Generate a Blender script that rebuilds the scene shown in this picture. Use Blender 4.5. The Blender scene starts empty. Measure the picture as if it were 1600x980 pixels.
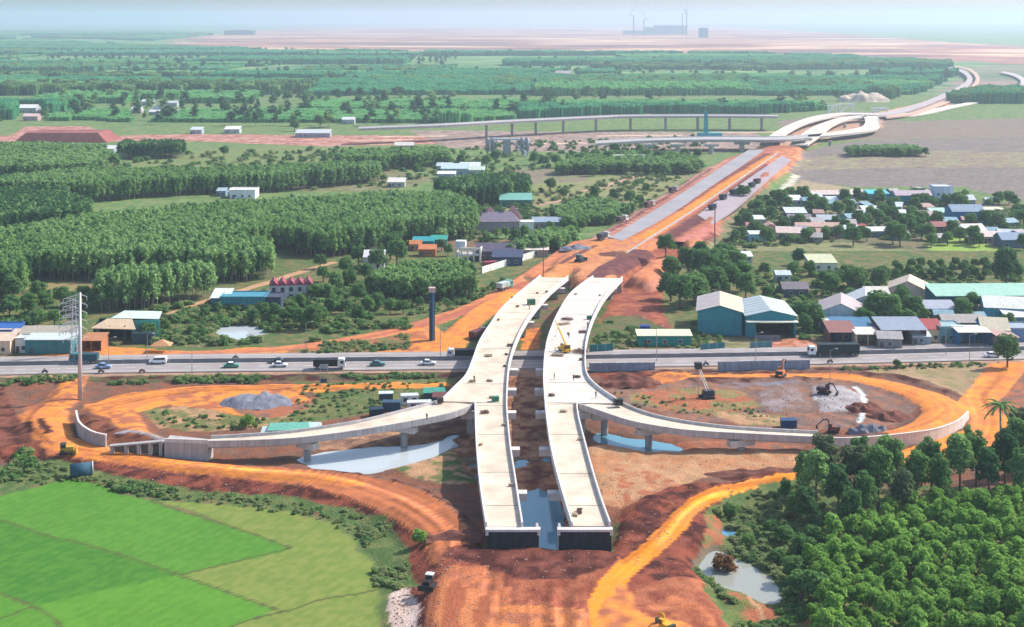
import bpy, bmesh, math, random
import numpy as np
from mathutils import Vector, Matrix
random.seed(7)
RNG = np.random.default_rng(11)
SC = bpy.context.scene
COL = SC.collection
# ------------------------------------------------------------------ camera
CAM_H, F, YH, CX, CY = 100.0, 2050.0, 28.0, 800.0, 490.0
cd = bpy.data.cameras.new("camera")
cd.sensor_width = 36.0
cd.lens = F / 1600 * 36
cd.clip_start, cd.clip_end = 1.0, 90000.0
cam = bpy.data.objects.new("camera", cd)
COL.objects.link(cam)
cam.location = (0, 0, CAM_H)
cam.rotation_euler = (math.pi / 2, 0, 0)      # level camera, lens shifted down: uprights stay upright as in the photo
cd.shift_y = -(CY - YH) / 1600
SC.camera = cam
# ------------------------------------------------------------------ sky, sun, exposure
SUN_EL, SUN_AZ = 42.0, 68.0          # azimuth clockwise from +Y (away from the camera) towards +X (right)
world = bpy.data.worlds.new("World")
SC.world = world
world.use_nodes = True
nt = world.node_tree
bg = nt.nodes["Background"]
sky = nt.nodes.new("ShaderNodeTexSky")
sky.sky_type = 'NISHITA'
sky.sun_disc = False
sky.sun_elevation = math.radians(SUN_EL)
sky.sun_rotation = math.radians(SUN_AZ)
sky.air_density, sky.dust_density, sky.ozone_density = 1.0, 2.0, 1.5
nt.links.new(sky.outputs[0], bg.inputs[0])
bg.inputs[1].default_value = 0.15
sl = bpy.data.lights.new("sun", 'SUN')
sl.energy = 4.0
sl.angle = math.radians(0.6)
sl.color = (1.0, 0.93, 0.83)
sun = bpy.data.objects.new("sun", sl)
COL.objects.link(sun)
a_, e_ = math.radians(SUN_AZ), math.radians(SUN_EL)
SUNV = Vector((math.sin(a_) * math.cos(e_), math.cos(a_) * math.cos(e_), math.sin(e_)))
sun.rotation_euler = SUNV.to_track_quat('Z', 'Y').to_euler()
sun.location = SUNV * 400
SC.view_settings.view_transform = 'Standard'
SC.view_settings.look = 'None'
SC.view_settings.exposure = 0.55
SC.view_settings.gamma = 1.0
SC.view_settings.use_curve_mapping = False
SC.render.engine = 'CYCLES'
cy = SC.cycles
cy.use_denoising = True
cy.max_bounces, cy.diffuse_bounces, cy.glossy_bounces = 5, 2, 2
cy.transmission_bounces, cy.volume_bounces, cy.transparent_max_bounces = 2, 2, 8
HAZE_DENSITY, HAZE_COLOR, HAZE_TOP = 0.00013, (0.63, 0.78, .96), 196.0
# ------------------------------------------------------------------ layout helpers
def at(x, y, z=0.0):
    """ground point (metres) seen at photo position x, y when it lies at height z"""
    D = F * (CAM_H - z) / (y - YH)
    return ((x - CX) * D / F, D)
def at3(x, y, z=0.0):
    a = at(x, y, z)
    return (a[0], a[1], z)
# ------------------------------------------------------------------ object helpers
def tag(o, label=None, cat=None, group=None, kind=None):
    if label: o['label'] = label
    if cat: o['category'] = cat
    if group: o['group'] = group
    if kind: o['kind'] = kind
    return o
def empty(name, loc, rz=0.0, label=None, cat=None, group=None):
    o = bpy.data.objects.new(name, None)
    o.empty_display_size = 1.0
    COL.objects.link(o)
    o.location = loc
    o.rotation_euler = (0, 0, rz)
    return tag(o, label, cat, group)
def copy_tree(o, loc, rz=0.0, scale=None, label=None, group=None):
    c = o.copy(); COL.objects.link(c)
    c.location = loc; c.rotation_euler = (0, 0, rz)
    if scale is not None: c.scale = (scale, scale, scale) if not isinstance(scale, tuple) else scale
    if label: c['label'] = label
    if group: c['group'] = group
    for ch in list(o.children):
        k = ch.copy(); COL.objects.link(k); k.parent = c
        for g in list(ch.children):
            q = g.copy(); COL.objects.link(q); q.parent = k
    return c

class MB:
    """collects geometry, links it as ONE mesh object"""
    def __init__(s): s.v = []; s.f = []
    def add(s, vs, fs):
        n = len(s.v); s.v.extend(vs); s.f.extend([tuple(i + n for i in f) for f in fs]); return s
    def box(s, c, d, rz=0.0, top=1.0, ry=0.0):
        hx, hy, hz = d[0] / 2, d[1] / 2, d[2] / 2
        vs = []
        M = Matrix.Rotation(rz, 3, 'Z') @ Matrix.Rotation(ry, 3, 'Y')
        for z, k in ((-hz, 1), (hz, top)):
            for x, y in ((-hx, -hy), (hx, -hy), (hx, hy), (-hx, hy)):
                p = M @ Vector((x * k, y * k, z)); vs.append((c[0] + p.x, c[1] + p.y, c[2] + p.z))
        return s.add(vs, [(3, 2, 1, 0), (4, 5, 6, 7), (0, 1, 5, 4), (1, 2, 6, 5), (2, 3, 7, 6), (3, 0, 4, 7)])
    def tube(s, p, q, r0, r1=None, n=8):
        r1 = r0 if r1 is None else r1
        p, q = Vector(p), Vector(q); d = (q - p).normalized()
        a = d.orthogonal().normalized(); b = d.cross(a)
        vs = []
        for c, r in ((p, r0), (q, r1)):
            for i in range(n):
                t = 2 * math.pi * i / n
                w = c + (a * math.cos(t) + b * math.sin(t)) * r; vs.append(tuple(w))
        fs = [(i, (i + 1) % n, n + (i + 1) % n, n + i) for i in range(n)]
        fs += [tuple(range(n - 1, -1, -1)), tuple(range(n, 2 * n))]
        return s.add(vs, fs)
    def prism(s, poly, z0, z1):
        n = len(poly)
        vs = [(x, y, z0) for x, y in poly] + [(x, y, z1) for x, y in poly]
        fs = [(i, (i + 1) % n, n + (i + 1) % n, n + i) for i in range(n)]
        fs += [tuple(range(n - 1, -1, -1)), tuple(range(n, 2 * n))]
        return s.add(vs, fs)
    def side(s, poly, y0, y1):        # polygon in x,z extruded along y
        n = len(poly)
        vs = [(x, y0, z) for x, z in poly] + [(x, y1, z) for x, z in poly]
        fs = [(i, (i + 1) % n, n + (i + 1) % n, n + i) for i in range(n)]
        fs += [tuple(range(n - 1, -1, -1)), tuple(range(n, 2 * n))]
        return s.add(vs, fs)
    def sweep(s, pts, prof):
        """prof: (offset to the left of travel, dz) closed loop swept along 3-D points"""
        P = [Vector(p) for p in pts]; m = len(prof); n = len(P)
        vs = []
        for i, p in enumerate(P):
            d = (P[min(i + 1, n - 1)] - P[max(i - 1, 0)]); d.z = 0; d.normalize()
            nn = Vector((-d.y, d.x, 0))
            for o, z in prof:
                w = p + nn * o; vs.append((w.x, w.y, w.z + z))
        fs = []
        for i in range(n - 1):
            for j in range(m):
                k = (j + 1) % m
                fs.append((i * m + j, i * m + k, (i + 1) * m + k, (i + 1) * m + j))
        fs += [tuple(range(m)), tuple(range((n - 1) * m + m - 1, (n - 1) * m - 1, -1))]
        return s.add(vs, fs)
    def mesh(s, name, mat, smooth=False):
        me = bpy.data.meshes.new(name); me.from_pydata(s.v, [], s.f); me.update()
        bm = bmesh.new(); bm.from_mesh(me); bmesh.ops.recalc_face_normals(bm, faces=bm.faces)
        bm.to_mesh(me); bm.free()
        if smooth: me.polygons.foreach_set('use_smooth', [True] * len(me.polygons))
        me.materials.append(mat); return me
    def build(s, name, mat, parent=None, smooth=False, bevel=0.0):
        o = bpy.data.objects.new(name, s.mesh(name, mat, smooth)); COL.objects.link(o)
        if parent: o.parent = parent
        if bevel:
            b = o.modifiers.new('bevel', 'BEVEL'); b.width = bevel; b.segments = 2; b.limit_method = 'ANGLE'
        return o

# ------------------------------------------------------------------ materials
MATS = {}
def lin(h):
    h = h.lstrip('#'); r = []
    for i in (0, 2, 4):
        c = int(h[i:i + 2], 16) / 255
        r.append(c / 12.92 if c <= .04045 else ((c + .055) / 1.055) ** 2.4)
    return tuple(r)
def mat(name, rgb, rough=0.7, var=0.18, scale=0.6, metal=0.0, spec=0.3, streak=0.0, bump=0.0, fine=0.0):
    if name in MATS: return MATS[name]
    m = bpy.data.materials.new(name); m.use_nodes = True
    n, l = m.node_tree.nodes, m.node_tree.links
    b = n['Principled BSDF']
    b.inputs['Roughness'].default_value = rough
    b.inputs['Metallic'].default_value = metal
    b.inputs['Specular IOR Level'].default_value = spec
    tc = n.new('ShaderNodeTexCoord')
    no = n.new('ShaderNodeTexNoise'); no.inputs['Scale'].default_value = scale; no.inputs['Detail'].default_value = 6
    no.inputs['Roughness'].default_value = 0.65
    l.new(tc.outputs['Object'], no.inputs['Vector'])
    rmp = n.new('ShaderNodeMapRange')
    rmp.inputs['From Min'].default_value = 0.3; rmp.inputs['From Max'].default_value = 0.7
    rmp.inputs['To Min'].default_value = 1 - var; rmp.inputs['To Max'].default_value = 1 + var
    l.new(no.outputs['Fac'], rmp.inputs['Value'])
    fac = rmp.outputs['Result']
    if streak:
        mp = n.new('ShaderNodeMapping'); mp.inputs['Scale'].default_value = (2.2, 2.2, 0.12)
        l.new(tc.outputs['Object'], mp.inputs['Vector'])
        n2 = n.new('ShaderNodeTexNoise'); n2.inputs['Scale'].default_value = 1.0; n2.inputs['Detail'].default_value = 4
        l.new(mp.outputs[0], n2.inputs['Vector'])
        r2 = n.new('ShaderNodeMapRange'); r2.inputs['From Min'].default_value = .35; r2.inputs['From Max'].default_value = .65
        r2.inputs['To Min'].default_value = 1 - streak; r2.inputs['To Max'].default_value = 1.05
        l.new(n2.outputs['Fac'], r2.inputs['Value'])
        mu = n.new('ShaderNodeMath'); mu.operation = 'MULTIPLY'
        l.new(fac, mu.inputs[0]); l.new(r2.outputs['Result'], mu.inputs[1]); fac = mu.outputs[0]
    if fine:
        n3 = n.new('ShaderNodeTexNoise'); n3.inputs['Scale'].default_value = 6.0; n3.inputs['Detail'].default_value = 3
        l.new(tc.outputs['Object'], n3.inputs['Vector'])
        r3 = n.new('ShaderNodeMapRange'); r3.inputs['From Min'].default_value = .3; r3.inputs['From Max'].default_value = .7
        r3.inputs['To Min'].default_value = 1 - fine; r3.inputs['To Max'].default_value = 1 + fine
        l.new(n3.outputs['Fac'], r3.inputs['Value'])
        mu = n.new('ShaderNodeMath'); mu.operation = 'MULTIPLY'
        l.new(fac, mu.inputs[0]); l.new(r3.outputs['Result'], mu.inputs[1]); fac = mu.outputs[0]
    mx = n.new('ShaderNodeVectorMath'); mx.operation = 'SCALE'
    mx.inputs[0].default_value = rgb
    l.new(fac, mx.inputs['Scale']); l.new(mx.outputs[0], b.inputs['Base Color'])
    if bump:
        bp = n.new('ShaderNodeBump'); bp.inputs['Strength'].default_value = 0.6; bp.inputs['Distance'].default_value = bump
        l.new(no.outputs['Fac'], bp.inputs['Height']); l.new(bp.outputs[0], b.inputs['Normal'])
    MATS[name] = m
    return m
def paint(h, rough=0.6, var=0.1):     # coloured sheet metal / plaster by hex
    return mat('paint_' + h, lin(h), rough, var, 0.5, streak=0.18, fine=.05)
def ground_mat(name, rough=0.95, fine=0.22, bump=0.25, sc1=0.35, sc2=2.2, rows=0):
    m = bpy.data.materials.new(name); m.use_nodes = True
    n, l = m.node_tree.nodes, m.node_tree.links
    b = n['Principled BSDF']; b.inputs['Roughness'].default_value = rough
    b.inputs['Specular IOR Level'].default_value = 0.1
    at_ = n.new('ShaderNodeAttribute'); at_.attribute_name = 'albedo'
    tc = n.new('ShaderNodeTexCoord')
    n1 = n.new('ShaderNodeTexNoise'); n1.inputs['Scale'].default_value = sc1; n1.inputs['Detail'].default_value = 8
    n1.inputs['Roughness'].default_value = .7
    n2 = n.new('ShaderNodeTexNoise'); n2.inputs['Scale'].default_value = sc2; n2.inputs['Detail'].default_value = 4
    l.new(tc.outputs['Object'], n1.inputs['Vector']); l.new(tc.outputs['Object'], n2.inputs['Vector'])
    ad = n.new('ShaderNodeMath'); ad.operation = 'ADD'
    l.new(n1.outputs['Fac'], ad.inputs[0]); l.new(n2.outputs['Fac'], ad.inputs[1])
    r = n.new('ShaderNodeMapRange'); r.inputs['From Min'].default_value = .7; r.inputs['From Max'].default_value = 1.3
    r.inputs['To Min'].default_value = 1 - fine; r.inputs['To Max'].default_value = 1 + fine
    src = ad.outputs[0]
    if rows:
        mp = n.new('ShaderNodeMapping'); mp.inputs['Rotation'].default_value = (0, 0, .5)
        l.new(tc.outputs['Object'], mp.inputs['Vector'])
        wv = n.new('ShaderNodeTexWave'); wv.inputs['Scale'].default_value = .14; wv.inputs['Distortion'].default_value = 3.0; wv.inputs['Detail'].default_value = 3
        l.new(mp.outputs[0], wv.inputs['Vector'])
        ma = n.new('ShaderNodeMath'); ma.operation = 'MULTIPLY_ADD'; ma.inputs[1].default_value = rows
        l.new(wv.outputs['Fac'], ma.inputs[0]); l.new(ad.outputs[0], ma.inputs[2]); src = ma.outputs[0]
    l.new(src, r.inputs['Value'])
    sc = n.new('ShaderNodeVectorMath'); sc.operation = 'SCALE'
    l.new(at_.outputs['Color'], sc.inputs[0]); l.new(r.outputs['Result'], sc.inputs['Scale'])
    l.new(sc.outputs[0], b.inputs['Base Color'])
    bp = n.new('ShaderNodeBump'); bp.inputs['Strength'].default_value = .7; bp.inputs['Distance'].default_value = bump
    l.new(ad.outputs[0], bp.inputs['Height']); l.new(bp.outputs[0], b.inputs['Normal'])
    return m
def water_mat(name, rgb, rough=.06):
    m = bpy.data.materials.new(name); m.use_nodes = True
    n, l = m.node_tree.nodes, m.node_tree.links
    b = n['Principled BSDF']; b.inputs['Base Color'].default_value = (*rgb, 1)
    b.inputs['Roughness'].default_value = rough; b.inputs['IOR'].default_value = 1.33
    b.inputs['Specular IOR Level'].default_value = .8
    tc = n.new('ShaderNodeTexCoord'); no = n.new('ShaderNodeTexNoise'); no.inputs['Scale'].default_value = 1.3
    l.new(tc.outputs['Object'], no.inputs['Vector'])
    bp = n.new('ShaderNodeBump'); bp.inputs['Strength'].default_value = .08; bp.inputs['Distance'].default_value = .05
    l.new(no.outputs['Fac'], bp.inputs['Height']); l.new(bp.outputs[0], b.inputs['Normal'])
    return m
def leaf_mat(name, dark, light, transl=.42):
    m = bpy.data.materials.new(name); m.use_nodes = True
    n, l = m.node_tree.nodes, m.node_tree.links
    for x in list(n):
        if x.type == 'BSDF_PRINCIPLED': n.remove(x)
    out = n['Material Output']
    oi = n.new('ShaderNodeObjectInfo'); at_ = n.new('ShaderNodeAttribute'); at_.attribute_name = 'tint'
    m1 = n.new('ShaderNodeMath'); m1.operation = 'MULTIPLY'; m1.inputs[1].default_value = .45
    l.new(oi.outputs['Random'], m1.inputs[0])
    m2 = n.new('ShaderNodeMath'); m2.operation = 'MULTIPLY_ADD'; m2.inputs[1].default_value = .55
    l.new(at_.outputs['Fac'], m2.inputs[0]); l.new(m1.outputs[0], m2.inputs[2])
    mx = n.new('ShaderNodeMix'); mx.data_type = 'RGBA'
    mx.inputs[6].default_value = (*dark, 1); mx.inputs[7].default_value = (*light, 1)
    l.new(m2.outputs[0], mx.inputs[0])
    d = n.new('ShaderNodeBsdfDiffuse'); t = n.new('ShaderNodeBsdfTranslucent'); s = n.new('ShaderNodeMixShader')
    s.inputs[0].default_value = transl
    l.new(mx.outputs[2], d.inputs[0]); l.new(mx.outputs[2], t.inputs[0])
    l.new(d.outputs[0], s.inputs[1]); l.new(t.outputs[0], s.inputs[2]); l.new(s.outputs[0], out.inputs[0])
    return m

# ------------------------------------------------------------------ numpy noise and ground grids
def vnoise(x, y, scale, seed):
    r = np.random.default_rng(seed).random((256, 256))
    u, v = x / scale + 1000.37, y / scale + 1000.71
    i, j = np.floor(u).astype(int), np.floor(v).astype(int)
    f, g = u - i, v - j
    f, g = f * f * (3 - 2 * f), g * g * (3 - 2 * g)
    i0, i1, j0, j1 = i % 256, (i + 1) % 256, j % 256, (j + 1) % 256
    return (r[j0, i0] * (1 - f) + r[j0, i1] * f) * (1 - g) + (r[j1, i0] * (1 - f) + r[j1, i1] * f) * g
def fbm(x, y, scale, seed, oct=4):
    s, a, t = 0, 1.0, 0
    for k in range(oct):
        s = s + a * vnoise(x, y, scale / 2 ** k, seed + k); t += a; a *= .55
    return s / t
def inpoly(X, Y, poly):
    m = np.zeros(X.shape, bool); n = len(poly)
    for i in range(n):
        x1, y1 = poly[i]; x2, y2 = poly[(i + 1) % n]
        if y1 == y2: continue
        c = ((y1 > Y) != (y2 > Y)) & (X < (x2 - x1) * (Y - y1) / (y2 - y1) + x1)
        m ^= c
    return m
def smooth_line(p, k=6):
    """Catmull-Rom through points of any dimension"""
    p = [np.array(q, float) for q in p]
    if len(p) < 3: k = k
    out = []
    for i in range(len(p) - 1):
        a, b, c, d = p[max(i - 1, 0)], p[i], p[i + 1], p[min(i + 2, len(p) - 1)]
        for j in range(k):
            t = j / k
            out.append(.5 * (2 * b + (c - a) * t + (2 * a - 5 * b + 4 * c - d) * t * t + (3 * b - a - 3 * c + d) * t ** 3))
    out.append(p[-1])
    return out
class Grid:
    def __init__(s, xs, ys, z, col, jit=0.9, seed=1, cell=1.0):
        s.xs, s.ys = xs, ys
        s.X, s.Y = np.meshgrid(xs, ys)
        s.Z = np.full(s.X.shape, float(z)); s.C = np.empty(s.X.shape + (3,)); s.C[:] = col
        s.ID = np.zeros(s.X.shape, int); s.R = np.full(s.X.shape, .15)
        s.cell = cell
        s.Xn = s.X + (fbm(s.X, s.Y, 7 * cell, seed, 3) - .5) * 5 * jit
        s.Yn = s.Y + (fbm(s.X, s.Y, 7 * cell, seed + 9, 3) - .5) * 5 * jit
    def put(s, m, col=None, h=None, id=None, mix=None, rough=None):
        if col is not None:
            if mix is not None:
                a, b, sc, seed = mix if len(mix) == 4 else (*mix, 3)
                t = np.clip((fbm(s.X[m], s.Y[m], b if isinstance(b, (int, float)) else 6, seed) - .5) * sc + .5, 0, 1)[:, None]
                s.C[m] = np.array(col) * (1 - t) + np.array(a) * t
            else: s.C[m] = col
        if h is not None: s.Z[m] = h
        if id is not None: s.ID[m] = id
        if rough is not None: s.R[m] = rough
        return m
    def poly(s, px, zp=0.0, sharp=False, world=False, jit=.6, **k):
        pw = px if world else [at(x, y, zp) for x, y in px]
        m = inpoly(s.X, s.Y, pw) if sharp else inpoly(s.X + (s.Xn - s.X) * jit, s.Y + (s.Yn - s.Y) * jit * 1.5, pw)
        return s.put(m, **k)
    def line(s, px, widths, zp=0.0, hs=None, sharp=False, streak=0.0, col=None, world=False, seed=5, jit=.22, **k):
        """polyline of given full widths (metres); optional height per point"""
        if isinstance(zp, (int, float)): zp = [zp] * len(px)
        if isinstance(widths, (int, float)): widths = [widths] * len(px)
        if hs is None: hs = [None if k.get('h') is None else k['h']] * len(px)
        P = [(*(p if world else at(p[0], p[1], z)), w, (hh if hh is not None else 0)) for p, z, w, hh in zip(px, zp, widths, hs)]
        P = smooth_line(P, 6)
        XX, YY = (s.X, s.Y) if sharp else (s.X + (s.Xn - s.X) * jit, s.Y + (s.Yn - s.Y) * jit)
        best = np.full(s.X.shape, 1e9); dd = np.zeros(s.X.shape); ww = np.ones(s.X.shape); hv = np.zeros(s.X.shape)
        wmax = max(widths)
        for a, b in zip(P[:-1], P[1:]):
            x0, x1 = min(a[0], b[0]) - wmax, max(a[0], b[0]) + wmax; y0, y1 = min(a[1], b[1]) - wmax, max(a[1], b[1]) + wmax
            i0, i1 = np.searchsorted(s.xs, (x0 - 3, x1 + 3)); j0, j1 = np.searchsorted(s.ys, (y0 - 3, y1 + 3))
            if i1 <= i0 or j1 <= j0: continue
            sl = (slice(j0, j1), slice(i0, i1))
            vx, vy = b[0] - a[0], b[1] - a[1]; L2 = vx * vx + vy * vy + 1e-9
            t = np.clip(((XX[sl] - a[0]) * vx + (YY[sl] - a[1]) * vy) / L2, 0, 1)
            ex, ey = XX[sl] - a[0] - vx * t, YY[sl] - a[1] - vy * t
            d = np.hypot(ex, ey) / (a[2] + (b[2] - a[2]) * t) * 2
            sg = np.sign(ex * -vy + ey * vx)
            up = d < best[sl]
            best[sl] = np.where(up, d, best[sl]); dd[sl] = np.where(up, d * sg * (a[2] + (b[2] - a[2]) * t) / 2, dd[sl])
            hv[sl] = np.where(up, a[3] + (b[3] - a[3]) * t, hv[sl])
        m = best < 1
        k.pop('h', None); mul = k.pop('mul', None)
        if mul: s.C[m] *= mul
        s.put(m, col=col, h=None, **k)
        if any(h is not None for h in hs): s.Z[m] = hv[m]
        if streak:
            t = vnoise(dd[m], s.X[m] * .045 + s.Y[m] * .02, 1.5, seed) * .6 + vnoise(dd[m], s.X[m] * .03, 3.4, seed + 1) * .4
            s.C[m] *= (1 + streak * (t - .5) * 2)[:, None]
        return m
    def blur(s, r):
        k = np.exp(-.5 * (np.arange(-3 * r, 3 * r + 1) / r) ** 2); k /= k.sum()
        Z = np.pad(s.Z, 3 * r, mode='edge')
        Z = np.apply_along_axis(lambda v: np.convolve(v, k, 'valid'), 1, Z)
        s.Z = np.apply_along_axis(lambda v: np.convolve(v, k, 'valid'), 0, Z)
    def height(s, x, y):
        i = int(np.clip(np.searchsorted(s.xs, x), 1, len(s.xs) - 1)); j = int(np.clip(np.searchsorted(s.ys, y), 1, len(s.ys) - 1))
        return float(s.Z[j, i])
    def build(s, zones):
        """zones: id -> (name, material, label)"""
        ny, nx = s.X.shape
        V = np.stack([s.X, s.Y, s.Z], -1).reshape(-1, 3); C = s.C.reshape(-1, 3)
        j, i = np.mgrid[0:ny - 1, 0:nx - 1]
        q = np.stack([j * nx + i, j * nx + i + 1, (j + 1) * nx + i + 1, (j + 1) * nx + i], -1).reshape(-1, 4)
        fid = s.ID[:-1, :-1].reshape(-1)
        for z in np.unique(fid):
            name, m, label = zones[int(z)]
            f = q[fid == z]; u, inv = np.unique(f, return_inverse=True); inv = inv.reshape(-1)
            me = bpy.data.meshes.new(name)
            me.vertices.add(len(u)); me.vertices.foreach_set('co', V[u].astype(np.float32).ravel())
            me.loops.add(len(inv)); me.loops.foreach_set('vertex_index', inv.astype(np.int32))
            n = len(f); me.polygons.add(n)
            me.polygons.foreach_set('loop_start', np.arange(0, 4 * n, 4, dtype=np.int32))
            me.polygons.foreach_set('loop_total', np.full(n, 4, np.int32))
            me.polygons.foreach_set('use_smooth', np.ones(n, bool))
            a = me.attributes.new('albedo', 'FLOAT_COLOR', 'POINT')
            a.data.foreach_set('color', np.c_[C[u], np.ones(len(u))].astype(np.float32).ravel())
            me.update(); me.validate()
            me.materials.append(m)
            o = bpy.data.objects.new(name, me); COL.objects.link(o)
            tag(o, label=label, kind='structure')
# ------------------------------------------------------------------ near terrain (0.7 m grid)
ORANGE, ORANGE2 = (.70, .25, .050), (.56, .19, .065)
RED, DKRED = (.24, .068, .040), (.066, .021, .018)  # second red: dark soil, deepened further for the shade on the banks
RUST, TAN, BROWN = (.36, .125, .065), (.43, .25, .14), (.20, .11, .08)
OLIVE, GRASS, DRY = (.15, .155, .06), (.085, .135, .045), (.26, .22, .12)
GREY, STONE = (.33, .31, .32), (.27, .225, .23)
print('terrain')
N = Grid(np.arange(-300, 300.1, .7), np.arange(196, 561, .7), 0.35, OLIVE, jit=.9, seed=21)
def all_(g): return np.ones(g.X.shape, bool)
N.put(all_(N), col=GRASS, mix=((.17, .15, .065), 2.5, 14, 4), h=.4)
# interchange floor: reddish brown earth
N.poly([(-500, 592), (0, 590), (740, 580), (920, 578), (1600, 560), (2100, 560), (2100, 780), (1260, 760), (1100, 800), (990, 830), (650, 840), (560, 800), (300, 745), (-500, 720)],
       col=(.215, .088, .052), mix=((.165, .09, .066), 2.6, 9, 6), h=.55, rough=.35)
# scrubby green interior on the left
N.poly([(460, 602), (700, 590), (720, 600), (690, 620), (640, 635), (560, 655), (480, 665), (400, 672), (420, 655), (480, 640), (500, 625)],
       col=GRASS, mix=(OLIVE, 2.5, 6, 8), h=.6)
N.poly([(220, 645), (300, 640), (400, 645), (480, 640), (430, 668), (330, 680), (250, 672)], col=TAN, mix=(OLIVE, 3, 5, 9), h=.8)
N.poly([(440, 690), (640, 675), (740, 650), (745, 690), (690, 690), (620, 700), (500, 705)], col=BROWN, mix=(TAN, 2.5, 4, 3), h=.7, rough=.4)
N.poly([(620, 735), (690, 700), (740, 690), (748, 760), (700, 765), (640, 748)], col=TAN, mix=(GRASS, 3.2, 6, 12), h=.9)
# right interior
N.poly([(930, 605), (1080, 590), (1270, 590), (1400, 610), (1440, 640), (1400, 668), (1300, 676), (1180, 672), (1050, 655), (960, 628)],
       col=(.19, .125, .105), mix=((.27, .13, .085), 2.8, 7, 5), h=.7, rough=.4)
N.poly([(985, 620), (1060, 610), (1160, 612), (1190, 640), (1120, 655), (1040, 645), (990, 632)], col=RUST, mix=((.22, .19, .08), 3.4, 7, 15), h=.7)
N.poly([(1090, 645), (1230, 655), (1240, 670), (1150, 668)], col=(.2, .18, .08), mix=(TAN, 3, 4, 2), h=.7)
N.poly([(1185, 620), (1215, 605), (1250, 612), (1260, 640), (1235, 652), (1190, 645)], col=STONE, mix=(BROWN, 2.6, 2.5, 6), h=1.3, id=12, rough=.5)
N.poly([(1268, 610), (1320, 608), (1348, 625), (1345, 650), (1290, 652), (1270, 630)], col=STONE, mix=((.40, .38, .39), 2.6, 2.0, 7), h=1.3, id=12, rough=.5)
N.line([(1335, 608), (1348, 620), (1350, 640), (1343, 665)], 1.4, col=(.55, .58, .58), h=.9)
N.poly([(1120, 600), (1260, 597), (1260, 604), (1120, 608)], col=(.2, .2, .24), mix=(BROWN, 3, 3, 3), h=.7)
N.poly([(1050, 588), (1210, 586), (1290, 588), (1290, 598), (1100, 603), (1050, 600)], col=DKRED, mix=(BROWN, 2.4, 4, 5), h=1.1, rough=.5)
N.poly([(930, 583), (1000, 580), (1050, 590), (1020, 612), (955, 612)], col=DKRED, mix=(RED, 2.4, 4, 5), h=.9, rough=.4)
N.poly([(990, 605), (1055, 580), (1085, 582), (1075, 600), (1000, 612)], col=ORANGE, mix=(RUST, 2.4, 4, 2), h=1.0)
N.poly([(920, 700), (1250, 712), (1256, 732), (1150, 742), (1050, 765), (975, 800), (930, 790), (920, 740)], col=(.42, .20, .10), mix=(TAN, 2.6, 6, 3), h=1.0)
N.poly([(1000, 690), (1260, 700), (1250, 712), (1000, 706)], col=RUST, mix=(BROWN, 2.5, 3, 8), h=.8)
N.poly([(960, 740), (1060, 750), (1060, 790), (985, 800)], col=TAN, mix=(RUST, 2, 5, 8), h=1.2)
# dry field beside the right junction
N.poly([(1330, 590), (1400, 577), (1540, 572), (1550, 590), (1520, 620), (1500, 625), (1440, 602), (1380, 592)], col=(.34, .23, .14), mix=((.26, .22, .11), 2.6, 6, 4), h=.8)
N.line([(1290, 583), (1390, 588), (1470, 608), (1515, 628), (1550, 590), (1552, 575)], [4, 4, 4, 5, 5, 4], zp=1, h=1.8, col=DKRED, mix=(BROWN, 2.5, 3, 4), rough=.5)
# strip between highway and interchange, both sides
N.line([(-300, 600), (60, 596), (300, 596), (740, 590)], 6.5, col=(.11, .10, .05), mix=(DKRED, 3, 4, 6), h=.8, rough=.4)
N.line([(920, 584), (1300, 580), (1560, 566)], 5, col=DKRED, mix=(BROWN, 2.5, 4, 6), h=.8, rough=.4)
# gravel mound area, orange inner loop (left)
LT = dict(streak=.16, id=2, rough=.25)
N.poly([(128, 630), (200, 612), (300, 600), (500, 598), (700, 596), (710, 603), (560, 606), (490, 612), (350, 612), (300, 622), (230, 640), (180, 660), (135, 640)], zp=1.2, col=ORANGE2, mix=(ORANGE, 3, 6, 2), h=1.2, id=2, rough=.25)
N.poly([(250, 622), (350, 618), (455, 612), (495, 632), (450, 655), (400, 660), (340, 645), (270, 640)], col=ORANGE, mix=(RUST, 2.8, 6, 7), h=1.0, id=2)
N.poly([(360, 640), (440, 640), (490, 628), (480, 648), (430, 660), (390, 660)], col=RUST, mix=(BROWN, 2.4, 4, 7), h=1.0)
N.line([(140, 636), (185, 640), (200, 655), (215, 672), (250, 682)], [4, 6, 7, 6, 5], zp=[1.2, 1.4, 2.0, 2.8, 3.5], hs=[1.2, 1.4, 2.0, 2.9, 3.6], col=ORANGE, mix=(RUST, 2, 5, 4), **LT)
N.poly([(115, 642), (170, 645), (180, 670), (225, 682), (262, 690), (255, 697), (200, 690), (165, 684), (135, 668)], zp=2.4, col=(.24, .09, .05), mix=(DKRED, 2.4, 4, 5), h=2.4)
N.poly([(176, 673), (215, 672), (262, 690), (305, 690), (300, 684), (262, 680), (225, 670), (195, 668)], zp=3.5, col=GREY, mix=((.26, .24, .25), 2, 3, 4), h=3.5)
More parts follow.
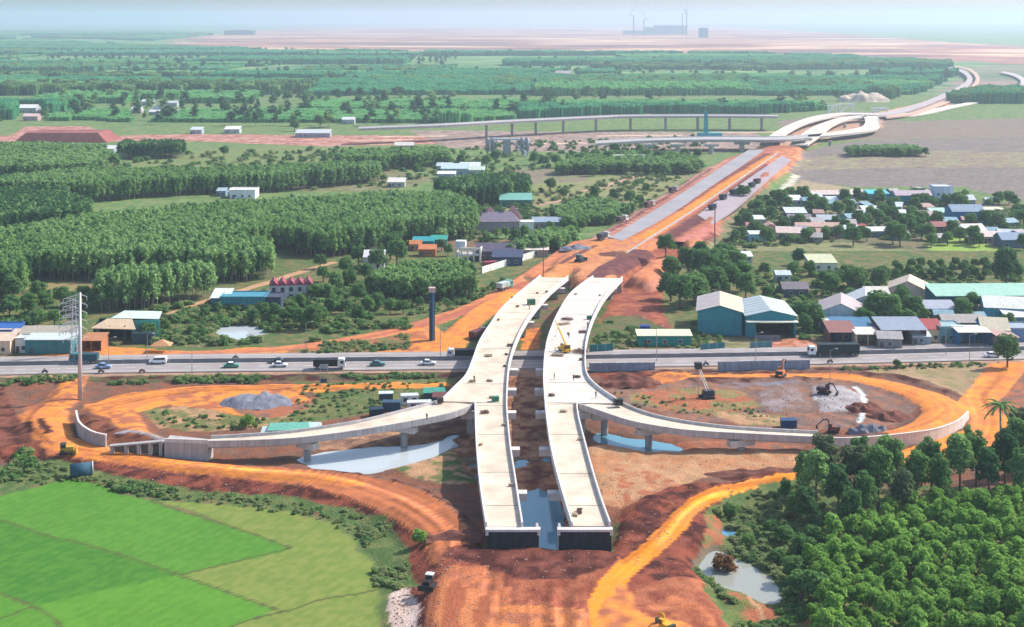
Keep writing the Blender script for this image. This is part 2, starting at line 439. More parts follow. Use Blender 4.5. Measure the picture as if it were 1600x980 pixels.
# left haul roads
N.line([(118, 586), (112, 600), (100, 618), (80, 636), (40, 648)], [7, 7, 8, 10, 8], zp=1.0, hs=[1.0, 1.1, 1.3, 1.6, 1.8], col=ORANGE, mix=(RUST, 2.4, 5, 12), streak=.15, id=2)
N.poly([(20, 650), (70, 636), (105, 640), (110, 665), (120, 690), (150, 705), (110, 712), (70, 705), (30, 680)], zp=1.9, col=ORANGE, mix=(ORANGE2, 2.6, 5, 8), h=1.9, id=2, rough=.3)
N.poly([(30, 660), (48, 660), (55, 675), (38, 678)], zp=1.9, col=DKRED, h=2.5, rough=.5)
N.poly([(55, 656), (70, 656), (80, 676), (68, 680)], zp=1.9, col=DKRED, h=2.6, rough=.5)
N.line([(-200, 640), (-60, 632), (20, 645)], 6, zp=1.5, h=1.6, col=RUST, mix=(BROWN, 2, 5, 4))
N.poly([(5, 600), (25, 650), (50, 690), (130, 712), (250, 735), (400, 755), (530, 773), (605, 797), (655, 840), (665, 900), (640, 905), (618, 862), (560, 815), (430, 790), (300, 774), (200, 760), (120, 755), (60, 740), (0, 712), (-40, 690)], zp=.8, col=DKRED, mix=((.2, .075, .05), 2.4, 5, 17), h=.9, rough=.45)
bank = dict(col=DKRED, mix=(RED, 2.2, 4, 11), rough=.5)
N.line([(30, 705), (120, 733), (230, 752), (400, 770), (520, 788), (600, 818), (638, 860), (652, 900), (664, 950), (670, 1010)], [10, 10, 10, 10, 11, 13, 12, 9, 8, 8], zp=.8,
       hs=[.9, .9, .9, .9, 1.0, 1.2, 1.5, 1.5, 1.5, 1.5], **bank)
HZ = [1.6, 1.6, 1.6, 1.7, 1.9, 2.2, 2.7, 3.1, 3.3]
N.line([(100, 700), (160, 707), (250, 722), (380, 735), (500, 745), (590, 768), (660, 800), (700, 835), (708, 862)], [8, 8.5, 8, 8.5, 9.5, 11, 11.5, 10, 9], zp=HZ, hs=HZ,
       col=(.50, .165, .065), mix=((.44, .15, .07), 1.6, 12, 14), streak=.42, id=1, rough=.12)
N.line([(95, 690), (150, 704), (250, 721), (380, 737), (480, 746), (560, 757)], [9, 9, 7, 6, 5, 3], zp=HZ[:6], hs=HZ[:6], col=ORANGE, mix=(ORANGE2, 1.8, 8, 4), streak=.2, id=1, rough=.1)
N.line([(430, 722), (540, 735), (640, 758), (710, 795), (742, 840)], [1.6, 2, 2.2, 2.2, 2], zp=2.6, hs=[2.6, 3.2, 3.8, 4.2, 4.4], col=BROWN, mix=(DKRED, 2, 3, 5), rough=.5)
# earth platform in front of the decks
N.poly([(690, 862), (742, 848), (960, 850), (990, 830), (1060, 810), (1090, 850), (1120, 950), (1130, 1100), (660, 1100), (672, 930)], zp=3.3, col=(.32, .105, .055), mix=(RED, 2.4, 7, 3), h=3.3, id=5, rough=.3)
N.poly([(690, 868), (742, 850), (960, 852), (955, 880), (905, 905), (800, 905), (740, 880)], zp=3.3, col=DKRED, mix=((.17, .055, .04), 2.2, 4, 8), h=3.5, id=5, rough=.6)
N.poly([(670, 905), (700, 880), (760, 885), (800, 930), (830, 1100), (665, 1100)], zp=3.3, col=(.46, .15, .065), mix=(RUST, 2.2, 6, 5), h=3.3, id=5, rough=.2)
N.poly([(680, 950), (830, 945), (930, 960), (935, 1100), (672, 1100)], zp=3.3, col=ORANGE2, mix=(RUST, 2.4, 5, 9), h=3.3, id=5, rough=.2)
RP = random.Random(2)
for k in range(70):
    x0, y0 = RP.uniform(680, 925), RP.uniform(875, 960); L0 = RP.uniform(30, 120)
    N.line([(x0, y0), (x0 - L0 * .06 + RP.uniform(-3, 3), y0 + L0 * .5), (x0 - L0 * .13 + RP.uniform(-4, 4), y0 + L0)], RP.uniform(.9, 1.7), zp=3.3, mul=RP.choice((.72, .82, 1.14, 1.22)), id=5)
for k in range(5):       # tyre and dozer streaks down the platform
    x0 = 690 + k * 15
    N.line([(x0 + 8, 905 + (k * 37) % 30), (x0, 960), (x0 - 8, 1060)], 1.5 + k % 2, zp=3.3, col=((.34, .105, .05) if k % 3 else (.50, .18, .075)), id=5)
N.poly([(605, 930), (632, 922), (648, 945), (665, 1000), (612, 1010)], zp=.8, col=(.50, .36, .30), mix=((.62, .50, .45), 2.6, 1.4, 4), h=1.0, id=8, rough=.5)
# dark bank and orange track on the right
N.poly([(955, 862), (968, 800), (1005, 775), (1060, 755), (1160, 742), (1256, 728), (1262, 755), (1150, 775), (1110, 815), (1105, 905), (1050, 925), (985, 900), (975, 900)], zp=2.4, col=DKRED, mix=(RED, 2.4, 4, 13), h=2.6, rough=.6)
N.poly([(985, 930), (1060, 900), (1100, 900), (1130, 960), (1180, 1100), (960, 1100)], zp=2.8, col=RUST, mix=(RED, 2.8, 4, 3), h=2.8, rough=.5)
N.poly([(1000, 950), (1060, 930), (1110, 950), (1140, 1100), (980, 1100)], zp=2.8, col=(.52, .18, .08), mix=(RED, 2.8, 3, 6), h=2.8, rough=.5)
N.line([(1000, 925), (1060, 915), (1098, 900)], 1.0, zp=2.8, col=RUST, h=3.0)
RT = [3.2, 3.2, 3.1, 3.0, 2.9, 2.7, 2.5, 2.1, 1.6, 1.2, 1.0]
N.line([(965, 1060), (950, 985), (945, 940), (975, 892), (1035, 842), (1075, 795), (1130, 766), (1255, 740), (1350, 722), (1440, 706), (1530, 680)],
       [7, 6, 4.6, 4.6, 4.6, 4.4, 4.2, 4.6, 6, 8, 9], zp=RT, hs=RT, col=(.74, .235, .022), mix=(ORANGE, 2.2, 4, 6), streak=.22, id=3, rough=.12)
N.poly([(975, 900), (985, 935), (1010, 965), (1080, 975), (1130, 1000), (1140, 1100), (940, 1100), (930, 960)], zp=3.3, col=ORANGE, mix=(RUST, 2.8, 4, 5), h=3.3, id=3, rough=.3)
N.line([(1180, 985), (1225, 968), (1290, 962), (1380, 962)], [3, 3, 3, 3], zp=.8, h=.8, col=(.6, .26, .06), mix=(OLIVE, 2, 3, 3))
# right junction and loop embankment
N.poly([(1430, 712), (1500, 706), (1552, 690), (1562, 655), (1535, 635), (1560, 612), (1610, 572), (1700, 570), (1640, 600), (1600, 640), (1590, 680), (1560, 730), (1440, 740)], zp=.9, col=RUST, mix=(BROWN, 2, 5, 4), h=.9, rough=.3)
N.line([(1580, 566), (1560, 590), (1535, 620), (1520, 634), (1548, 655), (1545, 680), (1500, 700), (1430, 712)], [11, 10, 9, 8, 10, 11, 10, 8], zp=1.0, h=1.0, col=ORANGE, mix=(ORANGE2, 2.4, 5, 5), streak=.14, id=3)
LOOP = [(1080, 588), (1270, 587), (1330, 591), (1390, 600), (1445, 617), (1474, 636), (1462, 653), (1425, 667), (1375, 676), (1310, 682)]
LZ = [.8, .9, 1.1, 1.4, 1.9, 2.3, 2.5, 2.7, 3.1, 3.6]
N.line(LOOP, [3, 3.5, 5.5, 8, 10.5, 10.5, 9, 6.5, 5.5, 5.5], zp=LZ, hs=LZ, col=ORANGE, mix=((.60, .20, .06), 2.2, 5, 3), streak=.14, id=4, rough=.12)
N.poly([(1310, 683), (1355, 672), (1392, 674), (1390, 681), (1330, 687)], zp=3.4, col=BROWN, mix=(DKRED, 2, 3, 4), h=3.4, id=4)

def ruts(px, zs, lat, n, seed, lo=.72, hi=1.2):
    """wheel ruts: narrow strokes following a track at random offsets"""
    r = random.Random(seed); P = smooth_line([(*at(x, y, z),) for (x, y), z in zip(px, zs)], 5)
    for _ in range(n):
        i0 = r.randrange(0, max(1, len(P) - 10)); i1 = min(len(P) - 1, i0 + r.randrange(8, 26)); o = r.uniform(-lat, lat); q = []
        for i in range(i0, i1 + 1, 2):
            d = P[min(i + 1, len(P) - 1)] - P[max(i - 1, 0)]; d = d / (np.hypot(*d) + 1e-6); q.append((P[i][0] - d[1] * o, P[i][1] + d[0] * o))
        if len(q) > 2: N.line(q, r.uniform(.8, 1.3), world=True, mul=r.choice((lo, lo + .1, hi)), jit=.05)
HP = [(100, 700), (160, 707), (250, 722), (380, 735), (500, 745), (590, 768), (660, 800), (700, 835), (708, 862)]
ruts(HP, HZ, 4.2, 34, 1)
ruts([(955, 1000), (945, 940), (975, 892), (1035, 842), (1075, 795), (1130, 766), (1255, 740)], RT[:7], 1.7, 16, 2, .78, 1.12)
ruts(LOOP[2:], LZ[2:], 3.2, 16, 3, .8, 1.12)
ruts([(270, 554), (430, 545), (560, 528), (660, 505), (720, 485), (770, 465), (830, 432)], [.8, .8, .9, 1.2, 1.6, 2.1, 3.0], 3, 16, 4)
ruts([(118, 586), (112, 600), (100, 618), (80, 636), (60, 660), (100, 690)], [1, 1.1, 1.3, 1.6, 1.8, 1.8], 3.5, 14, 5, .8, 1.12)
ruts([(135, 638), (200, 622), (300, 606), (450, 602), (600, 600)], [1.2] * 5, 4, 14, 6)
ruts([(1580, 566), (1560, 590), (1535, 620), (1548, 655), (1530, 690), (1440, 712)], [1] * 6, 4, 12, 7, .8, 1.12)
# ponds (dug below the water level of 0.0)
def pond(px, h=-1.0, col=(.16, .13, .09)): return N.poly(px, h=h, col=col)
PONDS = [[(462, 716), (520, 706), (600, 699), (690, 690), (715, 688), (700, 706), (650, 724), (580, 740), (515, 737)],
         [(935, 676), (985, 685), (1050, 694), (1075, 705), (1015, 708), (965, 696), (925, 690)],
         [(806, 774), (864, 770), (884, 852), (872, 880), (838, 880), (820, 840)],
         [(1096, 862), (1120, 852), (1140, 872), (1180, 888), (1212, 912), (1212, 945), (1165, 932), (1120, 908), (1088, 898)],
         [(1118, 826), (1146, 828), (1146, 838), (1122, 840)], [(345, 512), (400, 508), (415, 522), (370, 532), (338, 522)]]
# ground between the two decks and the swampy hollow
N.poly([(700, 690), (745, 660), (742, 590), (860, 590), (900, 700), (930, 740), (955, 845), (760, 850), (745, 770)], col=(.40, .21, .125), mix=((.20, .08, .05), 2.6, 5, 5), h=.35, rough=.55)
N.poly([(812, 560), (848, 560), (858, 690), (860, 760), (815, 760)], col=(.42, .24, .14), mix=((.16, .06, .045), 3, 4, 7), h=.35, rough=.5)
N.poly([(1085, 905), (1110, 810), (1150, 780), (1262, 755), (1330, 800), (1290, 850), (1270, 960), (1220, 1000), (1150, 1000), (1120, 940)], col=(.13, .15, .055), mix=(GRASS, 2.8, 5, 4), h=.45, rough=.35)
N.poly([(1100, 820), (1125, 815), (1130, 850), (1098, 862)], col=RUST, mix=(OLIVE, 2, 3, 3), h=1.2)
N.poly([(1130, 1000), (1140, 930), (1200, 950), (1280, 960), (1290, 1000)], col=(.12, .16, .05), mix=(RUST, 3.2, 4, 5), h=.6)
N.line([(1150, 900), (1165, 930), (1195, 975)], .8, col=TAN, h=.6)
for p, hh in zip(PONDS, (-1.0, -.9, -1.1, -.9, -.8, -.8)): pond(p, hh)
N.poly([(1128, 898), (1165, 880), (1172, 888), (1140, 908)], col=(.42, .30, .10), h=-.02)
N.poly([(1135, 896), (1158, 892), (1162, 898), (1140, 902)], col=GRASS, h=.3)
for cx_, cy_, r_ in ((735, 722, 2.2), (720, 700, 1.6), (808, 722, 2.0), (843, 720, 1.6), (735, 745, 1.5), (700, 682, 2)):
    X0, Y0 = at(cx_, cy_); N.put(np.hypot(N.Xn - X0, (N.Yn - Y0) * .8) < r_, h=-.5, col=(.15, .12, .08))
# rice paddies (sharp bunds)
BUND = (.085, .10, .035)
def paddy(px, col, col2, id, h=.25):
    N.poly(px, sharp=True, col=col, mix=(col2, 1.3, 22, id), h=h, id=id, rough=.03)
paddy([(240, 785), (300, 800), (388, 834), (455, 859), (439, 866), (280, 901), (368, 935), (432, 955), (368, 980), (300, 1040), (560, 1060), (592, 980), (600, 940), (588, 890), (560, 850), (520, 820), (440, 800), (330, 790)], (.145, .205, .045), (.185, .225, .055), 20)
paddy([(-420, 850), (-150, 808), (0, 778), (60, 763), (111, 751), (160, 762), (189, 775), (236, 785), (294, 805), (388, 834), (455, 859), (439, 866), (280, 901), (229, 883), (145, 856), (67, 837), (0, 815), (-250, 760)], (.074, .20, .028), (.088, .222, .032), 21)
paddy([(0, 815), (67, 837), (145, 856), (229, 883), (280, 901), (159, 925), (51, 950), (0, 930), (-200, 870), (-420, 850), (-300, 760)], (.052, .165, .024), (.068, .19, .026), 22)
paddy([(51, 950), (159, 925), (280, 901), (340, 920), (432, 955), (368, 980), (300, 1040), (160, 1100), (95, 982)], (.082, .215, .027), (.094, .235, .03), 23)
paddy([(-420, 850), (0, 930), (51, 950), (95, 982), (160, 1100), (-500, 1200)], (.078, .21, .027), (.09, .225, .03), 24)
for ln in ([(-250, 755), (0, 815), (67, 837), (145, 856), (229, 883), (280, 901), (340, 922), (432, 955), (452, 957)], [(0, 930), (51, 950), (95, 982), (160, 1100)], [(51, 950), (20, 962), (0, 970), (-80, 1000)], [(452, 957), (368, 980), (300, 1040)],
           [(236, 785), (294, 805), (388, 834), (455, 859)], [(452, 957), (500, 940), (560, 930), (600, 922)], [(455, 859), (280, 901)]):
    N.line(ln, .62, sharp=True, col=BUND, h=.42)
N.poly([(-300, 735), (0, 730), (90, 722), (170, 745), (280, 765), (430, 780), (540, 795), (600, 820), (640, 870), (650, 930), (610, 925), (600, 1000), (590, 940), (585, 890), (555, 845), (500, 808), (330, 785), (236, 778), (111, 748), (0, 772), (-300, 790)],
       col=(.075, .125, .04), mix=((.13, .16, .055), 2.8, 5, 8), h=.5, rough=.3)
# strip under the highway
HW = [at(-800, 583.5), at(-300, 580), at(0, 577), at(245, 573), at(740, 568), at(920, 566), at(1300, 560), at(1600, 552.5), at(2100, 540), at(2700, 520)]
HWW = 21.5
N.line(HW, HWW + 3, sharp=True, world=True, col=(.40, .25, .17), mix=((.30, .2, .14), 2, 5, 3), h=.8, id=0, rough=.03)
# beyond the highway, left: orange roadside, tracks, scrub
N.poly([(130, 545), (230, 547), (300, 552), (430, 545), (600, 528), (680, 510), (700, 530), (720, 552), (480, 558), (130, 563), (40, 562)], col=(.50, .20, .085), mix=(ORANGE, 2.4, 6, 4), h=.75)
N.poly([(460, 545), (560, 532), (640, 524), (640, 548), (560, 556), (440, 558)], col=OLIVE, mix=(RUST, 2.4, 5, 4), h=.7)
N.line([(270, 554), (430, 545), (560, 528), (660, 505), (720, 485), (770, 465), (830, 432), (880, 400), (935, 365), (985, 335)], [5, 6, 7.5, 9, 10, 11, 13, 15, 16, 16], zp=[.8, .8, .9, 1.2, 1.6, 2.1, 3.0, 4.0, 4.8, 5], hs=[.8, .8, .9, 1.2, 1.6, 2.1, 3.0, 4.0, 4.8, 5],
       col=(.58, .205, .085), mix=((.44, .16, .085), 2.2, 9, 3), streak=.2, id=9, rough=.2)
N.line([(560, 530), (660, 508), (720, 488), (770, 468), (825, 438)], [1.5, 3, 4, 4, 4], zp=[.9, 1.4, 2, 2.6, 3.6], hs=[.95, 1.5, 2.1, 2.7, 3.7], col=(.42, .13, .085), mix=(RUST, 2, 4, 3), id=9)
N.line([(690, 562), (700, 540), (730, 505), (765, 480), (800, 455)], [10, 10, 9, 8, 7], zp=[.9, 1, 1.6, 2.2, 3], hs=[.9, 1, 1.6, 2.2, 3], col=ORANGE, mix=(ORANGE2, 2.4, 6, 4), streak=.15, id=9)
N.line([(640, 555), (655, 535), (650, 515)], 5, zp=.9, h=.9, col=ORANGE, mix=(RUST, 2, 4, 4), id=9)
N.line([(250, 495), (330, 467), (400, 447), (470, 425), (520, 410)], [2.5, 3, 4, 4, 3.5], zp=.5, col=(.48, .28, .17), mix=(TAN, 2, 4, 4), h=.5, id=13)
N.poly([(45, 447), (100, 440), (158, 444), (158, 466), (60, 468)], zp=.4, col=(.24, .22, .085), mix=((.30, .20, .11), 2.4, 8, 5), h=.4)
N.poly([(340, 512), (410, 506), (420, 524), (350, 534)], col=(.40, .40, .37), mix=(OLIVE, 3.6, 3, 4), h=.3)
pond(PONDS[5], -.3, (.3, .3, .26))
# far end: fill carrying the expressway
N.poly([(836, 437), (880, 395), (960, 340), (1200, 340), (1075, 385), (1000, 410), (975, 437)], zp=5.5, col=(.44, .17, .10), mix=((.55, .22, .09), 1.6, 14, 4), h=5.4, id=10, rough=.08)
N.poly([(965, 440), (1000, 405), (1070, 385), (1070, 400), (1040, 430), (1035, 470), (1050, 520), (990, 520), (935, 505)], zp=1, col=(.25, .075, .055), mix=(RUST, 2.6, 6, 4), h=1.0, id=11, rough=.4)
N.poly([(990, 425), (1035, 405), (1035, 450), (1010, 452)], zp=3, col=(.5, .2, .13), h=3.0, id=11)
N.poly([(945, 500), (1000, 495), (1050, 520), (1000, 545), (922, 550), (918, 530)], col=GRASS, mix=((.14, .12, .06), 2.4, 4, 6), h=.6)
N.poly([(820, 440), (900, 440), (860, 520), (850, 550), (805, 552), (850, 490)], col=(.22, .12, .08), mix=(GRASS, 2.8, 4, 4), h=.6)
N.poly([(815, 518), (845, 515), (840, 548), (812, 550)], col=ORANGE, mix=(RUST, 2, 3, 3), h=.6)
N.poly([(920, 548), (1100, 545), (1200, 520), (1320, 535), (1470, 530), (1600, 520), (1700, 520), (1700, 545), (1540, 545), (1300, 553), (920, 560)], col=(.30, .17, .12), mix=(OLIVE, 2.6, 5, 4), h=.7)
N.poly([(1130, 535), (1180, 528), (1300, 540), (1400, 538), (1450, 545), (1260, 552), (1180, 553)], col=RUST, mix=((.5, .25, .17), 2, 4, 4), h=.75)
N.poly([(1060, 525), (1200, 535), (1200, 548), (1060, 550)], col=(.17, .17, .075), mix=(DRY, 2, 4, 4), h=.7)
N.poly([(1180, 452), (1240, 448), (1258, 465), (1250, 500), (1225, 470)], col=(.30, .30, .14), mix=(GRASS, 2.4, 5, 4), h=.5)
N.poly([(1385, 440), (1440, 436), (1465, 455), (1460, 470), (1420, 470)], col=(.46, .38, .32), h=.6, id=14)
for px_, w_, c_ in (([(850, 432), (900, 405), (950, 374)], [9, 9, 9], (.60, .24, .09)), ([(905, 428), (940, 410), (985, 385)], [8, 8, 8], (.56, .24, .11)), ([(930, 432), (960, 415), (1005, 392)], [6, 10, 10], (.16, .06, .06)), ([(1000, 430), (1020, 415), (1040, 400)], [9, 9, 9], (.60, .22, .11)), ([(875, 412), (905, 396), (930, 384)], [2, 3, 2], (.18, .07, .06))):
    N.line(px_, w_, zp=5.4, col=c_, mix=(tuple(v * .75 for v in c_), 2, 6, 5), h=5.4, id=10, streak=.15)
N.blur(2)
fn = (fbm(N.X, N.Y, 3.2, 77, 3) - .5)
N.Z += fn * np.where(N.ID == 0, N.R, N.R * .45) * 2.2
G_SOIL = ground_mat('bare_soil', fine=.24, bump=.35)
G_TRACK = ground_mat('packed_dirt', fine=.10, bump=.07)
G_RICE = ground_mat('rice_plants', fine=.10, bump=.05, sc1=.05, sc2=4.0, rows=.22)
N.build({0: ('ground', G_SOIL, 'bare red and scrubby green ground around the interchange'), 1: ('haul_road', G_TRACK, 'wide rutted red haul road curving up to the platform'),
         2: ('dirt_track', G_TRACK, 'orange dirt loop and tracks around the grey gravel heap'), 3: ('dirt_track', G_TRACK, 'bright orange dirt track curving past the young plantation'),
         4: ('ramp_fill', G_TRACK, 'orange earth loop held by the curved concrete wall'), 5: ('earth_platform', G_SOIL, 'rust red earth platform in front of the two deck ends'),
         8: ('gravel_patch', G_SOIL, 'pale pink stone patch beside the paddies'), 9: ('dirt_track', G_TRACK, 'orange service road climbing beside the left deck'),
         10: ('embankment', G_SOIL, 'orange fill where the decks meet the expressway'), 11: ('bare_earth', G_SOIL, 'dark red earth slope right of the far deck end'),
         12: ('rubble_bed', G_SOIL, 'grey rubble spread inside the right loop'), 13: ('lane', G_TRACK, 'pale lane behind the red gabled row house'), 14: ('paved_yard', G_TRACK, 'beige paved yard in the village'),
         20: ('rice_field', G_RICE, 'ripening yellow green paddy beside the bank'), 21: ('rice_field', G_RICE, 'bright green upper paddy'), 22: ('rice_field', G_RICE, 'darker green paddy in the middle'),
         23: ('rice_field', G_RICE, 'bright green lower paddy with pointed corner'), 24: ('rice_field', G_RICE, 'bright green paddy in the bottom left corner')})
W_SWAMP = water_mat('swamp_water', (.30, .31, .27), .08)
W_MUD, W_CLEAR = water_mat('muddy_water', (.46, .51, .53), .08), water_mat('pond_water', (.10, .27, .38), .05)  # pale and blue of the reflected sky put into the base colours
for i, (p, lab) in enumerate(zip(PONDS, ('muddy pond under the left ramp', 'narrow pond under the right ramp', 'blue pond between the two deck ends', 'grey swamp pond beside the young plantation', 'small turquoise pool by the swamp', 'shallow pale pool in the scrub'))):
    pw = [at(x, y) for x, y in p]; c = np.mean(pw, 0)
    b = MB(); b.add([(c[0] + (x - c[0]) * 1.25, c[1] + (y - c[1]) * 1.25, (0.0, 0, 0, .05, .05, .12)[i]) for x, y in pw], [tuple(range(len(pw)))])
    tag(b.build('pond', (W_MUD, W_CLEAR, W_CLEAR, W_SWAMP, W_CLEAR, W_MUD)[i]), lab, kind='structure')
b = MB(); q = [at(690, 676), at(760, 676), at(880, 676), at(880, 765), at(690, 765)]
b.add([(x, y, -.1) for x, y in q], [(0, 1, 2, 3, 4)]); tag(b.build('puddles', W_CLEAR), 'blue puddles below the decks', kind='structure')

# ------------------------------------------------------------------ middle ground (3.5 m grid)
M_ = Grid(np.arange(-1000, 1000.1, 2.6), np.arange(559, 1700, 2.6), 0.3, OLIVE, jit=2.2, seed=31, cell=2.5)
MAUVE, PINK, SAND = (.22, .155, .14), (.48, .28, .22), (.62, .46, .33)
M_.put(all_(M_), col=(.095, .18, .06), mix=((.18, .22, .085), 2.4, 45, 4))
M_.poly([(0, 262), (300, 235), (600, 222), (720, 250), (640, 280), (480, 300), (330, 300), (0, 320)], col=(.14, .21, .07), mix=((.19, .2, .085), 2.4, 40, 4))
M_.poly([(470, 260), (600, 265), (680, 280), (600, 300), (440, 300)], col=(.20, .19, .11), mix=(OLIVE, 2.4, 30, 4))
M_.poly([(830, 290), (1000, 270), (1100, 262), (1050, 300), (980, 340), (900, 360), (830, 340)], col=(.18, .22, .075), mix=((.25, .21, .12), 2.6, 20, 6))
M_.poly([(770, 268), (930, 262), (920, 285), (770, 290)], col=(.19, .2, .1), mix=(MAUVE, 2, 30, 6))
M_.line([(1048, 262), (1000, 275), (950, 290), (900, 302)], [5, 5, 4, 3], col=PINK)
M_.line([(900, 310), (860, 318), (800, 328)], 4, col=PINK)
M_.poly([(620, 345), (740, 368), (850, 385), (870, 400), (755, 428), (700, 410), (600, 405)], col=(.16, .15, .08), mix=(BROWN, 2, 12, 3))
M_.poly([(1080, 340), (1200, 300), (1330, 300), (1600, 320), (1600, 470), (1060, 470), (1060, 400)], col=(.13, .15, .07), mix=((.2, .16, .1), 2.4, 14, 4))
M_.poly([(1080, 390), (1180, 378), (1330, 382), (1480, 398), (1580, 408), (1540, 416), (1250, 412), (1100, 405)], col=(.23, .24, .11), mix=((.20, .2, .1), 2, 20, 4))
M_.poly([(1448, 373), (1490, 370), (1550, 382), (1540, 394), (1450, 394)], col=(.22, .34, .06), mix=((.27, .36, .1), 2, 15, 4))
M_.poly([(1550, 385), (1620, 386), (1620, 398), (1540, 396)], col=(.22, .30, .07))
M_.poly([(1230, 270), (1245, 240), (1330, 222), (1450, 218), (1620, 214), (1900, 214), (1900, 320), (1600, 318), (1500, 292), (1330, 292), (1240, 285)], col=(.22, .175, .16), mix=((.17, .15, .13), 2.2, 50, 4))
M_.poly([(1240, 252), (1330, 240), (1480, 236), (1640, 240), (1640, 262), (1450, 262), (1330, 265), (1240, 268)], col=(.26, .25, .14), mix=(MAUVE, 2.4, 40, 5))
M_.poly([(1215, 300), (1255, 282), (1330, 295), (1330, 304), (1240, 308)], col=(.34, .27, .17))
M_.line([(1212, 305), (1232, 290), (1245, 275)], 5, col=(.5, .48, .38))
M_.poly([(-200, 222), (20, 212), (40, 198), (140, 198), (165, 213), (300, 210), (480, 212), (690, 212), (690, 225), (520, 230), (420, 226), (260, 220), (160, 222), (0, 224)], col=(.30, .10, .085), mix=(PINK, 2.6, 30, 7), id=1)
M_.poly([(640, 205), (720, 205), (1180, 208), (1230, 235), (1100, 240), (860, 238), (700, 232)], col=(.36, .27, .22), mix=(MAUVE, 2.8, 22, 9))
for (a, b, y, w) in ((600, 695, 214, 7), (835, 930, 225, 8), (940, 1060, 213, 7), (1000, 1080, 205, 8), (1090, 1215, 208, 8), (550, 640, 220, 6), (1380, 1600, 208, 8), (1420, 1560, 196, 8), (50, 160, 220, 5)):
    M_.line([(a, y), (b, y - 1)], w, col=SAND)
M_.poly([(1215, 190), (1300, 180), (1420, 190), (1620, 185), (1620, 214), (1240, 222)], col=(.22, .19, .13), mix=(MAUVE, 2.6, 30, 9))
M_.line([(1345, 183), (1390, 178), (1450, 166), (1500, 150)], [26, 34, 38, 34], col=(.50, .27, .18), mix=((.60, .42, .30), 2.2, 20, 4), h=.5)
M_.poly([(1180, 232), (1215, 206), (1250, 190), (1320, 176), (1380, 176), (1380, 200), (1300, 214), (1262, 232)], col=(.34, .22, .15), mix=((.5, .3, .2), 2.4, 18, 3))
# expressway corridor
M_.poly([(1000, 415), (1060, 395), (1115, 350), (1160, 310), (1215, 272), (1240, 250), (1255, 228), (1205, 225), (1130, 245), (1095, 262), (1010, 318), (950, 355), (870, 395), (800, 440)], zp=5.2, col=(.38, .14, .095), mix=(RUST, 2.0, 24, 4), h=5.2, id=2)
for px_, w_, c_, h_ in (([(885, 400), (950, 360), (1015, 320), (1080, 281), (1130, 250)], [10, 10, 9, 9, 8], (.50, .25, .19), 5.2), ([(950, 364), (1000, 333), (1060, 297), (1112, 263)], [2.5] * 4, (.18, .05, .045), 5.2),
                        ([(1064, 329), (1110, 300), (1165, 262), (1200, 240)], [6, 7, 7, 6], (.19, .058, .052), 5.0), ([(950, 404), (1005, 372), (1066, 334), (1130, 290), (1206, 243)], [8, 8, 6, 6, 5], ORANGE, 5.3),
                        ([(985, 408), (1050, 366), (1100, 334), (1160, 288), (1218, 244)], [7, 8, 8, 7, 6], (.15, .05, .05), 4.6), ([(1030, 410), (1080, 372), (1122, 350)], [9, 9, 5], (.48, .18, .14), 4.3), ([(1050, 408), (1090, 378), (1116, 358)], [3, 3, 3], (.2, .06, .05), 4.0)):
    M_.line(px_, w_, zp=5.2, col=c_, mix=(tuple(v * .8 for v in c_), 2, 14, 5), h=h_, id=2)
M_.poly([(1195, 262), (1215, 235), (1255, 230), (1245, 252), (1210, 275)], zp=4.5, col=(.62, .25, .12), mix=(RUST, 2, 12, 3), h=4.3, id=2)
M_.blur(1)
M_.Z += (fbm(M_.X, M_.Y, 25, 78, 3) - .5) * .5
fade = np.clip((M_.X ** 2 - 950 ** 2) / 1e5, 0, 1); M_.Z -= fade * 2.0
G_MID = ground_mat('field_ground', fine=.22, bump=.3, sc1=.06, sc2=.4)
M_.build({0: ('fields', G_MID, 'green and brown fields behind the highway'), 1: ('bare_earth', G_MID, 'red earthworks strip across the middle distance'), 2: ('expressway_bed', G_MID, 'red earth bed of the unfinished expressway')})

# ------------------------------------------------------------------ far ground to the horizon
FZ = -2.5
Fg = Grid(np.linspace(-7000, 7000, 341), np.geomspace(1650, 26000, 330), FZ, OLIVE, jit=12, seed=41, cell=12)
Fg.put(all_(Fg), col=(.07, .17, .065), mix=((.19, .29, .10), 2.6, 200, 4))
st = fbm(Fg.X / 2.6, Fg.Y, 230, 55, 4)
st2 = fbm(Fg.X / 7.0 + 900, Fg.Y, 160, 65, 4)
def far(px, cols, th, n):
    m = inpoly(Fg.Xn, Fg.Yn, [at(x, y, FZ) for x, y in px]); t = n[m]
    c = np.empty((m.sum(), 3)); c[:] = cols[0]
    for cc, h in zip(cols[1:], th): c[t > h] = cc
    Fg.C[m] = c; Fg.ID[m] = 1
far([(-2500, 41), (300, 40), (500, 38.6), (1200, 38.4), (1700, 39), (3000, 39), (3000, 44), (-2500, 43.5)], [(.10, .16, .16), (.2, .2, .2)], [.55], st2)
far([(225, 72), (330, 62), (240, 66), (380, 50), (480, 43), (700, 40), (1000, 40.5), (1150, 43), (1300, 52), (1480, 66), (1700, 78), (3000, 92), (3000, 106), (1750, 108), (1520, 97), (1380, 90), (1180, 84), (930, 83), (700, 82), (560, 78), (420, 78)],
    [(.20, .09, .085), (.38, .17, .12), (.58, .33, .20), (.70, .50, .34)], [.42, .56, .66], st)
far([(1480, 110), (1560, 100), (1900, 112), (1900, 150), (1560, 160), (1500, 140)], [(.10, .16, .08), (.2, .2, .12)], [.55], st)
far([(1200, 182), (1330, 176), (1440, 150), (1500, 125), (1570, 120), (1700, 150), (1700, 215), (1200, 215)], [(.20, .2, .13), (.30, .2, .18), (.12, .18, .08)], [.45, .6], st)
Fg.Z += (fbm(Fg.X, Fg.Y, 400, 12, 3) - .5) * 3
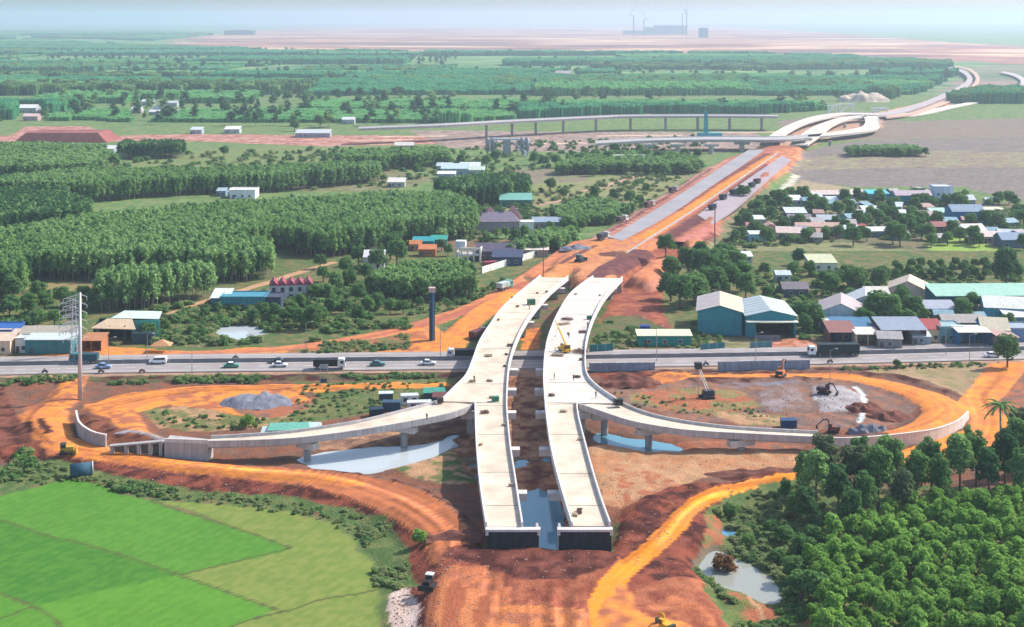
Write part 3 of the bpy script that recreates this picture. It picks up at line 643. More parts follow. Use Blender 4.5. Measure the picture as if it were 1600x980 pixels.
Fg.C *= (.8 + .45 * fbm(Fg.X / 2, Fg.Y, 60, 91, 4))[..., None]
G_FAR = ground_mat('far_ground', fine=.25, bump=.0, sc1=.012, sc2=.05)
Fg.build({0: ('plain', G_FAR, 'green plain reaching to the hazy horizon'), 1: ('airport_site', G_FAR, 'bare reddish building site on the horizon')})
b = MB(); b.add([(-24500, -400, -6), (24500, -400, -6), (24500, 26000, -6), (-24500, 26000, -6)], [(0, 1, 2, 3)])
tag(b.build('terrain', mat('far_plain', (.07, .12, .06), .95, .3, .004)), 'green terrain base', kind='structure')
# ------------------------------------------------------------------ haze: one closed box of even air
b = MB(); b.box((0, 12900, (HAZE_TOP - 12) / 2), (49800, 27000, HAZE_TOP + 12))
hz = b.build('haze', bpy.data.materials.new('haze_air')); tag(hz, 'pale blue haze in the air', kind='stuff')
hm = hz.data.materials[0]; hm.use_nodes = True
hn = hm.node_tree.nodes; hn.remove(hn['Principled BSDF'])
pv = hn.new('ShaderNodeVolumePrincipled'); pv.inputs['Color'].default_value = (*HAZE_COLOR, 1); pv.inputs['Density'].default_value = HAZE_DENSITY
pv.inputs['Anisotropy'].default_value = .3
hm.node_tree.links.new(pv.outputs[0], hn['Material Output'].inputs['Volume'])
# ------------------------------------------------------------------ trees: meshes
print('trees')
BARK = mat('bark', (.13, .10, .075), .9, .3, 4.0)
BARKP = mat('pale_bark', (.34, .30, .25), .9, .3, 3.0)
LF = {'acacia': leaf_mat('acacia_leaves', (.12, .25, .050), (.36, .60, .14), .45),
      'broad': leaf_mat('broadleaf_leaves', (.065, .165, .06), (.22, .38, .12)),
      'dark': leaf_mat('dark_leaves', (.036, .115, .052), (.115, .24, .09)),
      'wood': leaf_mat('plantation_leaves', (.11, .235, .078), (.33, .52, .175), .30),
      'wood2': leaf_mat('light_plantation_leaves', (.14, .28, .095), (.37, .55, .21), .28), 'greyg': leaf_mat('grey_green_leaves', (.09, .15, .075), (.27, .33, .18), .4),
      'lime': leaf_mat('young_leaves', (.14, .30, .09), (.34, .55, .17)),
      'scrub': leaf_mat('scrub_leaves', (.17, .24, .09), (.40, .47, .21)),
      'farwood': leaf_mat('far_leaves', (.07, .33, .16), (.20, .56, .27), .45), 'farlime': leaf_mat('far_young_leaves', (.15, .46, .17), (.36, .68, .28), .5),  # teal of the distance haze mixed into these leaf colours
      'dry': leaf_mat('dry_leaves', (.15, .10, .06), (.30, .21, .13)),
      'rust': leaf_mat('rust_leaves', (.16, .08, .035), (.34, .17, .07))}
def crown_mesh(name, mat_, seed, lobes, nleaf, ls, core=.62, flat=.7, up=.8):
    """lobes: (x,y,z,r) in metres. leaf-sized faces spread through the lobes round a solid core in the dark leaf tint"""
    r = np.random.default_rng(seed)
    lobes = np.array(lobes, float)
    w = lobes[:, 3] ** 2; w /= w.sum()
    k = r.choice(len(lobes), nleaf, p=w)
    d = r.normal(size=(nleaf, 3)); d /= np.linalg.norm(d, axis=1)[:, None]
    d[:, 2] = np.abs(d[:, 2]) * np.where(r.random(nleaf) < .78, 1, -1)
    rad = lobes[k, 3] * (.62 + .46 * r.random(nleaf) ** .6)
    p = lobes[k, :3] + d * rad[:, None] * np.array([1, 1, flat])
    n = d + r.normal(size=(nleaf, 3)) * .5 + np.array([0, 0, up]); n /= np.linalg.norm(n, axis=1)[:, None]
    u = np.cross(n, r.normal(size=(nleaf, 3))); u /= np.linalg.norm(u, axis=1)[:, None]; v = np.cross(n, u)
    s = ls * (.6 + .8 * r.random(nleaf))[:, None]
    bend = n * s * .25
    V = np.stack([p - u * s - bend, p - v * s * .62, p + u * s - bend, p + v * s * .62], 1).reshape(-1, 3)
    Fq = np.arange(4 * nleaf).reshape(-1, 4)
    tint = np.repeat(np.clip(r.normal(.5, .28, nleaf), 0, 1), 4)
    vs, fs, tn = [V], [Fq], [tint]
    me = bpy.data.meshes.new(name)
    allf = Fq.tolist(); base = len(V)
    for (x, y, z, R) in lobes:
        bm = bmesh.new(); bmesh.ops.create_icosphere(bm, subdivisions=1, radius=1)
        c = np.array([q.co[:] for q in bm.verts]); ff = [[q.index for q in f.verts] for f in bm.faces]; bm.free()
        c = c * (R * core * (.8 + .4 * r.random((len(c), 1)))) * np.array([1, 1, flat]) + (x, y, z)
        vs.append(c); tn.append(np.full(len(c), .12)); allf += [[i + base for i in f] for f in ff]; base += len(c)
    V = np.concatenate(vs)
    me.from_pydata(V.tolist(), [], allf)
    a = me.attributes.new('tint', 'FLOAT', 'POINT'); a.data.foreach_set('value', np.concatenate(tn).astype(np.float32))
    me.materials.append(mat_); me.update()
    return me
def lobes_round(seed, R, z0, H_, n, rs):
    r = random.Random(seed); out = [(0, 0, z0 + H_ * .55, R * .72)]
    for i in range(n):
        a = i * 2.4 + r.random(); h = (i + .5) / n
        q = R * (1 - .55 * h) * (.55 + .3 * r.random())
        out.append((math.cos(a) * q, math.sin(a) * q, z0 + H_ * (.25 + .7 * h), R * rs * (.75 + .5 * r.random())))
    return out
def trunk_mesh(name, m, h, r, limbs, seed, spread):
    R_ = random.Random(seed); b = MB()
    b.tube((0, 0, -.4), (0, 0, h * .45), r, r * .7, 7); b.tube((0, 0, h * .45), (R_.uniform(-.1, .1) * h, R_.uniform(-.1, .1) * h, h), r * .7, r * .2, 6)
    for i in range(limbs):
        a = i * 2.4 + R_.random(); z = h * (.4 + .4 * i / max(limbs, 1))
        b.tube((0, 0, z), (math.cos(a) * spread, math.sin(a) * spread, z + spread * .8), r * .42, r * .12, 5)
    return b.mesh(name, m, True)
def tree_proto(name, label, cat, group, trunk, crown):
    t = empty(name, (0, 0, 0), 0, label, cat, group)
    for nm, me in (('trunk', trunk), ('crown', crown)):
        o = bpy.data.objects.new(nm, me); COL.objects.link(o); o.parent = t
    return t
# unit trees (height in metres as built; scaled per tree)
P_ACA, P_BRD, P_TALL, P_PALM = [], [], [], []
LAB_A = 'young lime green acacia tree crowded into the plantation at the lower right'
for i in range(4):
    lb = lobes_round(i + 3, 1.5, 1.5, 3.6, 7, .50)
    P_ACA.append((trunk_mesh('acacia_trunk', BARKP, 4.0, .10, 4, i, .8), crown_mesh('acacia_crown', LF['acacia'], i, lb, 520, .27, .6, .85)))
for i in range(4):
    lb = lobes_round(i + 13, 3.3, 1.8, 5.2, 11, .42)
    P_BRD.append((trunk_mesh('broadleaf_trunk', BARK, 5.0, .28, 6, i, 2.0), crown_mesh('broadleaf_crown', LF['broad'], i + 20, lb, 1500, .40, .6, .8)))
for i in range(4):
    lb = lobes_round(i + 43, 3.3, 2.2 + i * .5, 10.2 - i * .5, 15, .36)
    P_TALL.append((trunk_mesh('tall_trunk', BARK, 11.0, .26, 8, i, 1.9), crown_mesh('tall_crown', LF[('broad', 'dark', 'greyg', 'wood')[i]], i + 50, lb, 1700, .40, .42, .85)))
dk = crown_mesh('dark_round_crown', LF['dark'], 91, lobes_round(91, 3.4, 1.2, 6.2, 14, .45), 1900, .36, .7, .85)
P_DARK = [(P_BRD[0][0], dk)]
slim = crown_mesh('slim_crown', LF['dark'], 92, [(0, 0, 1 + k * .9, .62 - k * .05) for k in range(9)], 420, .2, .7, 1.0)
P_SLIM = [(trunk_mesh('slim_trunk', BARK, 6, .08, 0, 2, .3), slim)]
pb = MB(); prv = None
for k in range(7):
    q = (math.sin(k * .25) * .25, 0, k * 1.35)
    if prv: pb.tube(prv, q, .17 - k * .008, .17 - (k + 1) * .008, 8)
    prv = q
palm_tr = pb.mesh('palm_trunk', BARKP, True)
pv_, pf_, pt_ = [], [], []
rr = random.Random(5)
for k in range(15):
    a = k * 2.399; el = .95 - 1.25 * (k / 15); L = 2.5
    for j in range(6):
        t0, t1 = j / 6, (j + 1) / 6
        def q(t): return (math.cos(a) * L * t + .25, math.sin(a) * L * t, 8.1 + L * (math.sin(el) * t - .75 * t * t))
        p0, p1 = q(t0), q(t1); w = .34 * (1 - t0 * .7); nx, ny = -math.sin(a), math.cos(a)
        n0 = len(pv_)
        pv_ += [p0, p1, (p1[0] + nx * w, p1[1] + ny * w, p1[2] - w * .7), (p0[0] + nx * w, p0[1] + ny * w, p0[2] - w * .7), (p1[0] - nx * w, p1[1] - ny * w, p1[2] - w * .7), (p0[0] - nx * w, p0[1] - ny * w, p0[2] - w * .7)]
        pf_ += [(n0, n0 + 1, n0 + 2, n0 + 3), (n0 + 1, n0, n0 + 5, n0 + 4)]; pt_ += [rr.random() * .6] * 6
palm_cr = bpy.data.meshes.new('palm_fronds'); palm_cr.from_pydata(pv_, [], pf_); palm_cr.materials.append(LF['broad'])
a = palm_cr.attributes.new('tint', 'FLOAT', 'POINT'); a.data.foreach_set('value', pt_)
def add_tree(kind, i, loc, rz, sc, name, label, cat, group):
    t = tree_proto(name, label, cat, group, *kind[i % len(kind)])
    t.location = loc; t.rotation_euler = (0, 0, rz); t.scale = sc if isinstance(sc, tuple) else (sc, sc, sc)
    return t
def gz(x, y):
    if 197 < y < 560 and abs(x) < 299: return N.height(x, y)
    if 560 <= y < 1690 and abs(x) < 1095: return M_.height(x, y)
    return FZ
# ------------------------------------------------------------------ the young plantation (each tree)
R2 = random.Random(3)
pl = [at(x, y, 4.0) for x, y in [(1268, 905), (1262, 870), (1295, 832), (1380, 797), (1490, 772), (1610, 758), (1760, 745), (1900, 900), (1900, 1180), (1270, 1180), (1262, 975), (1280, 940)]]
cand = []
for i in range(46):
    for j in range(60):
        x, y = 48 + i * 2.9 + (j % 2) * 1.4 + R2.uniform(-.7, .7), 150 + j * 3.3 + R2.uniform(-.8, .8)
        if inpoly(np.array([x]), np.array([y]), pl)[0]:
            d = y; px = 800 + x * F / d
            yy = YH + (CAM_H - 4) * F / d
            vis = px < 1625 and yy < 1010
            cand.append((not vis, d, x, y))
cand.sort()
rest_acacia = cand[300:]
for k, (nv, d, x, y) in enumerate(cand[:300]):
    s = R2.uniform(.78, 1.25)
    add_tree(P_ACA, R2.randrange(4), (x, y, gz(x, y)), R2.uniform(0, 6.28), (s, s, s * R2.uniform(.9, 1.15)), 'acacia_tree', LAB_A, 'young tree', 'young acacias of the plantation')
# ------------------------------------------------------------------ single trees: (base x, base y in the photo, height m, width factor)
def trees(kind, lst, name, label, group, h0, cat='tree', seed=1, grow=1.0):
    r = random.Random(seed)
    for k, q in enumerate(lst):
        x, y = at(q[0], q[1], .5); s = q[2] / h0 * grow; w = q[3] if len(q) > 3 else 1.0
        lab = q[4] if len(q) > 4 else label
        add_tree(kind, r.randrange(9), (x, y, gz(x, y)), r.uniform(0, 6.28), (s * w, s * w, s), name, lab, cat, group)
GROVE = [(1275, 800, 13), (1290, 772, 13), (1310, 815, 12), (1335, 790, 13), (1352, 822, 11), (1372, 800, 14), (1395, 778, 13), (1410, 815, 11), (1432, 792, 12), (1455, 770, 12), (1470, 800, 12, .85),
         (1500, 778, 14), (1525, 760, 12), (1545, 785, 12), (1570, 765, 13), (1590, 745, 13), (1598, 785, 12), (1260, 830, 9, 1.1), (1240, 815, 6, 1.1), (1330, 840, 10), (1228, 792, 6, 1), (1255, 770, 9), (1612, 720, 12), (1630, 760, 13), (1650, 735, 13),
         (1440, 760, 9), (1380, 752, 10), (1345, 760, 11), (1512, 735, 10, .55), (1590, 700, 10), (1680, 700, 13), (1700, 760, 12)]
trees(P_TALL, GROVE, 'mixed_tree', 'tall dark green tree in the loose grove between the orange track and the plantation', 'trees of the dark grove', 13, seed=4)
SWAMP = [(1255, 875, 4.5, 1.2), (1240, 908, 4.5, 1.1), (1252, 938, 5, 1.2), (1228, 850, 3.5, 1.3), (1205, 838, 3, 1.3), (1272, 862, 5), (1170, 855, 2.4, 1.2), (1215, 882, 3, 1.3), (1142, 808, 2.6, 1.3), (1275, 950, 6, 1.1)]
trees(P_BRD, SWAMP, 'swamp_tree', 'low spreading tree at the edge of the swamp beside the plantation', 'low trees round the swamp', 7.4, seed=5)
trees(P_PALM or [(palm_tr, palm_cr)], [(1565, 712, 13.5, 1.15)], 'palm_tree', 'lone tall palm tree with drooping fronds before the orange road at the right', None, 9.4)
CLUMP = [(1048, 470, 8), (1062, 482, 9.5, 1.1), (1085, 478, 9, 1.15), (1112, 470, 10, 1.1), (1140, 462, 9.5), (1158, 455, 9, 1.05), (1050, 440, 8), (1075, 432, 9), (1100, 440, 10), (1125, 432, 9), (1150, 430, 8), (1165, 470, 8, .9), (1040, 420, 7), (1095, 415, 8), (1128, 415, 7)]
trees(P_BRD, CLUMP, 'broadleaf_tree', 'rounded broadleaf tree in the dense clump left of the twin gabled sheds', 'trees left of the twin sheds', 7.4, seed=6, grow=1.22)
trees(P_DARK, [(1572, 446, 13.5, .85, 'very large dark round tree standing alone above the village'), (1248, 414, 6.5, 1.0, 'dark ball shaped tree beside the cream roofed house')], 'dark_tree', '', None, 7.6)
trees(P_BRD, [(1574, 577, 9, .85, 'leafy green roadside tree on two stems at the far right of the highway'), (1409, 486, 8.5, .95, 'broad dark tree behind the grey roofed shop row'), (1402, 577, 2.6, 1.2, 'small round roadside bush on the verge above the loop')], 'roadside_tree', '', None, 7.4)
VILL = [(1350, 512, 8), (1372, 508, 9), (1392, 510, 8.5), (1412, 504, 9.5), (1428, 508, 8), (1360, 496, 8), (1338, 505, 7), (1300, 498, 6), (1268, 516, 7), (1255, 505, 6), (1505, 500, 6), (1540, 505, 6), (1496, 486, 6), (1520, 492, 6), (1600, 505, 6), (1300, 462, 6.5), (1335, 455, 7), (1375, 452, 6.5), (1350, 520, 6.5), (1375, 522, 7), (1395, 525, 6.5), (1420, 520, 6), (1362, 500, 6), (1330, 480, 5.5), (1288, 448, 5), (1310, 452, 6), (1325, 450, 7), (1345, 448, 6), (1380, 440, 5), (1265, 432, 5), (1240, 436, 5.5), (1215, 440, 5), (1195, 432, 4.5), (1270, 505, 5.5), (1258, 520, 5), (1245, 500, 4), (1512, 510, 4.5), (1502, 490, 4.5), (1555, 500, 5), (1575, 520, 5), (1200, 468, 4),
        (1190, 370, 5), (1218, 372, 5), (1225, 360, 5), (1160, 372, 4.5), (1150, 378, 4.5), (1250, 370, 5), (1270, 360, 6), (1285, 335, 7), (1270, 330, 7.5), (1258, 320, 7), (1300, 325, 8), (1320, 320, 7), (1310, 340, 7), (1330, 345, 6), (1330, 370, 5), (1310, 372, 5), (1290, 374, 5), (1345, 372, 5), (1360, 345, 6), (1380, 340, 6), (1395, 345, 6), (1395, 380, 8, .9), (1406, 384, 8), (1415, 370, 9, 1.1), (1430, 365, 9), (1425, 345, 6), (1445, 352, 6),
        (1455, 385, 5), (1465, 352, 6), (1478, 325, 6), (1495, 325, 7), (1510, 318, 6), (1460, 325, 5), (1430, 330, 6), (1400, 325, 5), (1540, 355, 7), (1560, 360, 7), (1580, 355, 7), (1595, 345, 7), (1560, 320, 6), (1585, 325, 6), (1530, 385, 5), (1565, 388, 5), (1600, 390, 6), (1350, 318, 5), (1340, 310, 5), (1375, 322, 6), (1445, 315, 5), (1520, 345, 6), (1175, 330, 4.5), (1187, 322, 5)]
trees(P_BRD, VILL, 'village_tree', 'bushy green tree among the houses and roofs of the village', 'trees of the village', 7.4, seed=7, grow=1.2)
RV = random.Random(21); EXTRA = []
for k_ in range(1500):
    if len(EXTRA) >= 125: break
    q_ = (RV.uniform(1150, 1600), RV.uniform(312, 384)) if len(EXTRA) < 90 else (RV.uniform(1270, 1600), RV.uniform(452, 512))
    if q_[1] > 384 - (1600 - q_[0]) * -.01 or any(abs(q_[0] - e_[0]) < 9 and abs(q_[1] - e_[1]) < 5 for e_ in EXTRA): continue
    EXTRA.append((*q_, RV.uniform(4.5, 8.5), RV.uniform(.9, 1.3)))
trees(P_BRD, EXTRA, 'village_tree', 'bushy green tree among the houses and roofs of the village', 'trees of the village', 7.4, seed=17)
ORCH = [(1400 + (k % 11) * 17 + (k * 7) % 9, 420 + (k // 11) * 8 + (k * 5) % 5, 3.6 + (k % 3) * .5) for k in range(33)]
trees(P_BRD, [q for q in ORCH if not 1550 < q[0] < 1595], 'orchard_tree', 'small orchard tree in the loose rows below the olive meadow', 'orchard trees', 7.4, seed=8)
trees(P_SLIM, [(1472, 480, 7), (1477, 474, 8.5), (1485, 480, 6.5), (1493, 482, 9), (1506, 480, 6.5), (1512, 480, 6), (1522, 478, 8.5), (1428, 460, 6), (1398, 447, 6)], 'columnar_tree', 'slim columnar tree in the row before the long green roof', 'slim columnar trees', 9, seed=9)
trees([(palm_tr, palm_cr)], [(1560, 352, 9), (1572, 348, 8), (1583, 352, 9), (1592, 350, 8)], 'village_palm', 'small palm at the far right edge of the village', 'palms of the village', 9.4, seed=10)
LEFTT = [(20, 470, 9), (45, 495, 8), (70, 490, 8), (15, 500, 8), (95, 480, 7), (110, 490, 7.5), (60, 470, 7), (30, 455, 8), (130, 478, 7), (150, 485, 7.5), (85, 510, 5.5), (58, 512, 6), (5, 440, 10), (20, 435, 11), (232, 532, 5.5, 1.2), (210, 520, 3.5), (255, 520, 4.5, 1.2), (275, 512, 4), (300, 525, 3.5), (320, 500, 4), (340, 490, 4),
         (395, 505, 5), (410, 498, 5.5), (430, 500, 5.5), (450, 508, 6), (470, 515, 7), (490, 515, 8, .8), (500, 508, 6), (440, 485, 5), (470, 480, 5), (490, 470, 6), (510, 470, 6), (525, 455, 7), (545, 450, 7), (560, 470, 6), (575, 490, 6), (590, 485, 6), (560, 500, 5), (540, 490, 5), (610, 490, 5), (630, 490, 4.5), (515, 490, 5), (570, 440, 7), (590, 425, 9), (610, 405, 11), (620, 415, 10), (560, 415, 8), (540, 430, 7), (505, 440, 6), (580, 460, 7),
         (655, 480, 3.5), (640, 468, 4), (500, 420, 6), (520, 400, 7), (825, 395, 5), (840, 390, 6), (855, 385, 6.5), (870, 380, 7), (885, 378, 6), (900, 372, 6), (820, 372, 6), (805, 378, 6), (790, 372, 5), (860, 362, 5), (880, 358, 5), (840, 350, 5), (690, 360, 6), (710, 350, 7), (725, 372, 5), (690, 392, 5), (700, 400, 5), (760, 378, 4.5), (920, 352, 5), (910, 360, 5), (930, 345, 4)]
trees(P_BRD, LEFTT, 'scrub_tree', 'shrubby tree in the overgrown land behind the highway on the left', 'trees behind the highway on the left', 7.4, seed=11)
MIDT = [(760, 262, 9), (775, 255, 9), (835, 258, 9), (850, 262, 8), (870, 262, 9), (890, 258, 8), (905, 262, 9), (930, 255, 10), (950, 258, 10), (970, 255, 9), (990, 258, 10), (1010, 256, 10), (1030, 258, 10), (1050, 256, 9), (1070, 252, 9), (1040, 280, 9), (928, 275, 8), (860, 300, 8), (930, 310, 7), (960, 315, 7), (985, 318, 7), (1000, 322, 6), (950, 330, 6), (915, 330, 6), (1010, 300, 5), (720, 260, 8), (700, 262, 8), (650, 275, 8), (600, 272, 8), (1090, 250, 8), (880, 310, 6), (1000, 245, 9), (960, 244, 9), (350, 245, 8), (460, 205, 10), (500, 200, 12), (365, 140, 18), (540, 180, 14), (352, 178, 14), (450, 160, 14), (560, 165, 12)]
trees(P_BRD, MIDT, 'field_tree', 'dark scattered tree in the fields of the middle distance', 'scattered trees in the middle distance', 7.4, seed=12)
def shrub(q, m, h, label, seed):
    x, y = at(q[0], q[1], .6); b = empty('shrub', (x, y, gz(x, y) - .1), 0, label, 'shrub')
    o = bpy.data.objects.new('foliage', crown_mesh('shrub_foliage', LF[m], seed, lobes_round(seed, h * .62, 0, h, 7, .5), 500, h * .085, .65, .8)); COL.objects.link(o); o.parent = b
    st = MB(); st.tube((0, 0, -.2), (0, 0, h * .6), .09, .04, 6); st.build('stem', BARK, b)
shrub((388, 669), 'acacia', 3.0, 'bright green round shrub in front of the grey gravel heap', 71)
shrub((1130, 886), 'rust', 3.4, 'rust brown shrub standing in the swamp pond', 72)
shrub((655, 862), 'acacia', 2.4, 'lime green shrub on the dark bank beside the haul road', 73)

# ------------------------------------------------------------------ masses of vegetation (scattered points)
def source(name, meshes):
    c = bpy.data.collections.new(name)
    for i, me in enumerate(meshes):
        o = bpy.data.objects.new('%s_%d' % (name, i), me); c.objects.link(o)
    return c, len(meshes)
def scatter(name, pts, sc, rz, src, label, cat=None, pick=None):
    c, n = src
    pts = np.asarray(pts, np.float32)
    me = bpy.data.meshes.new(name); me.vertices.add(len(pts)); me.vertices.foreach_set('co', pts.ravel())
    r = np.random.default_rng(len(pts))
    for an, ty, key, v in (('size', 'FLOAT_VECTOR', 'vector', np.asarray(sc, np.float32)), ('turn', 'FLOAT_VECTOR', 'vector', np.c_[np.zeros(len(pts)), np.zeros(len(pts)), rz].astype(np.float32)),
                           ('pick', 'INT', 'value', (r.integers(0, n, len(pts)) if pick is None else np.asarray(pick)).astype(np.int32))):
        at_ = me.attributes.new(an, ty, 'POINT'); at_.data.foreach_set(key, v.ravel())
    o = bpy.data.objects.new(name, me); COL.objects.link(o)
    g = bpy.data.node_groups.new(name, 'GeometryNodeTree')
    g.interface.new_socket('Geometry', in_out='INPUT', socket_type='NodeSocketGeometry'); g.interface.new_socket('Geometry', in_out='OUTPUT', socket_type='NodeSocketGeometry')
    nn, l = g.nodes, g.links
    gi, go = nn.new('NodeGroupInput'), nn.new('NodeGroupOutput')
    ci = nn.new('GeometryNodeCollectionInfo'); ci.inputs['Collection'].default_value = c; ci.inputs['Separate Children'].default_value = True; ci.inputs['Reset Children'].default_value = True
    ip = nn.new('GeometryNodeInstanceOnPoints'); ip.inputs['Pick Instance'].default_value = True
    def attr(nm, ty):
        a = nn.new('GeometryNodeInputNamedAttribute'); a.data_type = ty; a.inputs['Name'].default_value = nm
        return [s for s in a.outputs if s.enabled and s.name == 'Attribute'][0]
    l.new(gi.outputs[0], ip.inputs['Points']); l.new(ci.outputs[0], ip.inputs['Instance'])
    l.new(attr('pick', 'INT'), ip.inputs['Instance Index']); l.new(attr('size', 'FLOAT_VECTOR'), ip.inputs['Scale'])
    er = nn.new('FunctionNodeEulerToRotation'); l.new(attr('turn', 'FLOAT_VECTOR'), er.inputs[0]); l.new(er.outputs[0], ip.inputs['Rotation'])
    l.new(ip.outputs[0], go.inputs[0])
    md = o.modifiers.new('scatter', 'NODES'); md.node_group = g
    return tag(o, label, cat, kind='stuff')
def simple_tree(m, seed, h, R):
    lb = lobes_round(seed, R, h * .10, h * .84, 6, .6)
    return crown_mesh('simple_crown', LF[m], seed, lb, 200, R * .25, .62, 1.0, 1.5)
def with_trunk(me, h):
    b = MB(); b.tube((0, 0, 0), (0, 0, h * .5), .12, .08, 5)
    t = bpy.data.meshes.new('t'); bm = bmesh.new(); bm.from_mesh(me); n0 = len(bm.faces)
    tm = b.mesh('t2', BARKP); bm.from_mesh(tm)
    bm.faces.ensure_lookup_table()
    for f in bm.faces[n0:]: f.material_index = 1
    bm.to_mesh(me); bm.free(); me.materials.append(BARKP); return me
S_WOOD = source('wood_tree', [with_trunk(simple_tree('wood', 100 + i, 12, 2.3), 12) for i in range(4)] + [with_trunk(simple_tree('dark', 110 + i, 12, 2.4), 12) for i in range(2)] + [with_trunk(simple_tree('wood2', 120 + i, 12, 2.3), 12) for i in range(2)])
def clump(m, seed):
    r = random.Random(seed); lb = []
    for i in range(16):
        lb.append(((i % 4 - 1.5) * 2.6 + r.uniform(-.7, .7), (i // 4 - 1.5) * 2.6 + r.uniform(-.7, .7), 8.2 + r.uniform(-.8, .9), 1.75 * r.uniform(.8, 1.15)))
    me = crown_mesh('clump', LF[m], seed, lb, 420, .66, .85, .9, 1.3)
    bm = bmesh.new(); bm.from_mesh(me)      # dark stems under the canopy
    ex = MB()
    for (x, y, z, R) in lb: ex.tube((x, y, 0), (x, y, 8), R * .60, R * .85, 5)
    n0 = len(bm.verts); bm.from_mesh(ex.mesh('e', LF['wood'])); bm.to_mesh(me); bm.free()
    return me
S_CLUMP = source('canopy_clump', [clump('farwood', 200), clump('farwood', 201), clump('farlime', 202), clump('farlime', 203), clump('wood', 204), clump('broad', 205)])
S_SCRUB = source('scrub_bush', [crown_mesh('bush', LF['scrub' if i < 2 else 'broad'], 300 + i, lobes_round(300 + i, 1.0, -.1, 1.3, 5, .5), 140, .2, .6, .8) for i in range(4)])
# plantation woods on the left (outline = canopy edge at tree height)
WOODS = [(12, [(-300, 380), (0, 352), (60, 340), (200, 326), (330, 313), (480, 303), (620, 295), (705, 295), (752, 312), (742, 328), (715, 335), (640, 338), (600, 342), (590, 352), (520, 357), (470, 356), (440, 347), (390, 355), (425, 376), (430, 388), (380, 396), (330, 391), (250, 389), (170, 393), (60, 391), (0, 398), (-300, 420)]),
         (13, [(158, 419), (200, 410), (300, 407), (345, 404), (348, 412), (305, 420), (240, 428), (165, 430)]),
         (13, [(-200, 398), (0, 396), (44, 394), (47, 408), (0, 414), (-200, 420)]),
         (12, [(-300, 278), (0, 272), (130, 260), (300, 260), (480, 253), (580, 246), (592, 256), (520, 263), (400, 270), (250, 275), (140, 285), (0, 280), (-300, 286)]),
         (11, [(-300, 296), (0, 288), (90, 288), (138, 306), (130, 322), (0, 335), (-300, 360)]),
         (10, [(-300, 226), (0, 220), (60, 219), (160, 224), (185, 236), (150, 253), (0, 257), (-300, 264)]),
         (12, [(188, 217), (284, 216), (286, 222), (188, 223)]),
         (11, [(530, 231), (690, 227), (700, 234), (600, 242), (530, 241)]),
         (12, [(715, 273), (760, 266), (832, 269), (835, 280), (770, 288), (700, 288), (668, 280)]),
         (9, [(592, 420), (640, 404), (730, 402), (752, 414), (748, 428), (650, 434), (600, 432)]),
         (8, [(875, 255), (895, 241), (960, 233), (1060, 235), (1100, 245), (1080, 254), (1000, 254)]), (6, [(850, 322), (900, 304), (960, 308), (990, 318), (950, 334), (880, 340)]), (7, [(800, 378), (840, 356), (905, 352), (918, 364), (880, 374)]), (7, [(690, 358), (735, 342), (722, 336), (680, 342)]),
         (7, [(1325, 226), (1440, 224), (1450, 230), (1330, 232)])]
pts, scs, rzs, pk = [], [], [], []
R3 = np.random.default_rng(8)
for wi, (h, px) in enumerate(WOODS):
    pw = [at(x, y, h) for x, y in px]; A = np.array(pw)
    x0, y0, x1, y1 = *A.min(0), *A.max(0); y1 = min(y1, 1680)
    sp = 2.25 if y0 < 760 else 3.2
    gx, gy = np.meshgrid(np.arange(x0, x1, sp), np.arange(y0, y1, sp))
    gx = gx.ravel() + R3.uniform(-.35, .35, gx.size) * sp; gy = gy.ravel() + R3.uniform(-.35, .35, gy.size) * sp
    k = inpoly(gx + (vnoise(gx, gy, 18, 5) - .5) * 10, gy + (vnoise(gx, gy, 18, 6) - .5) * 10, pw)
    gap = vnoise(gx, gy, 22, 15) < .08
    k &= ~gap
    k &= np.abs(gx) < gy * 1.05 * 800 / F + 70
    gx, gy = gx[k], gy[k]
    n = len(gx); s = R3.uniform(.94, 1.06, n) * h / 12; wd = sp / 2.95 * R3.uniform(.85, 1.15, n) * (1 if h > 9.5 else 1.05)
    pts.append(np.c_[gx, gy, [gz(a, b) for a, b in zip(gx, gy)]]); scs.append(np.c_[wd * .95, wd * .95, s]); rzs.append(R3.uniform(0, 6.28, n))
    dark = wi in (4, 6, 8) ; pr = .75 if dark else .14
    pk.append(np.where(R3.random(n) < pr, R3.integers(4, 6, n), np.where((vnoise(gx, gy, 60, 66) > .56) & (R3.random(n) < .75), R3.integers(6, 8, n), R3.integers(0, 4, n))))
scatter('plantation_wood', np.concatenate(pts), np.concatenate(scs), np.concatenate(rzs), S_WOOD, 'dense dark green plantation woods behind the highway on the left', 'wood', np.concatenate(pk))
print('wood trees', sum(map(len, pts)))
# far plantations: a patchwork of blocks, each planted at one height
zone = [at(x, y, FZ) for x, y in [(-900, 205), (-900, 60), (0, 59), (240, 76), (430, 81), (700, 85), (930, 86), (1180, 87), (1380, 93), (1480, 103), (1490, 118), (1430, 148), (1330, 173), (1200, 182), (1000, 182), (800, 191), (690, 199), (600, 203), (480, 207), (260, 205), (150, 192), (40, 195), (0, 205)]]
zone2 = [at(x, y, FZ) for x, y in [(-900, 58), (-900, 46), (200, 46), (330, 55), (240, 64), (0, 58)]]
zone3 = [at(x, y, FZ) for x, y in [(1480, 165), (1560, 150), (1800, 150), (1800, 178), (1520, 178)]]
skip = [[at(x, y, 0) for x, y in p] for p in ([(20, 195), (20, 165), (75, 165), (75, 195)], [(195, 190), (200, 158), (290, 152), (290, 178), (240, 192)], [(840, 122), (905, 110), (905, 125)])]
pts, scs, pk = [], [], []
R4 = random.Random(12); y = 1000.0
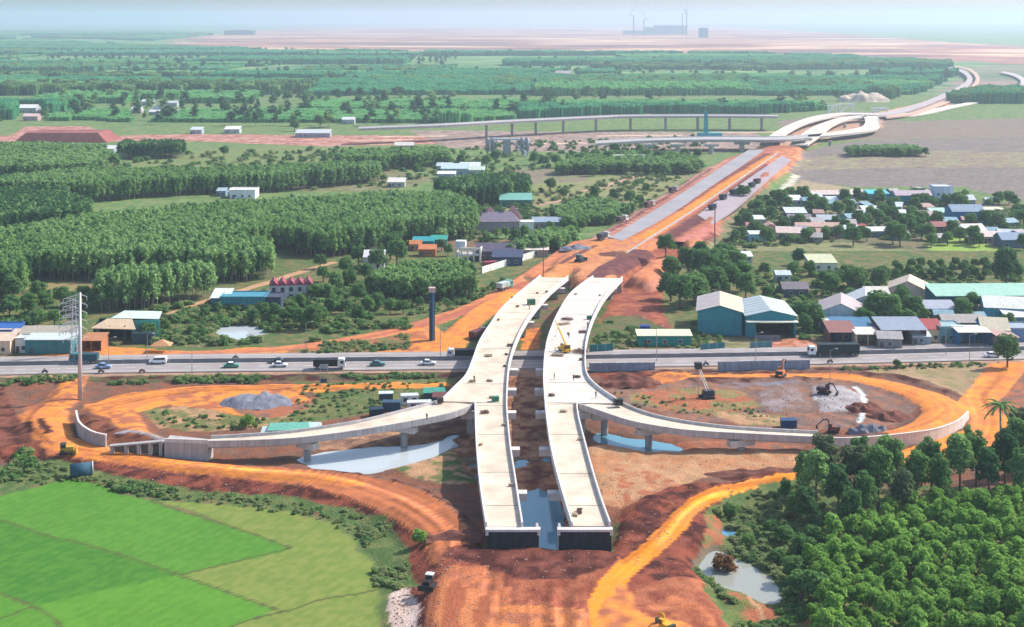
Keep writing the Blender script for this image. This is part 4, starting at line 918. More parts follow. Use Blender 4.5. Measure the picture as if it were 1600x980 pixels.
while y < 9000:
    dy = R4.uniform(45, 110) * (1 + y / 2200); x = -4300.0 + R4.uniform(0, 100)
    while x < 4300:
        dx = R4.uniform(90, 420) * (1 + y / 3600); ty = R4.random()
        gap = 5 + y / 300
        if ty < .78:
            h, var = ((R4.uniform(10, 14), R4.choice(((0, 1), (0, 1), (2, 3), (4, 0)))) if ty < .44 else (R4.uniform(4.5, 8), R4.choice(((2, 3), (2, 3), (0, 2)))) if ty < .70 else (R4.uniform(7, 16), (4, 5)))
            sp = 7 + y / 360
            sk = R4.uniform(-.15, .15)
            gx, gy = np.meshgrid(np.arange(x, x + dx - gap, sp), np.arange(y, y + dy - gap * .6, sp))
            gx = gx.ravel(); gy = gy.ravel() + (gx - x) * sk
            gx = gx + R3.uniform(-.12, .12, gx.size) * sp; gy = gy + R3.uniform(-.12, .12, gy.size) * sp
            if ty >= .70: kk = R3.random(gx.size) < .38; gx, gy = gx[kk], gy[kk]
            k = (inpoly(gx, gy, zone) | inpoly(gx, gy, zone2) | inpoly(gx, gy, zone3)) & (np.abs(gx) < gy * 1.1 * 800 / F + 100)
            for q in skip: k &= ~inpoly(gx, gy, q)
            gx, gy = gx[k], gy[k]; n = len(gx)
            if n:
                s = sp / 10 * 1.12
                pts.append(np.c_[gx, gy, np.full(n, FZ if y > 1660 else .2)]); scs.append(np.c_[np.full(n, s) * R3.uniform(.9, 1.1, n), np.full(n, s) * R3.uniform(.9, 1.1, n), h / 10 * R3.uniform(.85, 1.15, n)])
                pk.append(np.array(var)[R3.integers(0, 2, n)])
        x += dx
    y += dy
pts = np.concatenate(pts)
scatter('far_plantation', pts, np.concatenate(scs), R3.integers(0, 4, len(pts)) * math.pi / 2 + R3.uniform(-.1, .1, len(pts)), S_CLUMP, 'patchwork of green plantations spreading to the airport site', 'plantation', np.concatenate(pk))
print('far clumps', len(pts))
ft, fs_, fk = [], [], []
while len(ft) < 900:
    y_ = R4.uniform(1000, 4200); x_ = R4.uniform(-.42, .42) * y_
    if not (inpoly(np.array([x_]), np.array([y_]), zone)[0]) or vnoise(np.array([x_]), np.array([y_]), 160, 77)[0] < .5: continue
    h_ = R4.uniform(.8, 1.5); w_ = h_ * R4.uniform(1.1, 2.2); ft.append((x_, y_, FZ if y_ > 1660 else .2)); fs_.append((w_, w_, h_)); fk.append(R4.randrange(4, 6) if R4.random() < .7 else R4.randrange(4))
scatter('far_trees', ft, fs_, R3.uniform(0, 6.28, len(ft)), S_WOOD, 'dark loose trees dotted over the far plantations', 'trees', fk)
# scrub and undergrowth
sp_, ss_, pk_ = [], [], []
def bushes(px, n, s0, s1, kinds=(0, 1, 2, 3), z=.5, mask=None):
    pw = [at(x, y, z) for x, y in px]; A = np.array(pw); c = 0; t = 0
    while c < n and t < n * 40:
        t += 1
        x, y = R3.uniform(A[:, 0].min(), A[:, 0].max()), R3.uniform(A[:, 1].min(), A[:, 1].max())
        if inpoly(np.array([x]), np.array([y]), pw)[0] and vnoise(np.array([x]), np.array([y]), 7, 44)[0] > .38:
            g_ = gz(x, y)
            if g_ < .05: continue
            s = R3.uniform(s0, s1); sp_.append((x, y, g_ - .1)); ss_.append((s, s, s * R3.uniform(.6, 1.0))); pk_.append(kinds[R3.integers(0, len(kinds))]); c += 1
bushes([(-100, 735), (90, 724), (170, 748), (280, 766), (430, 782), (540, 797), (600, 822), (636, 870), (625, 925), (600, 960), (592, 900), (560, 845), (510, 812), (330, 784), (236, 778), (160, 760), (111, 750), (0, 770), (-100, 780)], 420, .25, .75, (0, 1, 0, 2))
bushes([(170, 755), (280, 768), (280, 778), (180, 768)], 60, .5, 1.1, (0, 2, 3)); bushes([(0, 715), (45, 708), (75, 735), (0, 755)], 60, .6, 1.4, (0, 2, 3))
bushes([(560, 820), (610, 840), (640, 880), (625, 925), (600, 980), (585, 900)], 190, .3, .9, (0, 1, 0, 2))
bushes([(1115, 805), (1150, 782), (1262, 756), (1300, 810), (1265, 860), (1255, 960), (1215, 950), (1215, 905), (1150, 868), (1110, 845)], 430, .3, 1.2, (0, 1, 0, 2))
bushes([(1120, 960), (1215, 950), (1260, 965), (1200, 985), (1130, 990)], 120, .3, .9, (0, 2, 3)); bushes([(1085, 890), (1110, 900), (1130, 930), (1160, 950), (1100, 930)], 60, .4, 1.0)
bushes([(-100, 597), (120, 592), (115, 600), (-100, 606)], 80, .5, 1.3); bushes([(150, 592), (500, 590), (740, 584), (740, 590), (500, 597), (170, 602)], 260, .4, 1.2, (0, 1, 2, 2))
bushes([(480, 605), (690, 596), (700, 620), (600, 640), (500, 660), (440, 660)], 150, .3, .9, (0, 0, 2)); bushes([(230, 645), (420, 655), (400, 675), (260, 670)], 60, .3, .9, (0, 1, 2))
bushes([(1310, 578), (1560, 568), (1560, 573), (1310, 584)], 80, .3, .9); bushes([(930, 610), (1200, 640), (1250, 668), (1000, 640)], 70, .2, .7, (0, 1))
bushes([(240, 480), (330, 470), (480, 500), (640, 505), (640, 520), (430, 540), (240, 540)], 420, .8, 2.2, (0, 0, 2, 3)); bushes([(380, 470), (600, 440), (640, 500), (420, 505)], 420, 1.0, 2.6, (2, 3, 0))
bushes([(460, 545), (640, 525), (640, 548), (480, 556)], 140, .4, 1.3, (0, 1, 2)); bushes([(930, 500), (1050, 520), (1060, 545), (925, 550)], 160, .3, 1.1, (0, 2, 3)); bushes([(0, 500), (130, 490), (130, 515), (0, 520)], 140, 1, 2.4, (2, 3))
bushes([(1180, 420), (1600, 425), (1600, 470), (1400, 455), (1250, 500), (1190, 470)], 380, .8, 2.0, (0, 2, 3)); bushes([(1120, 400), (1160, 330), (1340, 300), (1600, 330), (1600, 372), (1450, 370), (1300, 380)], 520, 1.0, 2.6, (2, 3, 3, 0))
bushes([(1250, 500), (1600, 510), (1600, 535), (1250, 535)], 120, .5, 1.5, (2, 3)); bushes([(1060, 500), (1200, 530), (1200, 545), (1060, 548)], 120, .4, 1.2, (0, 2))
bushes([(830, 300), (1080, 262), (1000, 330), (930, 350), (830, 350)], 360, .8, 2.2, (0, 0, 2, 3)); bushes([(640, 350), (860, 345), (900, 360), (850, 395), (620, 360)], 240, 1, 2.4, (2, 3, 0))
bushes([(560, 330), (830, 310), (830, 345), (740, 350), (600, 400), (560, 400)], 300, 1.0, 2.6, (2, 3)); bushes([(0, 262), (480, 300), (700, 290), (840, 265), (1090, 250), (1090, 240), (700, 232), (520, 232), (300, 240)], 500, 1.4, 3.4, (2, 3, 0))
bushes([(760, 240), (1100, 235), (1100, 215), (760, 222)], 130, 1.4, 3.0, (2, 3)); bushes([(620, 460), (760, 450), (800, 430), (760, 470), (690, 495), (620, 500)], 150, .6, 1.6, (0, 2, 3))
bushes([(1140, 395), (1080, 480), (1060, 440), (1130, 375), (1165, 335), (1175, 345)], 160, .6, 1.6, (0, 2, 3))
for a, b, c in rest_acacia and [(q[2], q[3], 3) for q in rest_acacia[:400]] or []:
    sp_.append((a, b, gz(a, b))); ss_.append((1.4, 1.4, 3.2)); pk_.append(3)
scatter('undergrowth', sp_, ss_, R3.uniform(0, 6.28, len(sp_)), S_SCRUB, 'bushes and undergrowth on verges and rough ground', 'undergrowth', pk_)

# loose stones on the bare soil
st_m = mat('stone', (.30, .20, .16), .95, .3, 1.0); rocks = []
for i in range(3):
    bm = bmesh.new(); bmesh.ops.create_icosphere(bm, subdivisions=1, radius=1)
    for v in bm.verts: v.co *= random.uniform(.65, 1.15); v.co.z *= .7
    me = bpy.data.meshes.new('stone'); bm.to_mesh(me); bm.free(); me.materials.append(st_m); rocks.append(me)
S_STONE = source('stone', rocks); sp2, ss2 = [], []
for px, n_ in (([(660, 870), (940, 855), (930, 1000), (665, 1000)], 260), ([(960, 850), (1060, 765), (1200, 745), (1100, 815), (1100, 905), (1000, 925)], 380), ([(605, 930), (640, 925), (665, 990), (612, 990)], 160), ([(930, 600), (1250, 600), (1400, 640), (1300, 675), (1000, 645)], 420), ([(1190, 608), (1345, 610), (1345, 652), (1190, 650)], 420), ([(30, 640), (130, 715), (400, 757), (600, 800), (640, 850), (590, 835), (400, 782), (100, 745)], 420), ([(920, 705), (1250, 715), (1060, 780), (960, 800)], 240), ([(760, 600), (850, 600), (880, 760), (770, 760)], 260)):
    pw = [at(x, y, 1.5) for x, y in px]; A = np.array(pw); c = 0
    while c < n_ * .6:
        x, y = R3.uniform(A[:, 0].min(), A[:, 0].max()), R3.uniform(A[:, 1].min(), A[:, 1].max())
        if not inpoly(np.array([x]), np.array([y]), pw)[0]: continue
        g_ = gz(x, y); c += 1
        if g_ < .03: continue
        q = R3.uniform(.10, .36) ** 1.2; sp2.append((x, y, g_)); ss2.append((q, q, q))
scatter('stones', sp2, ss2, R3.uniform(0, 6.28, len(sp2)), S_STONE, 'loose stones and clods scattered over the bare soil')
# ------------------------------------------------------------------ roads
print('roads and bridges')
ASPH = mat('dusty_asphalt', (.30, .27, .265), .9, .14, .15, fine=.06)
ASPH2 = mat('new_asphalt', (.30, .29, .31), .9, .14, .06, fine=.05)
PAINTW = mat('road_paint', (.75, .75, .72), .7, .1)
CONC = mat('deck_concrete', (.62, .52, .41), .85, .24, .16, fine=.10)
CONC2 = mat('pale_deck_concrete', (.62, .565, .50), .85, .24, .2, fine=.12)
CONCG = mat('grey_concrete', (.42, .40, .40), .85, .14, .25, streak=.22, fine=.05)
CONCW = mat('parapet_concrete', (.66, .62, .60), .85, .10, .4, streak=.12)
ABUT_SHADE = mat('shaded_abutment_face', (.03, .033, .045), .7, .3, .5, streak=.4)  # shade on the abutment fronts, put into the colour
STEEL = mat('steel', (.35, .36, .38), .45, .15, 1.0, metal=.6)
RUBBER = mat('rubber', (.025, .025, .027), .85, .2)
GLASS = mat('dark_glass', (.03, .045, .06), .08, .05, spec=.8)
def ribbon(L, R, top, thick, closed=True):
    """deck slab between two 3-D edge lines"""
    b = MB(); n = len(L); vs = []
    for l, r in zip(L, R):
        vs += [(l[0], l[1], l[2] + top), (r[0], r[1], r[2] + top), (r[0], r[1], r[2] + top - thick), (l[0], l[1], l[2] + top - thick)]
    fs = []
    for i in range(n - 1):
        a, c = 4 * i, 4 * i + 4
        for j in range(4): k = (j + 1) % 4; fs.append((a + j, a + k, c + k, c + j))
    fs += [(0, 1, 2, 3), (4 * n - 1, 4 * n - 2, 4 * n - 3, 4 * n - 4)]
    return b.add(vs, fs)
def edges(center, w):
    P = [np.array(p, float) for p in center]; L, R = [], []
    for i, p in enumerate(P):
        d = P[min(i + 1, len(P) - 1)] - P[max(i - 1, 0)]; d = d[:2] / np.linalg.norm(d[:2]); n = np.array([-d[1], d[0]])
        ww = w[i] if hasattr(w, '__len__') else w
        L.append((p[0] + n[0] * ww / 2, p[1] + n[1] * ww / 2, p[2])); R.append((p[0] - n[0] * ww / 2, p[1] - n[1] * ww / 2, p[2]))
    return L, R
hwc = smooth_line([(*p, 1.06) for p in HW], 8)
L_, R_ = edges(hwc, HWW - 2.0)
tag(ribbon(L_, R_, 0, .5).build('highway', ASPH), 'grey dusty two way highway crossing under the decks', kind='structure')
for off, dash in ((-HWW / 2 + 2.6, 0), (HWW / 2 - 2.6, 0), (-4.6, 1), (4.6, 1), (-1.0, 0), (1.0, 0)):
    b = MB(); acc = 0
    for i in range(len(hwc) - 1):
        p, q = hwc[i], hwc[i + 1]; d = q - p; Ln = np.linalg.norm(d[:2]); u = d / Ln; nrm = np.array([-u[1], u[0]])
        t = 0.0
        while t < Ln:
            e = min(t + (3.0 if dash else Ln), Ln)
            c = [p[:2] + u[:2] * s + nrm * (off + o) for s, o in ((t, -.09), (e, -.09), (e, .09), (t, .09))]
            n0 = len(b.v); b.v += [(*q2, 1.066) for q2 in c]; b.f.append((n0, n0 + 1, n0 + 2, n0 + 3))
            t += 9.0 if dash else Ln + 1
    tag(b.build('lane_marking', PAINTW), ('dashed' if dash else 'solid') + ' white line painted along the highway', kind='structure')
bar = empty('median_barrier', (0, 0, 0), 0, 'long low concrete barrier coloured as its shaded side along the middle of the highway', 'barrier')
b = MB(); b.sweep([(p[0], p[1], 1.07) for p in hwc], [(-.3, 0), (-.14, .35), (-.1, 1.0), (.1, 1.0), (.14, .35), (.3, 0)]); b.build('barrier_wall', mat('dark_barrier', (.20, .19, .20), .9, .25, .3), bar)  # wall grey darkened to hold the shade of its near side
b = MB(); b.sweep([(p[0], p[1], 2.07) for p in hwc], [(-.06, 0), (-.06, .12), (.06, .12), (.06, 0)]); b.build('top_rail', STEEL, bar)
# expressway carriageways beyond the decks
def px_ribbon(name, L, R, z, thick, m, label, k=5):
    zl = z if hasattr(z, '__len__') else [z] * len(L)
    A = smooth_line([at3(*p, h) for p, h in zip(L, zl)], k); B = smooth_line([at3(*p, h) for p, h in zip(R, zl)], k)
    return tag(ribbon(A, B, 0, thick).build(name, m), label, kind='structure')
px_ribbon('expressway', [(952, 371), (992, 347), (1036, 320), (1060, 305), (1094, 283), (1141, 252), (1170, 234)], [(972, 376), (1029, 345), (1067, 322), (1090, 305), (1127, 280), (1160, 258), (1194, 234)], [5.5] * 7, .8, ASPH2, 'left grey carriageway of the unfinished expressway')
px_ribbon('expressway', [(1090, 336), (1131, 306), (1168, 280), (1190, 265), (1222, 243)], [(1112, 350), (1150, 325), (1188, 291), (1208, 273), (1236, 250)], [4.95] * 5, .9, mat('mauve_asphalt', (.36, .30, .325), .9, .15, .06), 'right mauve grey carriageway of the unfinished expressway')
b = MB(); b.sweep([at3(x, y, 5.3) for x, y in ((978, 397), (1030, 363), (1084, 329), (1150, 284), (1214, 240))], [(-.3, -.5), (-.3, .45), (.3, .45), (.3, -.5)])
tag(b.build('concrete_kerb', CONCG), 'pale concrete kerb line along the red median', kind='structure')
px_ribbon('expressway', [(1362, 178), (1395, 173), (1440, 160), (1484, 142), (1506, 130), (1511, 121), (1500, 112), (1480, 106)], [(1374, 181), (1410, 175.5), (1450, 163), (1496, 144), (1515, 132), (1519, 121), (1507, 110), (1486, 104.6)], [4.5, 3.5] + [3] * 6, 1.5, mat('far_grey', (.42, .36, .37), .9, .1, .02), 'far curving grey carriageway')
px_ribbon('expressway', [(1380, 181), (1416, 177), (1456, 164), (1502, 145), (1520, 132), (1524, 120), (1512, 109), (1490, 104)], [(1386, 184), (1430, 178), (1466, 166), (1510, 147), (1527, 133), (1530, 119), (1517, 108), (1494, 103)], [3] * 8, 1.2, mat('far_pink', (.55, .36, .28), .9, .1, .02), 'far curving pinkish earth carriageway')
px_ribbon('side_road', [(1375, 180), (1431, 175), (1490, 164), (1536, 156)], [(1385, 184), (1440, 179), (1495, 167), (1540, 157.5)], [2] * 4, 1.2, CONC2, 'pale concrete slip road in the distance')
px_ribbon('side_road', [(1562, 113), (1584, 119), (1595, 128), (1580, 142), (1540, 152)], [(1568, 111.5), (1592, 117), (1604, 128), (1590, 144), (1548, 155)], [1] * 5, 1.2, mat('far_pale', (.48, .42, .40), .9, .1, .02), 'pale curving road at the far right')
# ------------------------------------------------------------------ viaducts
def zdeck(y): return float(np.interp(y, [433, 520, 600, 660, 822], [6.3, 7.3, 7.4, 7.1, 6.6]))
JOINT = mat('joint', (.10, .09, .085), .9, .2)
def deck_edges(L, R):
    return [at3(x, y, zdeck(y)) for x, y in L], [at3(x, y, zdeck(y)) for x, y in R]
def parapet(root, pts, side, h=.82, w=.25, m=None, out=.0):
    b = MB(); s = 1 if side == 'L' else -1
    b.sweep(pts, [(s * (out + .05), -1.1), (s * (out + .05), h), (s * (out - w), h), (s * (out - w - .08), .03), (s * (out - w - .08), -.03), (s * (out - .12), -.05), (s * (out - .12), -1.1)])
    return b.build('parapet', m or CONCW, root)
def pier(root, x, y, ztop, rz, w, cap_ext=(0, 0), r=.95, cols=2, zb=-1.5):
    cap = MB(); c, s = math.cos(rz), math.sin(rz)
    x0, x1 = -w / 2 - cap_ext[0], w / 2 + cap_ext[1]; mx = (x0 + x1) / 2
    cap.box((x + c * mx, y + s * mx, ztop - .75), (x1 - x0, 2.1, 1.5), rz, 1.0)
    for i in range(cols):
        o = 0 if cols == 1 else (-w * .28 if i == 0 else w * .28)
        b = MB(); b.tube((x + c * o, y + s * o, zb), (x + c * o, y + s * o, ztop - 1.45), r, r, 14)
        p = b.build('pier', CONCG, root, True)
    cap.build('pier_cap', CONCW, p)
def joint_lines(root, L, R, ys_, pad=.0):
    """thin transverse joints; ys_ = photo rows"""
    LA, RA = np.array(L), np.array(R)
    for y in ys_:
        b = MB(); zz = zdeck(y)
        Yw = at(800, y, zz)[1]
        o1 = np.argsort(LA[:, 1]); o2 = np.argsort(RA[:, 1])
        xl, xr = np.interp(Yw, LA[o1, 1], LA[o1, 0]), np.interp(Yw, RA[o2, 1], RA[o2, 0])
        b.box(((xl + xr) / 2, Yw, zz + .012), (xr - xl - .8, .16, .03)); b.build('expansion_joint', JOINT, root)
def dens(pts, k=4): return smooth_line(pts, k)
def lin_dens(pts, n=3):
    out = []
    for a, b_ in zip(pts[:-1], pts[1:]):
        for j in range(n):
            t = j / n; out.append(tuple(np.array(a) * (1 - t) + np.array(b_) * t))
    out.append(tuple(pts[-1])); return out
rootL = empty('viaduct', (0, 0, 0), 0, 'left curved concrete viaduct with the ramp sweeping off to the left', 'bridge')
rootR = empty('viaduct', (0, 0, 0), 0, 'right pale concrete viaduct with the ramp sweeping off to the right', 'bridge')
def zramp_l(x): return float(np.interp(x, [255, 320, 480, 620, 745], [4.4, 4.7, 5.8, 6.7, 7.15]))
def zramp_r(x): return float(np.interp(x, [900, 1000, 1100, 1200, 1290], [7.15, 6.5, 5.4, 4.6, 3.9]))
# left deck, far part then near part
Lf = [(844, 433), (817, 455), (786, 482), (766, 509), (749, 536), (739, 563), (728, 589), (712, 606), (691, 627)]
Rf = [(888, 434), (861, 456), (834, 487), (817, 513), (803, 545), (796, 572), (793.5, 595), (792.8, 610), (792.3, 630)]
Ln = [(741.5, 630), (742, 645), (743.5, 690), (748, 747), (753, 786), (759, 823)]
Rn = [(792.3, 630), (793.3, 652), (798, 700), (806, 752), (811.5, 789), (817, 823)]
def deck(root, Lp, Rp, m, k=4):
    L, R = deck_edges(Lp, Rp); L, R = dens(L, k), dens(R, k)
    ribbon(L, R, 0, .55).build('deck_slab', m, root)
    Li, Ri = [], []
    for l, r in zip(L, R):
        l, r = np.array(l), np.array(r); Li.append(l + (r - l) * .16); Ri.append(r - (r - l) * .16)
    ribbon(Li, Ri, -.56, 1.25).build('box_girder', CONCG, root)
    return L, R
LfW, RfW = deck(rootL, Lf, Rf, CONC); LnW, RnW = deck(rootL, Ln, Rn, CONC)
parapet(rootL, LfW, 'R'); parapet(rootL, RfW + RnW[1:], 'L'); parapet(rootL, LnW, 'R')
joint_lines(rootL, LfW, RfW, (440, 459, 489, 503, 545, 566, 600)); joint_lines(rootL, LnW, RnW, (634, 679, 738, 790))
Lf2 = [(891, 434), (866, 462), (850, 494), (844, 525), (843, 560), (845.5, 590), (850, 628)]
Lf2 = [(926, 434), (894, 458), (873, 489), (858, 524), (851, 556), (849, 594), (851, 629)]
Rf2 = [(973, 435), (947, 463), (930, 492), (919, 524), (915, 556), (921, 594), (967, 630)]
Ln2 = [(851.3, 630), (853, 650), (860, 700), (870, 744), (882, 786), (893, 822)]
Rn2 = [(902, 631), (904, 652), (916, 700), (928, 744), (941, 786), (954, 822)]
LfW2, RfW2 = deck(rootR, Lf2, Rf2, CONC2, 5); LnW2, RnW2 = deck(rootR, Ln2, Rn2, CONC)
parapet(rootR, LfW2 + LnW2[1:], 'R'); parapet(rootR, RfW2, 'L'); parapet(rootR, RnW2, 'L')
joint_lines(rootR, LfW2, RfW2, (442, 470, 491, 553, 598)); joint_lines(rootR, LnW2, RnW2, (632, 679, 740, 790))
# ramps
FL = [(691, 627), (640, 641), (560, 660.5), (480, 673), (420, 679.5), (330, 685)]
NL = [(742, 632.5), (702, 648), (615, 665), (530, 678.5), (440, 688), (322, 691.5)]
FR = [(967, 630), (1001, 644.5), (1043, 656), (1102, 665.5), (1170, 672), (1278, 677.5)]
NR = [(903, 632), (942, 645.5), (984, 659), (1040, 669.5), (1102, 676), (1288, 685.5)]
def ramp(root, Fp, Np, zf, m):
    A = dens([at3(x, y, zf(x)) for x, y in Fp], 6); B = dens([at3(x, y, zf(x)) for x, y in Np], 6)
    ribbon(A, B, 0, .5).build('ramp_slab', m, root)
    Ai = [np.array(a) * .8 + np.array(b_) * .2 for a, b_ in zip(A, B)]; Bi = [np.array(a) * .2 + np.array(b_) * .8 for a, b_ in zip(A, B)]
    ribbon(Ai, Bi, -.51, 1.0).build('ramp_girder', CONCG, root)
    return A, B
FLw, NLw = ramp(rootL, FL, NL, zramp_l, CONC)
FRw, NRw = ramp(rootR, FR, NR, zramp_r, CONC)
CURB = mat('ramp_edge_concrete', (.50, .47, .47), .85, .12, .4, streak=.2)
parapet(rootL, FLw, 'R', .65, .28, CURB); parapet(rootL, NLw, 'L', .35, .3, CURB)
parapet(rootR, FRw, 'L', .7, .28, CURB); parapet(rootR, NRw, 'R', .35, .3, CURB)
# piers
def mid(Ls, Rs, Yw):
    L, R = np.array(Ls), np.array(Rs); o1, o2 = np.argsort(L[:, 1]), np.argsort(R[:, 1])
    return np.interp(Yw, L[o1, 1], L[o1, 0]), np.interp(Yw, R[o2, 1], R[o2, 0])
for Yw in (263, 289, 315, 334, 353, 410, 436, 464):
    for root, A, B, C_, D_, inner in ((rootL, LnW, RnW, LfW, RfW, 1), (rootR, LnW2, RnW2, LfW2, RfW2, 0)):
        l, r = mid(A, B, Yw) if Yw < 309 else mid(C_, D_, Yw)
        ypx = YH + (CAM_H - 9) * F / Yw
        if Yw >= 309: l = max(l, r - 11.5) if inner else l; r = min(r, l + 11.5)
        e = 2.6 if Yw < 400 else 1.4
        pier(root, (l + r) / 2, Yw, zdeck(ypx) - 1.85, 0, r - l - .8, (0, e) if inner else (e, 0))
for root, lst, A, B in ((rootL, ((628, 698), (484, 716)), FLw, NLw), (rootR, ((945, 680), (1015, 699), (1160, 708)), FRw, NRw)):
    for x, y in lst:
        X, Y = at(x, y, 0)
        k = int(np.argmin([abs((a[0] + b_[0]) / 2 - X) for a, b_ in zip(A, B)])); c = (np.array(A[k]) + np.array(B[k])) / 2
        dv = np.array(B[k]) - np.array(A[k]); pier(root, c[0], c[1], c[2] - 1.55, math.atan2(dv[1], dv[0]), np.linalg.norm(dv[:2]) * .62, r=.85, cols=1)
# abutments at the near end: front wall coloured near black for its shade, under a pale cap beam
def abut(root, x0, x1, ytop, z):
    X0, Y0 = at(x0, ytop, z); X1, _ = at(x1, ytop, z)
    b = MB(); b.box(((X0 + X1) / 2, Y0 - .15, (z + 2.5) / 2 - .3), (X1 - X0, .9, z - 2.5)); o = b.build('abutment', ABUT_SHADE, root)
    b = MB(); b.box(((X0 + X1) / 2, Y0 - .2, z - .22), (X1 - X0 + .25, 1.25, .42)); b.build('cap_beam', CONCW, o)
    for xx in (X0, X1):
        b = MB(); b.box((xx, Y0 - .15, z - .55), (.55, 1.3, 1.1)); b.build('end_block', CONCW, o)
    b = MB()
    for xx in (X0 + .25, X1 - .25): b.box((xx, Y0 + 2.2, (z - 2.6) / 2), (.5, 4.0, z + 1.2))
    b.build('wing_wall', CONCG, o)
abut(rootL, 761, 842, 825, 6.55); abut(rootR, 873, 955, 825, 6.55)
for root, x0, x1 in ((rootL, 846, 886), (rootR, 928, 971)):
    X0, Y0 = at(x0, 435, 6.2); X1, _ = at(x1, 435, 6.2)
    b = MB(); b.box(((X0 + X1) / 2, Y0 + .6, 2.8), (X1 - X0, 1.2, 6.0)); b.build('back_wall', CONCG, root)
# left ramp: abutment box, open frame and curved wall
A0, B0 = FLw[-1], NLw[-1]
w1 = at3(257, 691, 4.4)
b = MB(); n_ = [(B0[0] + .4, B0[1] - .25), (w1[0], w1[1] - .1), (w1[0], w1[1] + 5.0), (A0[0] + .4, A0[1] + .3)]
b.prism(n_, -.5, 4.4); o = b.build('abutment', CONCG, rootL)
b = MB(); b.sweep([(B0[0] + .5, B0[1] - .1, 4.4), (w1[0], w1[1] + .05, 4.3)], [(-.3, 0), (-.3, .9), (.05, .9), (.05, 0)]); b.build('edge_wall', CONCW, o)
fr = empty('retaining_frame', at3(228, 709, 1.5), 0, 'unfinished concrete frame with dark openings beside the left ramp abutment', 'retaining wall')
b = MB()
for i, (x, h) in enumerate(((-7.6, 1.9), (-4.4, 2.1), (-1.6, 2.4), (1.0, 2.6), (3.4, 2.9))): b.box((x, 0, h / 2 - .3), (.7, 1.0, h))
b.build('column', CONCG, fr)
b = MB(); b.side([(-8.2, 1.6), (4.0, 2.65), (4.0, 3.0), (-8.2, 1.9)], -.6, .8); b.build('slab', CONCG, fr)
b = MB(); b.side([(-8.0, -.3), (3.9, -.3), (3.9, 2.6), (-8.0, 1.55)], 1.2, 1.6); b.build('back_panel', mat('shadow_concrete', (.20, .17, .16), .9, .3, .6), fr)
def wall(name, pts, h, thick, m, label, n):
    r = empty(name, pts[0], 0, label, 'retaining wall'); P = smooth_line([np.array(p) - np.array(pts[0]) for p in pts], n)
    for i in range(len(P) - 1):
        a, c = P[i], P[i + 1]; d = c - a; Ln_ = np.hypot(d[0], d[1]); hh = h(i / (len(P) - 1))
        b = MB(); b.box(((a[0] + c[0]) / 2, (a[1] + c[1]) / 2, (a[2] + c[2]) / 2 + hh / 2 - .5), (Ln_ - .05, thick, hh + 1.0), math.atan2(d[1], d[0])); b.build('wall_panel', m, r)
    b = MB(); b.sweep([(p[0], p[1], p[2] + h(i / (len(P) - 1))) for i, p in enumerate(P)], [(-thick * .6, .003), (-thick * .6, .25), (thick * .6, .25), (thick * .6, .003)]); b.build('coping', CONCW, r)
    return r
wall('retaining_wall', [at3(119, 660, 1.5), at3(123, 677, 1.5), at3(135, 688, 1.5), at3(150, 695, 1.5), at3(166, 698, 1.5)], lambda t: 2.7 - .1 * t, .4, CONCG, 'short curved grey retaining wall of panels on the left loop', 2)
wall('retaining_wall', [at3(1289, 709, .4), at3(1345, 707, .4), at3(1415, 699, .4), at3(1462, 690, .4), at3(1496, 676, .4), at3(1513, 660, .4)], lambda t: 3.5 - 1.0 * t, .4, CONCW, 'long curved concrete retaining wall holding the right orange loop', 4)
# far crossing, interchange decks and the long viaduct
def far_deck(root, L, R, z, m, name='deck_slab', thick=1.6):
    A = smooth_line([at3(x, y, z) for x, y in L], 5); B = smooth_line([at3(x, y, z) for x, y in R], 5)
    ribbon(A, B, 0, thick).build(name, m, root); return A, B
WHITE_C = mat('bright_concrete', (.60, .53, .46), .85, .16, .03)
r = empty('flyover', at3(1290, 215, 0), 0, 'far white twin flyover decks joining in a loop', 'bridge'); off = Vector(r.location)
def at_off(x, y, z): return tuple(Vector(at3(x, y, z)) - off)
def far_part(root, o_, L, R, z, m, name, thick=1.6):
    A = smooth_line([tuple(Vector(at3(x, y, z)) - o_) for x, y in L], 5); B = smooth_line([tuple(Vector(at3(x, y, z)) - o_) for x, y in R], 5)
    ribbon(A, B, 0, thick).build(name, m, root)
    par = MB(); par.sweep(B, [(-.2, 0), (-.2, .6), (.2, .6), (.2, 0)]); par.sweep(A, [(-.2, 0), (-.2, .6), (.2, .6), (.2, 0)]); par.build('parapet', CONCW, root)
far_part(r, off, [(1187, 226), (1212, 207), (1240, 193), (1275, 182), (1319, 176.5), (1372, 177)], [(1217, 226), (1227, 211), (1258, 194), (1300, 183), (1330, 180), (1372, 180.5)], 5, WHITE_C, 'deck_slab', 1.1)
far_part(r, off, [(1235, 226), (1251, 212), (1276, 197), (1312, 185), (1350, 180.5)], [(1262, 226), (1286, 210), (1300, 197.5), (1325, 187), (1356, 183)], 5, WHITE_C, 'deck_slab', 1.1)
far_part(r, off, [(1346, 181), (1352, 187), (1351, 195), (1340, 201), (1300, 207.5), (1262, 211)], [(1372, 181), (1374, 189), (1374, 198), (1360, 205), (1302, 212), (1264, 215)], 5, WHITE_C, 'loop_ramp', 1.1)
for x, y in ((1297, 228), (1262, 231), (1340, 214), (1365, 208), (1320, 200), (1280, 206)):
    b = MB(); q = at_off(x, y, 0); b.tube((q[0], q[1], -2), (q[0], q[1], 3.95), 1.4, 1.4, 8); b.build('pier', CONCG, r)
r = empty('overpass', at3(1150, 240, 0), 0, 'far grey overpass on stout piers crossing the unfinished expressway', 'bridge'); off = Vector(r.location)
far_part(r, off, [(930, 221), (1000, 217), (1060, 215), (1130, 214), (1215, 214), (1262, 211)], [(930, 225), (1000, 221), (1060, 219.5), (1130, 219), (1215, 219.5), (1264, 215.5)], 9, CONCG, 'deck_slab', 1.5)
